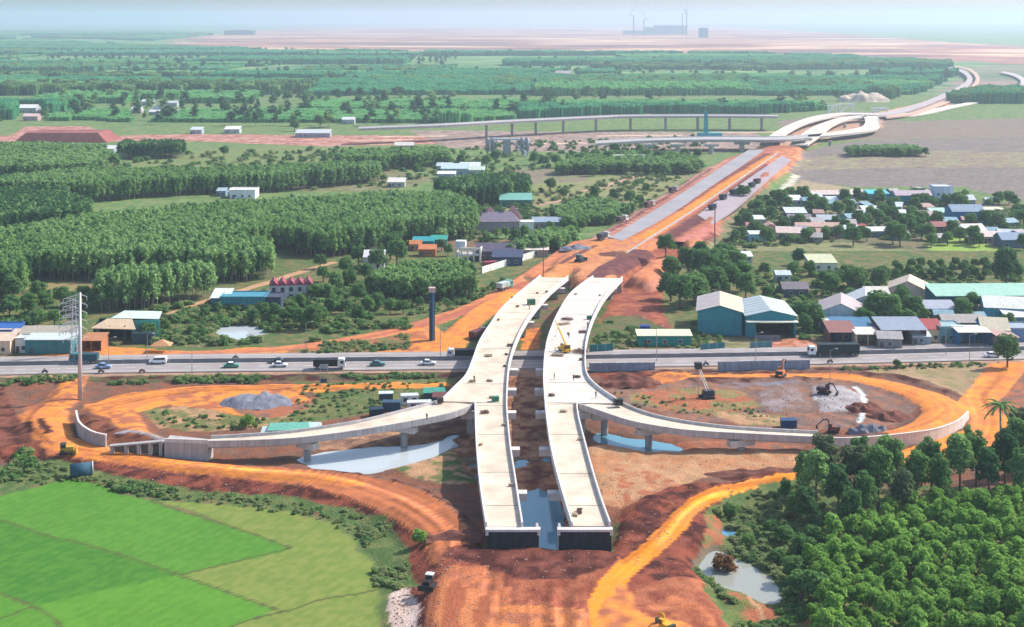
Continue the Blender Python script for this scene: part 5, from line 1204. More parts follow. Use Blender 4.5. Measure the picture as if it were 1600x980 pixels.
for x, y in ((960, 241), (1010, 241), (1060, 241), (1112, 241), (1160, 238), (1215, 235), (1258, 231)):
    b = MB(); q = at_off(x, y, 0); b.tube((q[0], q[1] + 2, -2), (q[0], q[1] + 2, 7), 1.9, 1.9, 8); b.box((q[0], q[1] + 2, 6.4), (11, 3, 1.6)); b.build('pier', CONCG, r)
r = empty('long_viaduct', at3(900, 206, 0), 0, 'long thin pale viaduct on tall piers in front of the far plantations', 'bridge'); off = Vector(r.location)
far_part(r, off, [(560, 199), (690, 194), (795, 188.3), (931, 181.8), (992, 179.8), (1110, 179.3), (1215, 180)], [(560, 201.5), (690, 196.5), (795, 190.8), (931, 184.3), (992, 182.2), (1110, 181.8), (1215, 182.5)], 13, CONCG, 'deck_slab', 1.5)
for i, x in enumerate((760, 800, 837, 880, 931, 985, 1040, 1090, 1140, 1190)):
    y = float(np.interp(x, [560, 690, 795, 931, 992, 1110, 1215], [199, 194, 188.3, 182, 180, 179.5, 180])); X, Y = at(x, y + 1, 13)
    b = MB(); b.box((X - off.x, Y - off.y, 5.2), (2.2, 1.8, 13)); b.build('pier', CONCG, r)
# ------------------------------------------------------------------ buildings
print('buildings')
FOOT = []
WIN = mat('window_dark', (.05, .06, .07), .2, .1, spec=.6)
DOORM = mat('door_dark', (.10, .085, .08), .6, .2)
def roofm(h): return mat('roof_' + h, tuple(.82 * c for c in lin(h)), .55, .10, .35, streak=.22, fine=.08, spec=.4)
def house(px, py, w, d, h, wall_, roof_, label, rot=0.0, kind='gable', rh=None, base=False, ridge='x', wins=2, name='house', cat='house', over=.35, open_front=False, door=True, z=None, nodoor=False):
    """px,py: photo position of the middle of the roof (or, with base, of the foot of the front wall)"""
    d *= 1.3
    if py < 235: w, d, h = w * .72, d * .8, h * .72
    elif px > 1140 and py < 400: w, h = w * .92, h * .92
    X, Y = at(px, py, .5 if base else .5 + h)
    if base: Y += d / 2
    g = gz(X, Y) if z is None else z
    t = empty(name, (X, Y, g), rot, label, cat); FOOT.append((X, Y, w / 2 + .9, d / 2 + .9, rot))
    rh = (w if ridge == 'y' else d) * .22 if rh is None else rh
    wm, rm = paint(wall_, .85, .12), roofm(roof_)
    b = MB(); hx, hy = w / 2, d / 2
    if open_front:
        b.box((-hx + .1, 0, h / 2 - .3), (.2, d, h + .6)); b.box((hx - .1, 0, h / 2 - .3), (.2, d, h + .6)); b.box((0, hy - .1, h / 2 - .3), (w - .4, .2, h + .6))
        for k in range(1, max(2, int(w / 4))): b.box((-hx + w * k / max(2, int(w / 4)), -hy + .15, h / 2 - .3), (.22, .22, h + .6))
    else: b.box((0, 0, h / 2 - .3), (w, d, h + .6))
    if kind == 'gable':
        if ridge == 'x': b.add([(-hx, -hy, h), (-hx, hy, h), (-hx, 0, h + rh), (hx, -hy, h), (hx, hy, h), (hx, 0, h + rh)], [(0, 1, 2), (3, 5, 4)])
        else: b.add([(-hx, -hy, h), (hx, -hy, h), (0, -hy, h + rh), (-hx, hy, h), (hx, hy, h), (0, hy, h + rh)], [(0, 1, 2), (3, 5, 4)])
    b.build('wall', wm, t)
    o, th = over, .14; r = MB()
    if kind == 'gable':
        if ridge == 'x':
            k = rh / hy
            r.side([], 0, 0) if False else None
            n0 = [(-hy - o, h - o * k + .02), (0, h + rh + .02), (hy + o, h - o * k + .02), (hy + o, h - o * k + th), (0, h + rh + th), (-hy - o, h - o * k + th)]
            vs = [(-hx - o, y, zz) for y, zz in n0] + [(hx + o, y, zz) for y, zz in n0]
        else:
            k = rh / hx
            n0 = [(-hx - o, h - o * k + .02), (0, h + rh + .02), (hx + o, h - o * k + .02), (hx + o, h - o * k + th), (0, h + rh + th), (-hx - o, h - o * k + th)]
            vs = [(x, -hy - o, zz) for x, zz in n0] + [(x, hy + o, zz) for x, zz in n0]
        r.add(vs, [(0, 1, 7, 6), (1, 2, 8, 7), (2, 3, 9, 8), (3, 4, 10, 9), (4, 5, 11, 10), (5, 0, 6, 11), (0, 5, 4, 1), (1, 4, 3, 2), (6, 7, 10, 11), (7, 8, 9, 10)])
    elif kind == 'hip':
        e = min(hx, hy) + o
        r.add([(-hx - o, -hy - o, h + .02), (hx + o, -hy - o, h + .02), (hx + o, hy + o, h + .02), (-hx - o, hy + o, h + .02), (-max(hx - hy, .1), 0, h + rh), (max(hx - hy, .1), 0, h + rh)],
              [(0, 1, 5, 4), (1, 2, 5), (2, 3, 4, 5), (3, 0, 4), (3, 2, 1, 0)])
    elif kind == 'shed':
        r.add([(-hx - o, -hy - o, h + .02), (hx + o, -hy - o, h + .02), (hx + o, hy + o, h + rh), (-hx - o, hy + o, h + rh), (-hx - o, -hy - o, h + .16), (hx + o, -hy - o, h + .16), (hx + o, hy + o, h + rh + .14), (-hx - o, hy + o, h + rh + .14)],
              [(3, 2, 1, 0), (4, 5, 6, 7), (0, 1, 5, 4), (1, 2, 6, 5), (2, 3, 7, 6), (3, 0, 4, 7)])
        if rh > .5: b2 = MB(); b2.box((0, hy - .15, h + rh / 2), (w - .1, .2, rh)); b2.build('clerestory', wm, t)
    else:
        r.box((0, 0, h + .1), (w + .3, d + .3, .2)); 
        r.box((0, -hy - .05, h + .35), (w + .3, .2, .32)); r.box((0, hy + .05, h + .35), (w + .3, .2, .32)); r.box((-hx - .05, 0, h + .35), (.2, d, .32)); r.box((hx + .05, 0, h + .35), (.2, d, .32))
    r.build('roof', rm, t)
    if not open_front:
        fl = max(1, int(h / 3.0))
        for f in range(fl):
            for k in range(wins):
                xx = -hx + w * (k + (.72 if wins > 1 else .7)) / (wins + .44)
                f_ = MB(); f_.box((xx, -hy - .03, 1.55 + f * 3.0), (1.3, .1, 1.25)); fo = f_.build('window', mat('frame', (.55, .54, .52), .6, .1), t)
                q = MB(); q.box((xx, -hy - .075, 1.55 + f * 3.0), (1.1, .06, 1.05)); q.build('pane', WIN, fo)
        if not nodoor:
            q = MB(); q.box((-hx + w * .14, -hy - .03, 1.0), (1.0, .1, 2.05)); q.build('door', DOORM, t)
    return t
# the twin gabled sheds right of the decks
def big_shed(px, py, w, d, h, rh, wall_, roofL, roofR, label, rot, opening=False):
    X, Y = at(px, py, .5); Y += d / 2
    t = empty('shed', (X, Y, .5), rot, label, 'warehouse'); FOOT.append((X, Y, w / 2 + 1, d / 2 + 1, rot))
    hx, hy = w / 2, d / 2; wm = paint(wall_, .6, .1); b = MB()
    if opening:
        b.box((-hx + .1, 0, h / 2), (.2, d, h)); b.box((hx - .1, 0, h / 2), (.2, d, h)); b.box((0, hy - .1, h / 2), (w - .4, .2, h))
        b.box((-hx + 1.6, -hy + .1, h / 2), (2.8, .2, h)); b.box((hx - .35, -hy + .1, h / 2), (.5, .2, h)); b.box((1.2, -hy + .1, h - 1.1), (w - 3.6, .18, 2.2))
    else: b.box((0, 0, h / 2), (w, d, h))
    b.add([(-hx, -hy, h), (hx, -hy, h), (0, -hy, h + rh), (-hx, hy, h), (hx, hy, h), (0, hy, h + rh)], [(0, 1, 2), (3, 5, 4)])
    b.build('wall', wm, t)
    for s, rc in ((-1, roofL), (1, roofR)):
        r = MB(); o = .5; k = rh / hx
        r.add([(0, -hy - o, h + rh + .05), (s * (hx + o), -hy - o, h - o * k + .05), (s * (hx + o), hy + o, h - o * k + .05), (0, hy + o, h + rh + .05), (0, -hy - o, h + rh + .2), (s * (hx + o), -hy - o, h - o * k + .2), (s * (hx + o), hy + o, h - o * k + .2), (0, hy + o, h + rh + .2)],
              [(0, 1, 2, 3), (4, 7, 6, 5), (0, 4, 5, 1), (1, 5, 6, 2), (2, 6, 7, 3)]); r.build('roof_slope', roofm(rc), t)
        for q in range(1, 7):
            rb = MB(); yy = -hy + d * q / 7; rb.add([(0, yy - .05, h + rh + .21), (s * hx, yy - .05, h + .21), (s * hx, yy + .05, h + .21), (0, yy + .05, h + rh + .21), (0, yy - .05, h + rh + .27), (s * hx, yy - .05, h + .27), (s * hx, yy + .05, h + .27), (0, yy + .05, h + rh + .27)], [(0, 1, 2, 3), (4, 5, 6, 7), (0, 1, 5, 4), (3, 2, 6, 7)]); rb.build('roof_seam', roofm(rc), t)
    if opening:
        c = MB(); c.box((0, -hy - 1.4, h - 1.4), (w + .6, 2.8, .18), 0); c.build('canopy', roofm('e6ead8'), t)
        g = MB(); g.box((-1.5, -hy - 3.2, .9), (7.5, .25, 1.8)); g.build('yard_gate', paint('7d7f8a'), t)
    return t
big_shed(1133, 524, 13.8, 21, 7.4, 1.9, '2f8b98', 'cfc4c2', 'ead9bc', 'tall teal shed with cream pink gabled roof, left of the twin sheds', -.16)
big_shed(1206, 529, 15.4, 21, 7.0, 1.7, '2c8794', 'bccad0', 'd4e4e0', 'tall teal shed with pale blue roof and open dark front, right of the twin sheds', -.02, True)
house(1037, 521, 16.2, 4.6, 3.2, '1f8a82', 'e8ecc8', 'long low green shed with a cream roof beside the right deck', 0, 'shed', .5, wins=3, name='shed', cat='shed')
V = [ # px, py (roof middle), w, d, h, wall, roof, label, kwargs
 (1178, 341, 10, 6, 3.2, 'b9b3b8', 'eef0f2', 'grey house with white roof nearest the expressway', dict(kind='shed', rh=.8)),
 (1171, 351, 3.6, 4, 3, 'dca59c', 'c98f88', 'tiny pink hut below the white roofed house', {}),
 (1183, 364, 8, 5, 3.6, '8fc2da', 'e4f2f4', 'light blue box shaped shed with white roof', dict(kind='shed', rh=.5, wins=0)),
 (1203, 351, 4.6, 5, 3.6, 'd9a29a', 'd8a79a', 'small salmon house beside the light blue shed', dict(ridge='y')),
 (1232, 361, 12, 7, 3.2, 'cbb2a8', 'f0d8cf', 'wide pale pink roofed house with a low side wing', dict(rot=-.15)),
 (1287, 352, 29, 5, 2.8, 'c09a8c', 'd9b4a4', 'very long low salmon roofed building in mid village', dict(wins=6)),
 (1242, 331, 11, 6, 3.4, '42566e', 'dfe6ea', 'dark walled house with white roof strip at the village edge', dict(kind='shed')),
 (1248, 340, 12, 6, 3, '8d7f86', '9a8f9a', 'brownish mauve roofed house in the upper village', {}),
 (1292, 341, 11, 6, 3, '8a90a0', 'c3ccd6', 'pale blue grey roofed house beside dark trees', {}),
 (1242, 311, 7, 6, 3, '9fb0bd', 'f1f4f4', 'small white roofed house by the walled lot', dict(kind='shed')),
 (1293, 302, 28, 6, 3.2, '6f7780', 'efdcd6', 'very long white pink roof behind the dark upper trees', dict(wins=5)),
 (1300, 312, 6, 5, 3, 'a9b9c4', 'dce8ec', 'tiny white roof among the dark upper trees', dict(kind='shed')),
 (1338, 300, 7, 6, 3, 'b39a90', 'efe2d6', 'cream roofed house at the upper end of the long roof', {}),
 (1370, 301, 12, 7, 3.5, '4b93b0', '55cfe6', 'house with a vivid cyan roof', dict(kind='shed', rh=1)),
 (1424, 303, 21, 7, 5.5, '2f8aa0', 'cdb9c4', 'long two storey teal walled house with pinkish roof', dict(wins=6)),
 (1434, 293, 6, 6, 7, 'cbb9aa', 'c8bdb2', 'narrow beige tower house behind the long teal house', dict(kind='flat')),
 (1470, 290, 11, 8, 9, 'c9d2e2', 'd5dcea', 'tall pale lilac three storey block', dict(kind='flat', wins=3)),
 (1506, 310, 10, 7, 3.4, '98a4b4', 'd6dce4', 'pale roofed house right of the lilac block', {}),
 (1360, 328, 9, 6, 3, '8b9aa6', 'f3f6f2', 'white flat roofed hut below the cyan roof', dict(kind='shed')),
 (1340, 333, 8, 5, 3, '71808e', 'cfd8dc', 'low pale roof hut at the left of the white flat roofed hut', dict(kind='shed')),
 (1403, 332, 11, 5, 3, '7e8e96', 'f6f8f4', 'slanting bright white shed roof in mid village', dict(kind='shed', rot=.15, rh=1, name='shed')),
 (1444, 334, 9, 6, 3.2, 'c9a59e', 'e6cfca', 'house with pinkish white roof under big trees', dict(rot=-.3)),
 (1468, 330, 11, 5, 3, '7fa8a0', 'bfe0d2', 'house with pale mint roof', dict(kind='shed')),
 (1507, 327, 17, 9, 6.4, '2b78a4', '8fa6bc', 'big blue two storey building with grey roof', dict(wins=5)),
 (1551, 326, 12, 9, 6, 'd8cfa8', 'f0e6c4', 'cream two storey house with flat roof by the palms', dict(kind='flat', wins=4)),
 (1476, 351, 15, 6, 3.4, '5d5f70', 'a8625f', 'long shed with reddish brown roof', dict(rot=.1, name='shed', wins=4)),
 (1515, 357, 12, 8, 3.4, 'b4b2b0', 'f8efe6', 'house with bright white gabled roof and porch', dict(rot=.12)),
 (1548, 367, 11, 6, 3.2, 'b79a92', 'f3ddd4', 'low house with white pink roof above the meadow', {}),
 (1582, 371, 14, 8, 4, '4f6e8c', '8fa7c0', 'blue grey roofed house at the right edge', dict(wins=4)),
 (1372, 359, 12, 4, 3, '6e8290', 'f2f7f6', 'long slanting white roof beside a red hut', dict(kind='shed', rot=.12)),
 (1345, 353, 4, 4, 3, 'b5676a', 'c8565a', 'small hut with a red roof', {}),
 (1332, 358, 7, 5, 3, '8295a2', 'e8eef0', 'white roofed hut left of the red hut', dict(kind='shed')),
 (1165, 399, 5, 4, 2.6, 'b9c6c0', 'eef4ee', 'tiny white shed above the tree clump', dict(kind='shed', name='shed')),
 (1282, 407, 10.5, 8, 3.2, 'dfe2d6', 'd9dcb4', 'broad pale yellow roofed house in the meadow', dict(kind='shed', rh=1.6)),
 (1222, 427, 5.5, 4, 2.8, 'a9bac4', 'dbe8ec', 'small pale hut among bushes below the meadow', {}),
 (1314, 480, 14, 13, 5, 'a8bcc6', 'c2b4b6', 'large house with a dusty pink grey gabled roof', dict(ridge='y', rot=-.25)),
 (1352, 468, 13, 11, 4.6, 'b8c4cc', 'd6dce0', 'white grey ribbed roof hall behind the pink grey roof', dict(ridge='y', rot=-.25, wins=3)),
 (1367, 455, 8, 6, 3.4, 'a9a49c', 'e6e2d4', 'small cream roof behind the ribbed hall', {}),
 (1240, 448, 9, 6, 3, '5c6572', '857c86', 'dark mauve roofed house among the trees', {}),
 (1308, 500, 9, 5, 3.4, '5b7284', 'e4ecf0', 'small house with a white awning roof beside the pink grey roof', dict(kind='shed', rh=.5)),
 (1312, 516, 8, 6, 3.6, '7a4f48', '9d6a62', 'brown red roofed shop at the left end of the roadside row', dict(kind='shed', open_front=True, name='shop', cat='shop')),
 (1330, 508, 12, 6, 4, '3d6a94', '4f86ac', 'blue roofed shop behind the roadside row', dict(kind='shed', name='shop', cat='shop')),
 (1352, 520, 7, 5, 3.6, 'd9c8b4', 'f1e6d8', 'cream fronted stall in the roadside row', dict(kind='shed', rh=.6, open_front=True, name='shop', cat='shop')),
 (1405, 511, 13.5, 8, 4.6, '7c4440', '9aa6b8', 'wide grey roofed shop with dark red side wall', dict(kind='shed', rh=1.6, open_front=True, name='shop', cat='shop')),
 (1447, 509, 6.4, 8, 4, 'e0c9a4', 'b34a48', 'beige house with a bright red roof', dict(rh=2.0)),
 (1480, 509, 7, 6, 4.4, '6fa0aa', '9fc0c6', 'narrow teal shop with pale roof right of the red roof', dict(kind='flat', name='shop', cat='shop', wins=1)),
 (1517, 517, 9.5, 5, 4.2, '2f6f9c', 'f0f0e0', 'blue open shop with white roof edge on the roadside', dict(kind='shed', rh=.6, open_front=True, name='shop', cat='shop')),
 (1500, 499, 13, 6, 3.8, '75695f', 'b4ada8', 'long dusty grey roof behind the blue open shop', {}),
 (1551, 510, 8, 9, 4.2, '3a77a2', 'd9cfb4', 'blue walled house with a sloping cream roof', dict(rot=-.2)),
 (1465, 479, 10.5, 5, 3.6, '6e7884', 'b2b8c8', 'long grey roof below the slim columnar trees', dict(kind='shed')),
 (1535, 457, 36, 9, 5, '2a6a74', 'a8d8c4', 'very long mint green factory roof', dict(kind='shed', rh=1.8, rot=.03, wins=8, name='factory', cat='factory')),
 (1572, 475, 15, 9, 5.4, '4aa0b4', 'f0f2e8', 'teal walled hall with a white roof at the right edge', dict(rot=-.2, wins=4)),
 (1589, 492, 9, 5, 3.6, '5f8ba0', 'eef2f0', 'small white roofed annex below the teal hall', dict(kind='shed')),
 (1585, 511, 9, 6, 4, '6a8cb4', 'b0bccc', 'pale blue house behind the roadside tree', dict(kind='flat')),
 (1420, 448, 14, 10, 4, 'cdb8a6', 'dcc6b2', 'wide beige roof behind the broad dark tree', dict(ridge='y', rot=-.35)),
]
for (px, py, w, d, h, wa, ro, lab, kw) in V: house(px, py, w, d, h, wa, ro, lab, **kw)
def site_wall(p, q, h, m, name, label, z=.5, th=.2, n=6, cat='wall'):
    a, c = at(*p, z), at(*q, z); t = empty(name, ((a[0] + c[0]) / 2, (a[1] + c[1]) / 2, gz((a[0] + c[0]) / 2, (a[1] + c[1]) / 2)), math.atan2(c[1] - a[1], c[0] - a[0]), label, cat)
    L = math.hypot(c[0] - a[0], c[1] - a[1])
    for k in range(n):
        b = MB(); b.box((-L / 2 + L * (k + .5) / n, 0, h / 2 - .2), (L / n - .06, th, h + .4)); b.build('panel', m, t)
    for k in range(n + 1):
        b = MB(); b.box((-L / 2 + L * k / n, th * .2, h / 2 - .1), (.14, th + .1, h + .5)); b.build('post', STEEL, t)
    return t
BLUEF = mat('blue_fence', (.23, .31, .41), .6, .2, .3, streak=.2)
site_wall((921, 580), (1023, 579), 2.3, BLUEF, 'site_hoarding', 'long blue grey site hoarding against the highway beside the right deck', .9, n=8, cat='fence')
site_wall((1122, 579), (1265, 576), 2.5, BLUEF, 'site_hoarding', 'long blue hoarding along the highway above the dark earth of the right loop', .9, n=10, cat='fence')
site_wall((753, 427), (843, 399), 2.6, paint('e6e8e4', .8), 'boundary_wall', 'white boundary wall slanting beside the construction yard', .5, n=8)
site_wall((1207, 313), (1262, 319), 2.4, paint('7f94b0', .8), 'boundary_wall', 'long pale blue wall at the top left of the village', .5, n=6)
site_wall((1095, 549), (1132, 546), 2.0, paint('2f6f7c', .7), 'site_fence', 'short dark teal fence below the twin sheds', .6, n=3, cat='fence')
site_wall((1172, 546), (1206, 544), 2.0, paint('4f7f86', .7), 'site_fence', 'grey teal fence beside the yard gate', .6, n=3, cat='fence')
site_wall((921, 552), (958, 550), 2.4, paint('1f6f74', .7), 'site_fence', 'dark green netting fence beside the right deck', .6, n=3, cat='fence')
# left of the highway
def tilt_shed():
    X, Y = at(190, 538, .6); t = empty('shed', (X, Y + 6, .5), .12, 'large open shed with tan front roof and teal rear roof', 'shed')
    b = MB()
    for x in (-9, -4.5, 0, 4.5): b.box((x, -4.5, 2.6), (.3, .3, 5.6))
    b.box((-9.3, 0, 2.6), (.2, 9, 5.6)); b.box((0, 4.6, 2.8), (18.6, .2, 6)); b.build('wall', paint('26343c'), t)
    for nm, pts, c in (('front_roof', [(-10, -5.5, 5.0), (3.5, -6, 4.4), (1.5, 0, 6.2), (-6, 0, 6.6)], 'd9c0a0'), ('rear_roof', [(-5, .2, 6.7), (9.5, .2, 6.0), (9.5, 7, 6.8), (-2, 7, 7.4)], 'd8efe6')):
        r = MB(); r.add(pts + [(x, y, z + .15) for x, y, z in pts], [(3, 2, 1, 0), (4, 5, 6, 7), (0, 1, 5, 4), (1, 2, 6, 5), (2, 3, 7, 6), (3, 0, 4, 7)]); r.build(nm, roofm(c), t)
    r = MB(); r.box((5.5, .1, 3.2), (8.6, .25, 5.4)); r.build('teal_wall', paint('57b3a6'), t)
    r = MB(); r.box((5.5, -3, 1.6), (6.5, 5.5, 3.2)); r.build('lean_to', paint('2b4652'), t)
tilt_shed()
for a in [(8, 511, 8, 8, 5.5, '1f4f98', '2f66b4', 'bright blue block at the far left of the highway', dict(kind='flat')),
          (5, 528, 7, 6, 4, 'e0c4aa', 'e8cfb8', 'beige house at the left edge behind the highway', dict(kind='shed')),
          (62, 519, 22, 7, 4, 'c9c4ba', 'b7ae9e', 'long grey roofed workshop with white gable at the far left', dict(kind='shed', rh=.9, rot=.05)),
          (82, 527, 14, 5, 4.4, '3f7f84', 'd7e2de', 'long teal walled workshop beside the tall power pole', dict(kind='shed', rh=.4, wins=0)),
          (42, 527, 5, 4, 4, 'e2e4de', 'd8dcd6', 'small white walled hut before the grey roofed workshop', dict(kind='flat', wins=1)),
          (148, 530, 6, 5, 3, 'b5764e', 'c8895c', 'hut with an orange tin roof beside the big open shed', dict(kind='shed', rh=.8, open_front=True)),
          (347, 462, 6, 6, 3.6, '4b7f90', 'e9efe9', 'small white roofed house at the lane end', dict(kind='shed')),
          (383, 461, 15, 7, 4.2, '3f8796', '4f9fb4', 'teal house with flat blue roof in the scrub', dict(kind='flat', wins=3)),
          (428, 462, 6, 6, 4, '3f4a5c', '4a5468', 'dark blue block between the teal house and the gabled row', dict(kind='flat', wins=1)),
          (586, 398, 8, 7, 5, 'dfe4e4', 'eeeaf0', 'white two storey house half hidden in trees', dict(kind='gable', wins=2)),
          (650, 379, 5, 4, 3, 'c98a66', 'd68a56', 'orange shack at the left of the construction yard', {}),
          (668, 388, 7, 4, 3, 'c4703c', 'd9854a', 'orange roofed shack row in the construction yard', dict(kind='shed')),
          (662, 375, 9, 4, 3.4, '2f7f90', '35a3ac', 'turquoise roofed hut behind the orange shacks', dict(kind='shed')),
          (686, 373, 7, 4, 3, '2b7f7a', '3cab98', 'teal green roofed hut at the right of the turquoise hut', dict(kind='shed')),
          (775, 390, 16, 7, 3.6, '5f4f66', '5c5366', 'long dark mauve yard building', dict(kind='shed', wins=4)),
          (793, 399, 12, 6, 3.4, '3f4d70', '454f6c', 'dark blue yard building behind the white wall', dict(kind='shed', wins=3)),
          (763, 385, 6, 5, 3.6, 'c9d4e2', 'dfe6ee', 'pale blue cabin in the construction yard', dict(kind='flat')),
          (823, 389, 18, 4, 2.8, 'b39a90', 'ecdcd2', 'long low pale roof along the back of the yard', dict(kind='shed', rh=.4)),
          (382, 295, 14, 9, 4.5, 'e4e8ec', 'f4f4f6', 'white flat house in the clearing on the left', dict(kind='flat', wins=3)),
          (368, 299, 7, 6, 3, 'cfd6da', 'e6e2e6', 'small white annex left of the flat white house', dict(kind='shed')),
          (347, 297, 5, 4, 3, '8fa6b4', 'b8d0dc', 'pale blue hut left of the white houses', dict(kind='shed')),
          (487, 311, 16, 5, 3, 'a4bcc0', 'd2e6e6', 'long pale open barn roof at the edge of the woods', dict(kind='shed', rh=.6, open_front=True, name='barn', cat='barn')),
          (698, 270, 11, 6, 3.4, 'a4b0b8', 'f8f8f8', 'bright white roof at the front of the white compound', dict(kind='shed', rh=.8)),
          (712, 262, 18, 8, 4, '9fb4b8', 'c6dce0', 'pale green grey hall of the white compound', dict(kind='shed')),
          (735, 258, 13, 7, 4, 'b6c0c4', 'eef2f2', 'white roofed block at the back of the compound', {}),
          (745, 264, 10, 6, 3.5, 'a9b8b4', 'dcecde', 'pale mint roof at the right of the compound', {}),
          (695, 258, 10, 6, 4, 'a0b0bc', 'd0dce6', 'grey white roof at the left rear of the compound', {}),
          (620, 283, 10, 6, 3, 'b0b4b0', 'e8e4e0', 'lone white shed in the brown field', dict(kind='shed', name='shed')),
          (806, 310, 17, 8, 3.6, '4d8078', '7fbcae', 'low mint green roofed hall in the trees', dict(kind='shed')),
          (990, 249, 26, 9, 4.5, '6f7c84', 'e2dfe4', 'long white roofed barn among the middle trees', dict(kind='shed', name='barn', cat='barn')),
          (855, 345, 14, 5, 3, '70808c', '9fb0c0', 'long low grey roof below the middle scrub', dict(kind='shed')),
          (930, 338, 9, 5, 3, '8a8f9c', 'cdd2dc', 'pale roofed hut near the expressway', {}),
          (46, 168, 26, 14, 7, 'b9bfc4', 'fafafa', 'far white roofed farmhouse at the left', {}),
          (50, 181, 20, 10, 6, 'b49a9c', 'e8ccca', 'far pinkish roofed farmhouse at the left', {}),
          (62, 136, 34, 14, 8, 'c06a5e', 'e6e2e2', 'far house with red wall on the left plain', dict(kind='shed')),
          (300, 127, 30, 14, 10, 'c4aca8', 'dcd0cc', 'far pale block beside the long far hedge', dict(kind='flat')),
          (215, 170, 14, 10, 6, 'c0b4bc', 'f0f2f4', 'far white roof at the left of the far hamlet', {}), (232, 158, 18, 10, 6, 'b8b0bc', 'dcdce4', 'far lilac roof in the far hamlet', {}), (250, 168, 16, 9, 6, 'b0bcc4', 'f4f6f6', 'far bright white roof in the middle of the far hamlet', {}),
          (268, 160, 20, 9, 6, 'a8b0b8', 'd4dce0', 'far grey white roof in the far hamlet', {}), (242, 174, 14, 8, 5, 'a8b0b8', 'eceff2', 'far low white roof at the front of the far hamlet', {}), (272, 171, 12, 8, 5, 'a8a0b0', 'd8d4e0', 'far small lilac roof at the right of the far hamlet', {}),
          (165, 232, 20, 8, 4.5, '9aa4b0', 'e4e8ee', 'pale shed beside the dark hedge block', dict(kind='shed')), (364, 201, 18, 9, 5, 'b8bcc0', 'f4f2ee', 'bright white shed on the red earth strip', dict(kind='shed')), (308, 202, 14, 8, 5, 'a8b4bc', 'd8e2e6', 'pale grey shed on the red earth strip', dict(kind='shed')),
          (490, 207, 40, 10, 5, 'a0a4ac', 'd6dade', 'long white grey shed on the red earth strip', dict(kind='shed')), (545, 186, 16, 9, 6, 'b0b6ba', 'e8ecec', 'far white hut before the plantation', {}), (632, 226, 20, 9, 4.5, 'a8a4a4', 'ece2d8', 'cream roofed shed beside the batching plant road', {}),
          (875, 112, 50, 20, 8, 'b0a0a4', 'c4b0b0', 'pinkish far barn in a bare clearing', {})]:
    house(*a[:8], **a[8])
# red gabled row house
X, Y = at(452, 470, .5); t = empty('row_house', (X, Y + 4, .5), .16, 'white row house with five red gables in the scrub', 'house')
b = MB(); b.box((0, 0, 2.6), (15, 7, 5.6)); b.build('wall', paint('cfcbd2'), t)
for k in range(5):
    b = MB(); x = -6 + k * 3.0; b.add([(x - 1.6, -3.9, 5.4), (x + 1.6, -3.9, 5.4), (x, -3.9, 7.2), (x - 1.6, 3.9, 5.4), (x + 1.6, 3.9, 5.4), (x, 3.9, 7.2)], [(0, 1, 2), (3, 5, 4), (0, 2, 5, 3), (1, 4, 5, 2), (0, 3, 4, 1)]); b.build('gable', roofm('a8485c'), t)
    for f in (1.4, 3.9):
        b = MB(); b.box((x, -3.53, f), (1.3, .1, 1.5)); b.build('window', WIN, t)
# unfinished white house in the yard
X, Y = at(732, 409, .5); t = empty('unfinished_house', (X, Y + 4, .5), -.1, 'unfinished white house with empty window openings in the yard', 'house')
b = MB()
for k in range(5): b.box((-5 + k * 2.5, -3, 2.6), (.7, .5, 5.2))
for z in (2.6, 5.1): b.box((0, -3, z), (10.7, .55, .7))
b.box((-5, 0, 2.6), (.5, 6, 5.2)); b.box((5, 0, 2.6), (.5, 6, 5.2)); b.build('wall', paint('e2dcd6', .9), t)
b = MB(); b.box((0, 0, 2.75), (9.4, 5.4, .3)); b.build('floor_slab', CONCG, t)
b = MB(); b.box((-3.2, 0, 6.6), (4, 4, 2.6)); b.build('upper_room', paint('d0d4da', .9), t)
# mansion with brown roofs
X, Y = at(772, 363, .5); t = empty('mansion', (X, Y + 8, .5), .05, 'broad mansion with steep mauve brown roofs and white wing', 'house')
b = MB(); b.box((0, 0, 2), (22, 10, 5)); b.build('wall', paint('a59ba6'), t)
b = MB(); b.add([(-12, -6, 4.5), (12, -6, 4.5), (12, 6, 4.5), (-12, 6, 4.5), (-8, 1, 8.2), (8, 1, 8.2)], [(0, 1, 5, 4), (1, 2, 5), (2, 3, 4, 5), (3, 0, 4)]); b.build('roof', roofm('8a7f92'), t)
for x, h in ((-2, 10), (9, 10.8)):
    b = MB(); b.add([(x - 4, -1, 5), (x + 4, -1, 5), (x + 4, 7, 5), (x - 4, 7, 5), (x - .6, 3, h), (x + .6, 3, h)], [(0, 1, 5, 4), (1, 2, 5), (2, 3, 4, 5), (3, 0, 4)]); b.build('roof', roofm('9a7078'), t)
for x in (-3.6, 4.4):
    b = MB(); b.box((x, 1, 8.6), (.8, .8, 3)); b.build('chimney', paint('b7848a'), t)
b = MB(); b.box((15, 0, 1.9), (7, 6, 4.2)); b.build('wing', paint('e8e4e0'), t)
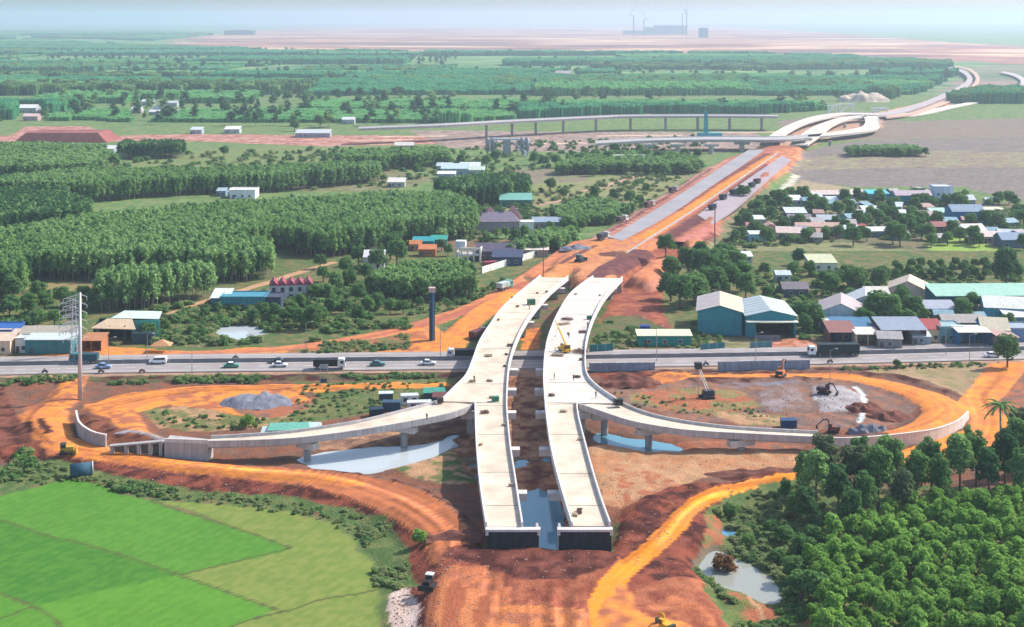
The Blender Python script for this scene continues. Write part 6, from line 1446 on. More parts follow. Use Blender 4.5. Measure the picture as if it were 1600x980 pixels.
# containers and cabins
def container(px, py, L, h, c, rz, label, name='container', cat='container', windows=False):
    X, Y = at(px, py, .6); g = gz(X, Y); t = empty(name, (X, Y, g), rz, label, cat)
    b = MB(); b.box((0, 0, h / 2), (L, 2.4, h)); b.build('body', paint(c, .6), t)
    for s in (-1, 1):
        b = MB(); n = int(L / .6)
        for k in range(n): b.box((-L / 2 + .3 + k * L / n, s * 1.215, h / 2), (.18, .05, h - .4))
        b.build('ribs', paint(c, .6), t)
    b = MB(); b.box((0, 0, h + .06), (L + .2, 2.6, .1)); b.build('roof', roofm('dfe6e6' if windows else c), t)
    if windows:
        for k in range(2): b = MB(); b.box((-L / 4 + k * L / 2, -1.25, h * .6), (1.2, .08, .9)); b.build('window', WIN, t)
    return t
container(766, 418, 5.5, 2.6, 'b0424e', .5, 'red container behind the white boundary wall')
container(612, 641, 4.6, 2.1, '34536c', 0, 'dark blue container before the white site cabins')
container(588, 651, 3.2, 1.9, '173348', .3, 'small dark box container nearest the left ramp')
container(640, 630, 4.4, 2.3, 'eceee8', .15, 'white site cabin behind the dark blue container', 'site_cabin', 'cabin', True)
container(655, 638, 6.0, 1.8, 'e8f0f2', .1, 'long white site cabin tucked against the left ramp', 'site_cabin', 'cabin', True)
container(603, 627, 3.6, 2.0, '3a5a74', .1, 'dark blue site cabin at the back of the cabin group', 'site_cabin', 'cabin', True)
container(1232, 667, 3.6, 1.7, '1f4a78', 0, 'dark blue container behind the right ramp')
container(1008, 520, 3, 2.2, '1f3f90', 0, 'small blue box at the left end of the long green shed')
def hut(px, py, w, d, h, c, label):
    X, Y = at(px, py, .7); t = empty('tarp_hut', (X, Y, gz(X, Y)), .1, label, 'hut')
    b = MB(); b.box((0, 0, h / 2), (w * .92, d * .9, h)); b.build('wall', paint('3d4f5c'), t)
    b = MB(); b.add([(-w / 2, -d / 2, h), (w / 2, -d / 2, h), (w / 2, d / 2, h), (-w / 2, d / 2, h), (-w / 2 * .9, 0, h + .9), (w / 2 * .9, 0, h + .9)], [(0, 1, 5, 4), (1, 2, 5), (2, 3, 4, 5), (3, 0, 4), (3, 2, 1, 0)]); b.build('roof', roofm(c), t)
hut(452, 676, 10, 6, 1.7, '78c2ae', 'long hut with sea green roof behind the left ramp'); hut(425, 678, 5, 4, 1.2, 'cfe6e4', 'low pale roofed hut left of the sea green roof'); hut(486, 674, 5, 4, 1.4, 'd8eaec', 'white roofed hut right of the sea green roof')
hut(678, 622, 6, 4, 2.2, '4fb09a', 'hut with a green roof beside the site cabins'); hut(690, 628, 5, 3.5, 2, '8a5a58', 'brownish tin hut close to the left deck')
# batching plant
X, Y = at(792, 243, .5); t = empty('batching_plant', (X, Y, .4), 0, 'grey concrete batching plant with silos and a sloping conveyor', 'plant'); t.scale = (.7, .7, .68)
sm = paint('8e96a4', .5)
for x in (-20, -15, 16, 21): b = MB(); b.tube((x, 0, 6), (x, 0, 19), 2.2, 2.2, 12); b.tube((x, 0, 2.5), (x, 0, 6), .5, 2.2, 12); b.tube((x, 0, 0), (x, 0, 3), .5, .5, 6); b.build('silo', sm, t, True)
b = MB(); b.box((0, 0, 8), (8, 6, 16)); b.build('tower', paint('9aa0a4'), t); b = MB(); b.box((-2, 0, 17.5), (30, 5, 2)); b.build('gantry', paint('c8ccd4'), t)
b = MB(); b.tube((5, -1, 14), (22, -6, 2), .9, .9, 6); b.build('conveyor', sm, t)
for x in (-11, 11): b = MB(); b.box((x, 0, 8.5), (.9, 3, 17)); b.build('frame_leg', STEEL, t)
b = MB(); b.box((-8, -10, 2), (5, 4, 5)); b.box((19, -10, 2.5), (2, 2, 7)); b.build('cabin', paint('eef0f4'), t)
# far crane group of the flyover works and the airport terminal
def gantry(px, py, w, h, label, c='e8eef4'):
    X, Y = at(px, py, .5); t = empty('launching_gantry', (X, Y, 0), .2, label, 'crane')
    for s in (-1, 1): b = MB(); b.box((s * w / 2, 0, h / 2), (.9, 2, h)); b.build('leg', paint(c), t)
    b = MB(); b.box((0, 0, h), (w * 1.3, 1.4, 1.2)); b.build('beam', paint(c), t); b = MB(); b.tube((-w * .5, 0, 1), (w * .4, 0, h), .8, .8, 6); b.build('brace', paint(c), t)
gantry(1322, 177, 15, 10, 'white launching gantry beside the far flyover'); gantry(1300, 178, 9, 9, 'smaller white gantry left of the launching gantry'); gantry(1375, 176, 16, 5, 'low white gantry right of the launching gantry')
X, Y = at(1103, 215, .5); t = empty('green_tower', (X, Y, 0), 0, 'turquoise steel mast beside the far overpass', 'mast'); b = MB(); b.box((0, 0, 11), (3.4, 3.4, 22), 0, .8); b.build('mast', paint('2f9aa4'), t); b = MB(); b.box((3, 0, 1.5), (20, 8, 6)); b.build('base', paint('4fa8b4'), t)
X, Y = at(1040, 53, 0); t = empty('terminal', (X, Y, FZ), 0, 'huge unfinished terminal block with a stepped roof on the horizon', 'terminal')
hz_m = paint('93a1b2', .8)  # paint paled to include the distance haze over the terminal
b = MB(); b.box((0, 0, 22), (250, 80, 44)); b.build('main_hall', hz_m, t); b = MB(); b.box((30, 0, 50), (200, 70, 11)); b.build('upper_roof', hz_m, t); b = MB(); b.box((-190, 0, 10), (150, 60, 26)); b.build('wing', hz_m, t)
X, Y = at(1099, 58, 0); t = empty('tower_block', (X, Y, FZ), 0, 'lone dark square tower block right of the terminal', 'tower'); b = MB(); b.box((0, 0, 22), (46, 40, 50)); b.build('shaft', paint('6a7c94', .8), t); b = MB(); b.box((0, 0, 49), (38, 34, 5)); b.build('roof', hz_m, t)
def tower_crane(px, py, h, jib, rz, label):
    X, Y = at(px, py, 0); t = empty('tower_crane', (X, Y, FZ), rz, label, 'crane'); c = paint('6c7686', .7)
    b = MB(); b.box((0, 0, h / 2), (5, 5, h)); b.build('mast', c, t)
    b = MB(); b.tube((-jib * .3, 0, h), (jib * .28, 0, h + jib * .95), 1.6, 1.0, 5); b.build('jib', c, t); b = MB(); b.box((-jib * .3, 0, h), (9, 6, 6)); b.build('counterweight', c, t)
tower_crane(990, 54, 120, 70, .2, 'far crane left of the terminal, raised jib'); tower_crane(1006, 54, 95, 60, 2.6, 'far shorter crane just left of the terminal'); tower_crane(1066, 54, 130, 60, 2.9, 'tallest far crane standing over the terminal'); tower_crane(1073, 54, 150, 40, .6, 'far thick crane at the right end of the terminal')
b = MB(); X, Y = at(375, 54, 0); t = empty('far_hall', (X, Y, FZ), 0, 'dark low hall at the left end of the airport site', 'hall'); b.box((0, 0, 12), (180, 60, 30)); b.build('wall', paint('4c5f70'), t); b = MB(); b.box((10, 0, 29), (120, 62, 5)); b.build('roof', hz_m, t)
X, Y = at(100, 222, 0); t = empty('earth_mound', (X, Y + 10, .2), 0, 'large flat topped red earth mound on the left', 'mound')
b = MB(); b.box((0, 0, 3.6), (76, 40, 8), 0, .76); b.build('mound_body', mat('red_mound', (.25, .085, .075), .95, .3, .08, bump=.5), t)

# many more small roofs packed among the village trees
RH = random.Random(33); DONE = [(h_[0], h_[1]) for h_ in V]
KINDS = [('d8e2ea', '8fa0ac', 'small white tin roofed house packed among the village trees'), ('c9a49a', 'a58a82', 'small dusty pink tiled house packed among the village trees'), ('8fb4c4', '6f8a9a', 'small pale blue roofed house packed among the village trees'), ('b9b4b4', '8c8a8c', 'small grey roofed house packed among the village trees')]
nh = 0
for k_ in range(900):
    if nh >= 46: break
    x_, y_ = (RH.uniform(1200, 1600), RH.uniform(298, 372)) if nh < 32 else (RH.uniform(1290, 1600), RH.uniform(474, 532))
    if any(abs(x_ - a_[0]) < 15 and abs(y_ - a_[1]) < 4.5 for a_ in DONE): continue
    DONE.append((x_, y_)); nh += 1; rc_, wc_, lb_ = KINDS[RH.randrange(4)]
    o_ = house(x_, y_, RH.uniform(4.5, 7.5), RH.uniform(4, 5.5), RH.uniform(2.6, 3.2), wc_, rc_, lb_, rot=RH.uniform(-.4, .4), kind=RH.choice(('gable', 'shed', 'gable')), wins=1); o_['group'] = 'small houses packed in the village'

for o_ in [q for q in COL.objects if q.get('category') == 'tree']:      # no tree grows through a building
    x_, y_ = o_.location.x, o_.location.y
    for X_, Y_, hx_, hy_, r_ in FOOT:
        u_, v_ = x_ - X_, y_ - Y_; a_, b_ = u_ * math.cos(r_) + v_ * math.sin(r_), v_ * math.cos(r_) - u_ * math.sin(r_)
        if abs(a_) < hx_ and abs(b_) < hy_:
            for ch_ in list(o_.children): bpy.data.objects.remove(ch_)
            bpy.data.objects.remove(o_); break
# ------------------------------------------------------------------ vehicles, machines, poles, people, heaps
print('small things')
def wheel(root, x, y, r, w=.25):
    b = MB(); b.tube((x, y - w / 2, r), (x, y + w / 2, r), r, r, 14); o = b.build('wheel', RUBBER, root)
    b = MB(); b.tube((x, y - w / 2 - .01, r), (x, y + w / 2 + .01, r), r * .55, r * .55, 10); b.build('rim', STEEL, o)
LAMP = mat('headlamp', (.8, .8, .75), .2, .05); TAIL = mat('tail_lamp', (.4, .02, .02), .3, .05)
def carpaint(h): return mat('car_' + h, lin(h), .25, .04, .5, spec=.6)
def car(loc, rz, c, label, van=False, roofc=None):
    t = empty('van' if van else 'car', loc, rz, label, 'van' if van else 'car')
    p = carpaint(c); L = 4.9 if van else 4.4; hl = L / 2
    b = MB()
    if van: b.side([(-hl, .35), (hl, .35), (hl, .95), (hl - .75, 1.15), (hl - 1.5, 1.95), (-hl + .1, 2.0), (-hl, 1.2)], -.9, .9)
    else: b.side([(-hl, .32), (hl, .32), (hl, .72), (hl - .3, .82), (hl - 1.25, .92), (-hl + .75, .96), (-hl + .05, .88)], -.88, .88)
    b.build('body', p, t, bevel=.07)
    if van:
        for s in (-1, 1):
            b = MB(); b.side([(-hl + .4, 1.2), (hl - 1.1, 1.2), (hl - 1.6, 1.8), (-hl + .4, 1.82)], s * .905 - .01, s * .905 + .01); b.build('side_window', GLASS, t)
        b = MB(); b.add([(hl - .72, -.78, 1.2), (hl - .72, .78, 1.2), (hl - 1.42, .72, 1.9), (hl - 1.42, -.72, 1.9)], [(0, 1, 2, 3)]); b.build('windscreen', GLASS, t)
    else:
        b = MB(); b.side([(-hl + .55, .93), (hl - 1.2, .90), (hl - 1.95, 1.42), (-hl + 1.25, 1.45)], -.74, .74); b.build('cabin', GLASS, t, bevel=.05)
        b = MB(); b.side([(-hl + 1.2, 1.452), (hl - 1.9, 1.43), (hl - 2.0, 1.49), (-hl + 1.35, 1.51)], -.72, .72); b.build('roof', carpaint(roofc or c), t)
    for x in (-hl + .85, hl - .85):
        for s in (-1, 1): wheel(t, x, s * .82, .33)
    for s in (-1, 1):
        b = MB(); b.box((hl + .005, s * .62, .68), (.06, .34, .16)); b.build('headlight', LAMP, t); b = MB(); b.box((-hl - .005, s * .65, .78), (.06, .3, .16)); b.build('tail_light', TAIL, t)
    return t
def truck(loc, rz, cabc, boxc, label, L=8.5, tarp=False, semi=False):
    t = empty('truck', loc, rz, label, 'truck'); hl = L / 2
    b = MB(); b.side([(hl - 2.1, .6), (hl, .6), (hl, 1.5), (hl - .25, 2.75), (hl - .6, 2.95), (hl - 2.1, 2.95)], -1.2, 1.2); b.build('cab', carpaint(cabc), t, bevel=.08)
    b = MB(); b.add([(hl + .01, -1.05, 1.55), (hl + .01, 1.05, 1.55), (hl - .22, 1.0, 2.6), (hl - .22, -1.0, 2.6)], [(0, 1, 2, 3)]); b.build('windscreen', GLASS, t)
    for s in (-1, 1): b = MB(); b.box((hl - .95, s * 1.205, 2.05), (.95, .02, .75)); b.build('side_window', GLASS, t)
    b = MB(); b.box((-.6, 0, .85), (L - 1.2, .9, .3)); b.build('chassis', mat('chassis', (.05, .05, .055), .7, .1), t)
    top = 3.5 if semi else 2.7
    b = MB(); x1 = hl - (3.0 if semi else 2.35); b.box(((-hl + x1) / 2, 0, (1.05 + top) / 2), (x1 + hl, 2.45, top - 1.05)); bo = b.build('cargo_box', paint(boxc), t)
    b = MB()
    for k in range(int((x1 + hl) / .9)):
        for s in (-1, 1): b.box((-hl + .45 + k * .9, s * 1.24, (1.05 + top) / 2), (.08, .05, top - 1.1))
    b.box(((-hl + x1) / 2, 0, top + .04), (x1 + hl + .05, 2.5, .08)); b.build('ribs', paint(boxc), bo)
    for x in ([-hl + .9, -hl + 2.1, hl - 3.3, hl - 1.1] if semi else [-hl + 1.0, -hl + 2.2, hl - 1.1]):
        for s in (-1, 1): wheel(t, x, s * 1.02, .5, .36)
    for s in (-1, 1): b = MB(); b.box((hl + .01, s * .85, .95), (.06, .35, .22)); b.build('headlight', LAMP, t)
    return t
# a person: one skinned body, used for the workers and the riders
def person_mesh(name, pose):
    J = dict(pel=(0, 0, .95), chest=(0, 0, 1.35), neck=(0, .02, 1.50), head=(0, .03, 1.62), crown=(0, .02, 1.74), hl=(.1, 0, .9), kl=(.12, -.05, .5), al=(.12, 0, .08), fl=(.12, -.16, .03), hr=(-.1, 0, .9), kr=(-.12, .08, .5), ar=(-.12, .12, .08), fr=(-.12, -.02, .03),
             sl=(.19, 0, 1.42), el=(.27, -.02, 1.15), wl=(.28, -.16, .95), hal=(.28, -.22, .88), sr=(-.19, 0, 1.42), er=(-.27, .02, 1.15), wr=(-.3, -.1, .93), har=(-.3, -.15, .86))
    if pose == 'ride':
        J.update(pel=(0, .1, .82), chest=(0, -.02, 1.22), neck=(0, -.06, 1.37), head=(0, -.08, 1.50), crown=(0, -.08, 1.62), hl=(.1, .08, .78), kl=(.2, -.32, .72), al=(.18, -.22, .34), fl=(.18, -.36, .30), hr=(-.1, .08, .78), kr=(-.2, -.32, .72), ar=(-.18, -.22, .34), fr=(-.18, -.36, .30),
                 sl=(.19, -.02, 1.28), el=(.27, -.2, 1.08), wl=(.28, -.46, 1.05), hal=(.27, -.54, 1.04), sr=(-.19, -.02, 1.28), er=(-.27, -.2, 1.08), wr=(-.28, -.46, 1.05), har=(-.27, -.54, 1.04))
    rad = dict(pel=.15, chest=.17, neck=.06, head=.10, crown=.07, hl=.10, kl=.065, al=.045, fl=.04, hr=.10, kr=.065, ar=.045, fr=.04, sl=.07, el=.045, wl=.035, hal=.03, sr=.07, er=.045, wr=.035, har=.03)
    E = [('pel', 'chest'), ('chest', 'neck'), ('neck', 'head'), ('head', 'crown'), ('pel', 'hl'), ('hl', 'kl'), ('kl', 'al'), ('al', 'fl'), ('pel', 'hr'), ('hr', 'kr'), ('kr', 'ar'), ('ar', 'fr'), ('chest', 'sl'), ('sl', 'el'), ('el', 'wl'), ('wl', 'hal'), ('chest', 'sr'), ('sr', 'er'), ('er', 'wr'), ('wr', 'har')]
    ks = list(J); me = bpy.data.meshes.new(name); me.from_pydata([J[k] for k in ks], [(ks.index(a), ks.index(b)) for a, b in E], [])
    o = bpy.data.objects.new('tmp', me); COL.objects.link(o)
    md = o.modifiers.new('s', 'SKIN')
    for i, k in enumerate(ks): me.skin_vertices[0].data[i].radius = (rad[k], rad[k] * (.75 if k in ('chest', 'pel') else 1)); me.skin_vertices[0].data[i].use_root = (k == 'pel')
    ms = o.modifiers.new('d', 'SUBSURF'); ms.levels = ms.render_levels = 1
    dg = bpy.context.evaluated_depsgraph_get(); out = bpy.data.meshes.new_from_object(o.evaluated_get(dg)); out.name = name
    bpy.data.objects.remove(o); out.polygons.foreach_set('use_smooth', [True] * len(out.polygons))
    return out
PM = {p: person_mesh('person_' + p, p) for p in ('stand', 'ride')}
SKIN = mat('skin', (.35, .2, .13), .6, .05)
def person(loc, rz, shirt, label, pose='stand', helmet='e6c83a'):
    t = empty('person', loc, rz, label, 'person')
    me = PM[pose].copy(); me.materials.clear(); me.materials.append(SKIN); me.materials.append(paint(shirt)); me.materials.append(paint('2b3040'))
    zt = 1.5 if pose == 'stand' else 1.37
    for p in me.polygons:
        z = p.center.z; p.material_index = 1 if .93 < z < zt and abs(p.center.x) < .29 else (2 if z < .93 and abs(p.center.x) < .24 else 0)
    o = bpy.data.objects.new('body', me); COL.objects.link(o); o.parent = t
    hz_, hy = (1.70, .02) if pose == 'stand' else (1.58, -.08)
    b = MB(); b.tube((0, hy, hz_), (0, hy, hz_ + .13), .135, .07, 10); b.tube((0, hy - .02, hz_ - .02), (0, hy - .02, hz_), .16, .16, 10); b.build('helmet', paint(helmet), t)
    return t
def motorbike(loc, rz, c, shirt, label, plabel):
    t = empty('motorbike', loc, rz, label, 'motorbike')
    for x in (-.62, .62):
        b = MB(); b.tube((x, -.06, .3), (x, .06, .3), .3, .3, 14); o = b.build('wheel', RUBBER, t)
        b = MB(); b.tube((x, -.065, .3), (x, .065, .3), .16, .16, 8); b.build('rim', STEEL, o)
    b = MB(); b.side([(-.75, .55), (-.5, .72), (.2, .62), (.5, .95), (.62, .9), (.35, .4), (-.3, .35)], -.14, .14); b.build('body', carpaint(c), t)
    b = MB(); b.box((-.3, 0, .76), (.75, .26, .1)); b.build('seat', RUBBER, t); b = MB(); b.tube((.5, -.33, 1.03), (.5, .33, 1.03), .025, .025, 6); b.build('handlebar', STEEL, t)
    # +y of the rider faces backwards, so turn to look along +x
    person(loc, rz + math.pi / 2, shirt, plabel, 'ride', 'd8d8dc')
def on(x, y, z=1.07):
    X, Y = at(x, y, z); return (X, Y, z)
HR = math.atan2(HW[5][1] - HW[3][1], HW[5][0] - HW[3][0])
LFT, RGT = math.pi + HR, HR
truck(on(131, 567.5), LFT, '2f6c74', '1f4f58', 'dark teal lorry driving left past the tall power pole', 8)
car(on(162, 575.5), RGT, '7f9cc4', 'pale blue saloon under the far left shoulder beside the power pole')
car(on(247, 568), LFT, 'e8ecf0', 'white minivan driving left on the far carriageway', True)
car(on(362, 574), RGT, '2f8f78', 'green and white taxi driving right', roofc='e8f0ec')
car(on(433, 567), LFT, '20242c', 'black car driving left behind the white saloon')
car(on(437, 573), RGT, 'e6eaee', 'white saloon in the near carriageway below the black car')
truck(on(515, 576), RGT, 'd8dde2', '23262e', 'black sided lorry with white cab driving right', 9)
car(on(590, 571.5), RGT, '2a6f70', 'dark green car between the black lorry and the left deck')
car(on(669, 570), RGT, 'dfe4ea', 'white car about to pass under the left deck')
truck(on(722, 560.5), LFT, 'c6ccd4', '1d1f26', 'dark lorry with pale cab coming out from under the left deck', 9)
truck(on(1302, 556), LFT, 'e4e8ec', '1b3138', 'long dark articulated lorry with white cab on the right side highway', 15, semi=True)
car(on(1550, 558), RGT, 'dde2ea', 'white car near the roadside tree at the far right')
motorbike(on(70, 583), LFT, '20222a', '2a2c34', 'dark motorbike at the far left edge of the highway', 'rider in dark clothes on the far left motorbike')
motorbike(on(222, 582), RGT, '8a2c2c', 'e4e4e0', 'red motorbike riding right on the near shoulder left of the taxi', 'rider in a white shirt on the red motorbike')
motorbike(on(1103, 571), LFT, '1f2f4a', '3a4664', 'dark blue motorbike above the drill rig', 'rider in a blue shirt on the motorbike above the drill rig')
motorbike(on(1297, 567), RGT, '24262c', '40343a', 'black motorbike beside the articulated lorry', 'rider in a brown shirt on the motorbike beside the articulated lorry')
motorbike(on(158, 582.5), RGT, '2c3a60', '26406c', 'blue motorbike under the pale blue saloon', 'rider in a blue jacket below the pale blue saloon')
motorbike(on(368, 561), RGT, '303238', '5c3a34', 'motorbike on the far shoulder above the taxi', 'rider in a brown jacket on the far shoulder')
def gtruck(px, py, rz, c, bx, label, L=7.5, z=None):
    X, Y = at(px, py, 2.0 if z is None else z); g = gz(X, Y) if z is None else z
    return truck((X, Y, g), rz, c, bx, label, L)
gtruck(748, 521, 1.0, '8a3c40', '6a3a40', 'red brown tipper lorry climbing the orange service road'); gtruck(789, 452, 1.0, '5fa49c', 'b8ccc8', 'teal and white lorry on the orange service road', z=2.6)
gtruck(943, 374, .95, 'c8c8cc', '3c4450', 'pale cabbed lorry at the start of the grey carriageway', z=5.5); gtruck(972, 347, .95, 'd8d4d0', '5a4a4a', 'white lorry on the earth beside the grey carriageway', z=5.2); gtruck(1015, 323, .95, 'c4b8b0', '6a4a48', 'brown lorry on the earth shoulder of the expressway', z=5.2); gtruck(1052, 300, .95, 'b0a8a8', '4a3c40', 'farthest lorry on the earth shoulder', z=5.2)
for i, (x, y, lab) in enumerate(((1130, 312, 'dark roller at the near end of the mauve carriageway'), (1146, 304, 'dark paver on the left of the mauve carriageway'), (1161, 303, 'second dark paver on the mauve carriageway'), (1183, 287, 'dark lorry at the far end of the mauve carriageway'), (1175, 293, 'small dark roller near the far end of the mauve carriageway'), (1113, 328, 'dark machine nearest on the mauve carriageway'))):
    truck(on(x, y, 4.97), .9, '3a3c48', '2c2e3a', lab, 4.6)
# tracked machines
def tracks(t, L, w, g):
    for s in (-1, 1):
        b = MB(); b.side([(-L / 2, .25), (-L / 2 + .25, 0), (L / 2 - .25, 0), (L / 2, .25), (L / 2, .55), (L / 2 - .25, .8), (-L / 2 + .25, .8), (-L / 2, .55)], s * w / 2 - .28, s * w / 2 + .28); b.build('track', RUBBER, t)
def excavator(px, py, rz, c, label, boom=(3.4, 3.9, 5.6, .9), z=None, sc=.8):
    X, Y = at(px, py, .8 if z is None else z); t = empty('excavator', (X, Y, gz(X, Y) if z is None else z), rz, label, 'excavator'); t.scale = (sc,) * 3
    tracks(t, 4.0, 2.5, 0); p = paint(c, .5)
    b = MB(); b.box((-.5, 0, 1.55), (3.6, 2.6, 1.2), 0, .94); b.build('upper_body', p, t, bevel=.08); b = MB(); b.box((-1.9, 0, 1.7), (.9, 2.5, 1.0)); b.build('counterweight', paint('3a3c40'), t, bevel=.1)
    b = MB(); b.box((.9, .75, 2.2), (1.4, 1.1, 1.7), 0, .86); cab_ = b.build('cab', p, t); b = MB(); b.box((1.0, .75, 2.35), (1.28, 1.16, 1.0), 0, .9); b.build('window', GLASS, cab_)
    x1, z1, x2, z2 = boom
    b = MB(); b.tube((1.1, -.3, 1.6), (x1 * .55, -.3, z1 * 1.05), .32, .3, 6); b.tube((x1 * .55, -.3, z1 * 1.05), (x1, -.3, z1), .3, .24, 6); b.build('boom', p, t); b = MB(); b.tube((x1, -.3, z1), (x2, -.3, z2 + .8), .22, .17, 6); b.build('stick', p, t)
    b = MB(); b.side([(x2 - .5, z2 + .6), (x2 + .3, z2 + .9), (x2 + .25, z2 - .1), (x2 - .5, z2 - .3)], -.95, .35); b.build('bucket', paint('4a4642'), t)
    return t
excavator(1220, 589, 1.1, 'c8784a', 'orange excavator working before the blue hoarding', (2.6, 4.4, 3.6, 4.2))
excavator(1288, 618, -.5, '4a2c34', 'dark red excavator on the grey rubble', (3.0, 3.6, 4.4, .4)); excavator(1302, 674, 2.8, '7a4a44', 'small brown excavator at the end of the right ramp', sc=.7)
excavator(1041, 986, 2.2, 'd8a92c', 'yellow excavator on the orange soil at the bottom edge', (2.6, 3.6, 3.6, 1.2), z=2.8, sc=.62)
def rig(px, py):
    X, Y = at(px, py, .8); t = empty('drill_rig', (X, Y, gz(X, Y)), .2, 'dark drill rig with two pale leaning legs and a square head', 'drill rig'); t.scale = (.85, .85, .9)
    tracks(t, 4.4, 2.8, 0); b = MB(); b.box((.6, 0, 1.6), (3.6, 2.4, 1.5), 0, .9); b.build('upper_body', paint('2e3c48'), t, bevel=.08)
    for s in (-1, 1): b = MB(); b.tube((.4 + s * .55, s * .8, 1.8), (-2.6 + s * .4, s * .5, 9.2), .22, .2, 6); b.build('leg', paint('d8cfc6'), t)
    b = MB(); b.box((-2.7, 0, 9.6), (2.0, 1.7, 1.8)); b.build('head', paint('34383f'), t); b = MB(); b.tube((-2.7, 0, 9), (-2.7, 0, .3), .12, .12, 6); b.build('drill_rod', STEEL, t)
rig(1104, 621)
def dozer(px, py, rz, z, label, c='2c2a2c', roof='c9cfd4', name='bulldozer', sc=1.0):
    X, Y = at(px, py, z); t = empty(name, (X, Y, max(gz(X, Y), z - .4)), rz, label, name); t.scale = (sc,) * 3
    tracks(t, 3.4, 2.2, 0); p = paint(c); b = MB(); b.box((.6, 0, 1.25), (2.2, 1.3, 1.1), 0, .95); b.build('bonnet', p, t, bevel=.06)
    b = MB(); b.box((-.8, 0, 1.75), (1.3, 1.5, 1.5)); cb = b.build('cab', p, t); b = MB(); b.box((-.8, 0, 2.0), (1.34, 1.54, .8)); b.build('window', GLASS, cb); b = MB(); b.box((-.8, 0, 2.58), (1.6, 1.8, .12)); b.build('canopy', paint(roof), cb)
    b = MB(); b.side([(2.3, .1), (2.6, .15), (2.45, .7), (2.6, 1.25), (2.4, 1.25), (2.25, .7)], -1.7, 1.7); b.build('blade', p, t)
    for s in (-1, 1): b = MB(); b.tube((0, s * 1.3, .5), (2.3, s * 1.3, .5), .1, .1, 6); b.build('push_arm', p, t)
dozer(670, 914, -1.8, 3.3, 'dark bulldozer with a pale canopy on the earth platform', sc=.8)
dozer(104, 706, .25, 2.0, 'yellow grader parked on the orange haul road at the left', 'c9a23a', '4a4640', 'grader', .9)
dozer(906, 409, 1.0, 5.4, 'small dark loader on the orange fill beyond the decks', '2f4a5c', '6a8a94', 'loader', 1.1)
# mobile crane on the right deck
def crane():
    z = 7.4; X, Y = at(882, 549, z); t = empty('mobile_crane', (X, Y, z), math.radians(115), 'yellow mobile crane with its boom raised on the right deck', 'crane'); t.scale = (.72, .72, .72); p = paint('d8a626', .45)
    b = MB(); b.box((0, 0, 1.0), (6.4, 2.4, .9)); b.build('carrier', p, t, bevel=.06)
    for x in (-2.3, -.9, 1.3, 2.5):
        for s in (-1, 1): wheel(t, x, s * 1.05, .5, .36)
    b = MB(); b.box((-.8, 0, 2.1), (3.2, 2.2, 1.3), 0, .92); b.build('turntable', p, t, bevel=.06); b = MB(); b.box((.6, .75, 2.2), (1.3, .9, 1.5), 0, .9); cb = b.build('cab', p, t); b = MB(); b.box((.66, .76, 2.35), (1.3, .94, .8)); b.build('window', GLASS, cb)
    b = MB(); b.box((-2.3, 0, 2.2), (1.0, 2.3, 1.2)); b.build('counterweight', paint('5a4a24'), t)
    b = MB(); b.tube((-1.2, -.2, 2.6), (5.6, -.2, 8.2), .42, .34, 4); b.tube((5.2, -.2, 7.9), (8.4, -.2, 10.5), .28, .2, 4); b.build('boom', p, t)
    b = MB(); b.tube((8.3, -.2, 10.4), (8.3, -.2, 4.2), .04, .04, 4); b.box((8.3, -.2, 4.0), (.35, .35, .5)); b.build('hook_cable', STEEL, t)
    for x in (-2.9, 2.9):
        b = MB(); b.box((x, 0, .8), (.3, 5.2, .25))
        for s in (-1, 1): b.tube((x, s * 2.6, 0), (x, s * 2.6, .9), .15, .12, 6)
        b.build('outrigger', p, t)
crane()
# material stacks, rebar and workers on the decks
RUSTY = mat('rusty_steel', (.17, .10, .085), .8, .3, 2.0); TIMB = mat('timber', (.38, .29, .21), .9, .25, 2.0)
def stack(px, py, kind, label, L=3.0, seed=1, group=None):
    z = zdeck(py); X, Y = at(px, py, z); r = random.Random(seed); t = empty(kind, (X, Y, z), r.uniform(-.5, .5), label, kind.replace('_', ' '), group); b = MB()
    for k in range(26 if kind == 'rebar_pile' else 14):
        a = r.uniform(-.35, .35) if kind == 'rebar_pile' else r.uniform(-.08, .08); yy, zz = r.uniform(-L * .3, L * .3), .08 + r.random() * (.5 if kind == 'rebar_pile' else .4)
        if kind == 'rebar_pile': b.tube((-L / 2 * r.uniform(.6, 1), yy, zz), (L / 2 * r.uniform(.6, 1), yy + a * L, zz), .05, .05, 4)
        else: b.box((r.uniform(-.3, .3), yy, zz), (L * r.uniform(.6, 1), .28, .1), a)
    b.build('bars' if kind == 'rebar_pile' else 'planks', RUSTY if kind == 'rebar_pile' else TIMB, t)
stack(906, 551, 'rebar_pile', 'large brown rebar heap beside the mobile crane', 4.6, 1); stack(880, 507, 'plank_stack', 'scattered planks on the right deck beyond the crane', 4.2, 2); stack(886, 500, 'rebar_pile', 'curved rebar heap at the top of the scattered planks', 4.0, 3); stack(872, 556, 'plank_stack', 'dark planks at the foot of the mobile crane', 4.0, 4)
stack(910, 520, 'rebar_pile', 'small rebar heap at the right edge of the right deck', 2.4, 5); stack(757, 646, 'rebar_pile', 'spidery rebar heap on the near left deck below the junction', 2.4, 6); stack(797, 541, 'rebar_pile', 'dark rebar heap at the right edge of the left deck', 2.2, 7); stack(772, 622, 'plank_stack', 'planks at the left deck junction line', 2.4, 8)
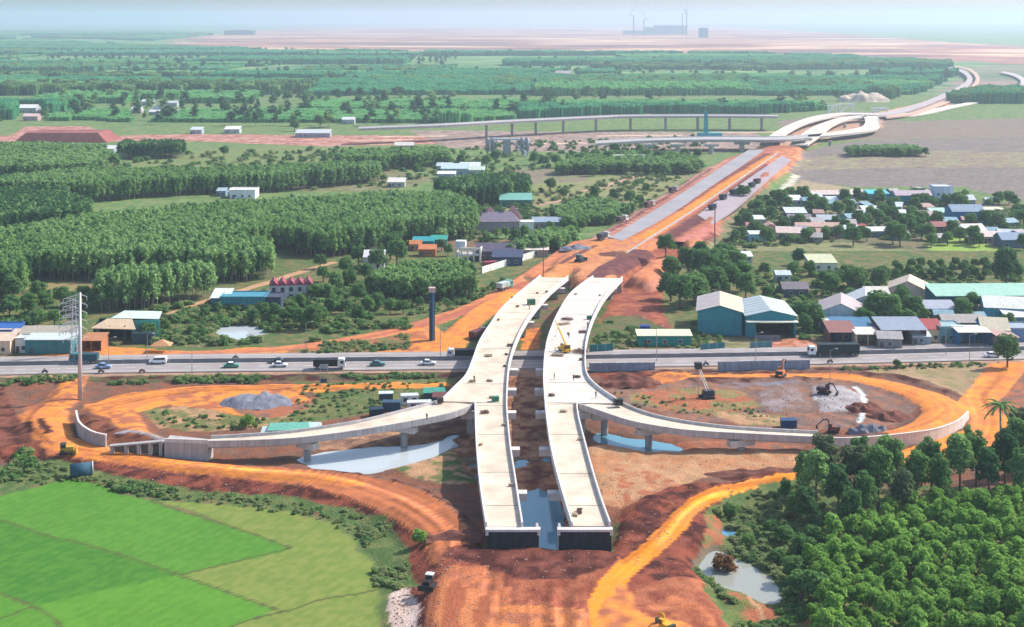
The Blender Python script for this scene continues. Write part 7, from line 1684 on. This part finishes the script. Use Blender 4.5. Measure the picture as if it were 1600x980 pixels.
stack(902, 590, 'rebar_pile', 'little rebar heap in the middle of the right deck', 2.0, 9); stack(880, 644, 'plank_stack', 'little plank stack on the right near deck', 1.6, 10); stack(763, 557, 'plank_stack', 'pale planks in the middle of the left deck', 2.4, 11); stack(862, 619, 'rebar_pile', 'dark rebar bundle at the left edge of the right junction', 1.8, 12); stack(738, 597, 'plank_stack', 'planks near the left flare of the junction', 1.6, 13); stack(766, 596, 'plank_stack', 'planks in the middle of the left junction', 1.6, 14)
RS = random.Random(14)
for k in range(18):
    yy_ = RS.choice((RS.uniform(440, 620), RS.uniform(640, 810))); left = k % 2 == 0
    A_, B_ = ((Lf, Rf) if yy_ < 628 else (Ln, Rn)) if left else ((Lf2, Rf2) if yy_ < 628 else (Ln2, Rn2))
    xl_, xr_ = np.interp(yy_, [q[1] for q in A_], [q[0] for q in A_]), np.interp(yy_, [q[1] for q in B_], [q[0] for q in B_]); u_ = RS.choice((RS.uniform(.12, .2), RS.uniform(.8, .88), RS.uniform(.3, .7)))
    stack(xl_ + (xr_ - xl_) * u_, yy_, RS.choice(('plank_stack', 'rebar_pile')), 'small leftover pile of timber or rebar lying on the %s deck' % ('left' if left else 'right'), RS.uniform(.6, 1.2), 40 + k, 'leftover piles on the decks')
def crate(px, py, c, label, s=1.2):
    z = zdeck(py); X, Y = at(px, py, z); t = empty('equipment_box', (X, Y, z), .3, label, 'box'); b = MB(); b.box((0, 0, s * .45), (s * 1.3, s, s * .9)); b.build('body', paint(c), t, bevel=.04); b = MB(); b.box((0, 0, s * .94), (s * 1.36, s * 1.06, .08)); b.build('lid', paint(c), t)
crate(830, 476, '3f6f58', 'green equipment box at the edge of the far left deck', 1.8); crate(774, 627, '2f7a5a', 'green equipment box on the junction line', 1.2); crate(921, 499, '2f6a4c', 'green equipment box at the edge of the right deck', 1.1); crate(966, 633, '22262c', 'black equipment box at the corner of the right ramp', 1.5); crate(688, 629, '3c3230', 'dark equipment box at the corner of the left ramp', 1.1)
def worker(px, py, sh, label, z=None):
    zz = z if z is not None else zdeck(py); X, Y = at(px, py, zz); person((X, Y, zz), px * 1.7, sh, label)
worker(667, 657, '2c2e3a', 'worker in dark clothes alone on the left ramp', zramp_l(667) + .03)
worker(801, 637, '30343c', 'worker in dark clothes at the right edge of the near left deck'); worker(931, 622, '5c6a7a', 'worker in a grey shirt on the right flare'); worker(963, 634, '404a60', 'worker in blue beside the black equipment box'); worker(896, 595, '8a4a38', 'worker in a rust shirt by the little rebar heap'); worker(866, 593, '3a4654', 'worker in a slate shirt at the left edge of the right deck'); worker(800, 470, '34404c', 'worker near the green box on the far left deck'); worker(918, 512, '2f3a4a', 'worker at the right edge of the right deck'); worker(827, 484, '4a3a34', 'worker in brown at the edge of the far left deck'); worker(741, 597, '5a3a34', 'worker beside the planks on the left flare'); worker(889, 529, '6a4a3c', 'worker in brown behind the mobile crane')
# poles
def pole(px, py, h, label, arm=1.6, m=None, r=.11, lamp=True, zz=None, name='street_lamp', cat='street lamp', rz=0):
    X, Y = at(px, py, .9 if zz is None else zz); t = empty(name, (X, Y, gz(X, Y)), rz, label, cat); m = m or STEEL
    b = MB(); b.tube((0, 0, -.4), (0, 0, h), r, r * .6, 8); b.build('post', m, t)
    b = MB(); b.tube((0, 0, h - .1), (arm, 0, h + .35), r * .5, r * .4, 6); b.build('arm', m, t)
    if lamp: b = MB(); b.box((arm + .2, 0, h + .36), (.7, .25, .14)); b.build('lamp_head', paint('c9ccd0'), t)
for x, y, h, lab in ((170, 572, 8, 'street lamp on the median behind the pale blue saloon'), (300, 588, 8, 'street lamp below the taxi on the near verge'), (478, 545, 8, 'street lamp on the far verge above the black lorry'), (688, 558, 8, 'street lamp beside the left deck'), (1026, 565, 10, 'street lamp right of the right deck'), (1181, 564, 8, 'street lamp behind the blue hoarding'), (1297, 592, 8, 'street lamp beside the start of the right loop'), (1478, 556, 8, 'street lamp on the median before the blue open shop'), (1515, 572, 9, 'street lamp on the near verge at the right'), (230, 560, 7, 'street lamp at the orange roadside left of the minivan')):
    pole(x, y, h, lab)
pole(1117, 388, 22, 'tall dark pole beside the expressway earthworks', 1.2, paint('3c4048'), .28, False, 4, 'tall_pole', 'pole'); pole(849, 436, 14, 'tall thin rusty pole at the far end of the left deck', .8, RUSTY, .2, False, 5.4, 'tall_pole', 'pole')
def pylon(px, py, h, label, n_arm, lattice=False):
    X, Y = at(px, py, .9); t = empty('power_pylon', (X, Y, gz(X, Y)), .5, label, 'pylon'); m = mat('galvanised', (.55, .56, .60), .5, .1, metal=.3)
    b = MB()
    if lattice:
        for sx in (-1, 1):
            for sy in (-1, 1): b.tube((sx * .9, sy * .9, 0), (sx * .35, sy * .35, h), .09, .07, 4)
        for k in range(9):
            w0, w1 = .9 - .55 * k / 9, .9 - .55 * (k + 1) / 9; z0, z1 = h * k / 9, h * (k + 1) / 9
            for sy in (-1, 1): b.tube((-w0, sy * w0, z0), (w1, sy * w1, z1), .05, .05, 4); b.tube((sy * w0, -w0, z0), (sy * w1, w1, z1), .05, .05, 4)
    else: b.tube((0, 0, -.5), (0, 0, h), .62, .28, 14)
    b.build('mast', m, t, not lattice)
    for k in range(n_arm):
        z = h - .4 - k * 2.1
        b = MB(); b.tube((0, 0, z), (-4.3, 0, z - .9), .13, .06, 5); b.tube((0, 0, z - .9), (-4.3, 0, z - .9), .08, .06, 5)
        for j in (1, 2, 3): b.tube((-j * 1.1, 0, z - .22 * j), (-j * 1.1, 0, z - .9), .05, .05, 4)
        b.tube((0, 0, z), (1.8, 0, z - .9), .1, .06, 5); b.build('cross_arm', m, t)
        for xx in (-4.2, -2.4, 1.7): b = MB(); b.tube((xx, 0, z - .9), (xx, 0, z - 1.7), .09, .09, 6); b.build('insulator', paint('a9b0b8'), t)
pylon(125, 625, 28, 'tall pale tubular power pylon with many cross arms beside the left track', 6); pylon(116, 556, 17, 'shorter lattice power pylon behind the tall tubular one', 5, True)
# dark square billboard column with a pale head
X, Y = at(675, 531, 1.0); t = empty('billboard_column', (X, Y, gz(X, Y)), .1, 'tall dark square column with a pale boxed head beside the orange track', 'column')
b = MB(); b.box((0, 0, 7.4), (1.7, 1.7, 14.8)); b.build('shaft', paint('1f4460'), t); b = MB(); b.box((.4, -.86, 7.4), (.5, .06, 14.4)); b.build('pale_strip', paint('5c84a0'), t); b = MB(); b.box((0, 0, 15.5), (2.1, 2.1, 1.4)); b.build('head', paint('c0a8a0'), t)
# sign gantry at the highway edge
X, Y = at(506, 603, .9); t = empty('sign_frame', (X, Y, gz(X, Y)), HR, 'two legged sign frame with a grey blue board seen from behind', 'sign')
for s in (-1, 1): b = MB(); b.tube((s * 1.0, 0, -.3), (s * 1.0, 0, 5.6), .1, .1, 6); b.build('post', STEEL, t)
b = MB(); b.box((0, -.1, 1.2), (1.7, .15, 1.1)); b.build('lower_panel', paint('2f5468'), t); b = MB(); b.box((0, .05, 5.0), (2.3, .08, 1.2)); b.build('board', paint('9aa4b0'), t)
# heaps, pipes
def heap(px, py, w, d, h, m, name, label, seed=3, cat='heap'):
    X, Y = at(px, py, .9); xs, ys = np.linspace(-1, 1, 46), np.linspace(-1, 1, 26); A, B = np.meshgrid(xs, ys)
    r2 = (A ** 2 + B ** 2); e = np.clip(1 - r2 - (vnoise(A * 3, B * 2, .8, seed) - .5) * .5, 0, 1) ** .8
    Z = e * (.6 + .7 * vnoise(A * 4, B * 3, .9, seed + 1)) * h - .25 + (vnoise(A * 18, B * 10, .5, seed + 2) - .5) * .3 * (e > 0)
    me = bpy.data.meshes.new(name); V = np.stack([A * w / 2, B * d / 2, Z], -1).reshape(-1, 3).tolist(); nx = 46
    me.from_pydata(V, [], [(j * nx + i, j * nx + i + 1, (j + 1) * nx + i + 1, (j + 1) * nx + i) for j in range(25) for i in range(45)])
    me.polygons.foreach_set('use_smooth', [True] * len(me.polygons)); me.materials.append(m); o = bpy.data.objects.new(name, me); COL.objects.link(o); o.location = (X, Y, gz(X, Y)); tag(o, label, cat)
GRAV = mat('blue_gravel', (.17, .18, .225), .95, .3, .9, fine=.25, bump=.3); SOILM = mat('heap_soil', (.15, .055, .04), .95, .3, .5, fine=.2, bump=.3)
heap(402, 629, 19, 14, 2.0, GRAV, 'gravel_heap', 'long blue grey gravel heap inside the left loop', 3)
heap(1358, 677, 10, 7, 2.8, mat('grey_heap', (.17, .18, .22), .95, .3, .9, bump=.3), 'gravel_heap', 'dark grey heap at the end of the right ramp', 9)
heap(1350, 640, 10, 6, 1.8, SOILM, 'soil_heap', 'dark soil heap beside the rubble', 11); heap(1390, 650, 12, 8, 1.6, SOILM, 'soil_heap', 'dark soil heap inside the bend of the right loop', 13); heap(985, 600, 18, 8, 2.0, SOILM, 'soil_heap', 'dark soil bank beside the right flare', 15); heap(725, 858, 14, 5, 1.2, SOILM, 'soil_heap', 'rough soil ridge at the foot of the left deck end', 17); heap(900, 405, 13, 8, 1.6, GRAV, 'gravel_heap', 'blue grey gravel heap on the orange fill', 19); heap(962, 415, 16, 14, .8, SOILM, 'soil_heap', 'dark mauve soil heap where the right deck meets the fill', 21); heap(1190, 742, 26, 6, 1.6, SOILM, 'soil_heap', 'dark soil ridge above the right orange track', 23)
heap(1349, 158, 60, 25, 12, mat('pale_heap', (.55, .45, .36), .95, .2, .1), 'sand_heap', 'pale sand heap beside the far flyover', 25)
X, Y = at(127, 738, 1.4); t = empty('culvert_pipe', (X, Y, gz(X, Y) - .1), .35, 'big dark blue concrete pipe lying on the bank by the paddies', 'pipe')
b = MB(); n = 20; vs = []
for x in (-2.3, 2.3):
    for R in (1.5, 1.3): vs += [(x, math.cos(2 * math.pi * i / n) * R, 1.5 + math.sin(2 * math.pi * i / n) * R) for i in range(n)]
fs = []
for i in range(n): j = (i + 1) % n; fs += [(i, j, 2 * n + j, 2 * n + i), (n + i, 3 * n + i, 3 * n + j, n + j), (i, n + i, n + j, j), (2 * n + i, 2 * n + j, 3 * n + j, 3 * n + i)]
b.add(vs, fs); b.build('shell', paint('34586c', .8), t, True); b = MB(); b.tube((2.2, 0, 1.5), (2.45, 0, 1.5), 1.62, 1.62, 20); b.build('end_ring', CONCW, t)
X, Y = at(253, 549, .8); t = empty('parasol_stall', (X, Y, gz(X, Y)), 0, 'roadside stall under an orange tent roof', 'stall'); b = MB(); b.add([(-3, -2, 2.2), (3, -2, 2.2), (3, 2, 2.2), (-3, 2, 2.2), (0, 0, 3.8)], [(0, 1, 4), (1, 2, 4), (2, 3, 4), (3, 0, 4)]); b.build('roof', roofm('e8a878'), t)
for x in (-2.8, 2.8):
    for y in (-1.8, 1.8): b = MB(); b.tube((x, y, -.2), (x, y, 2.3), .06, .06, 5); b.build('post', STEEL, t)
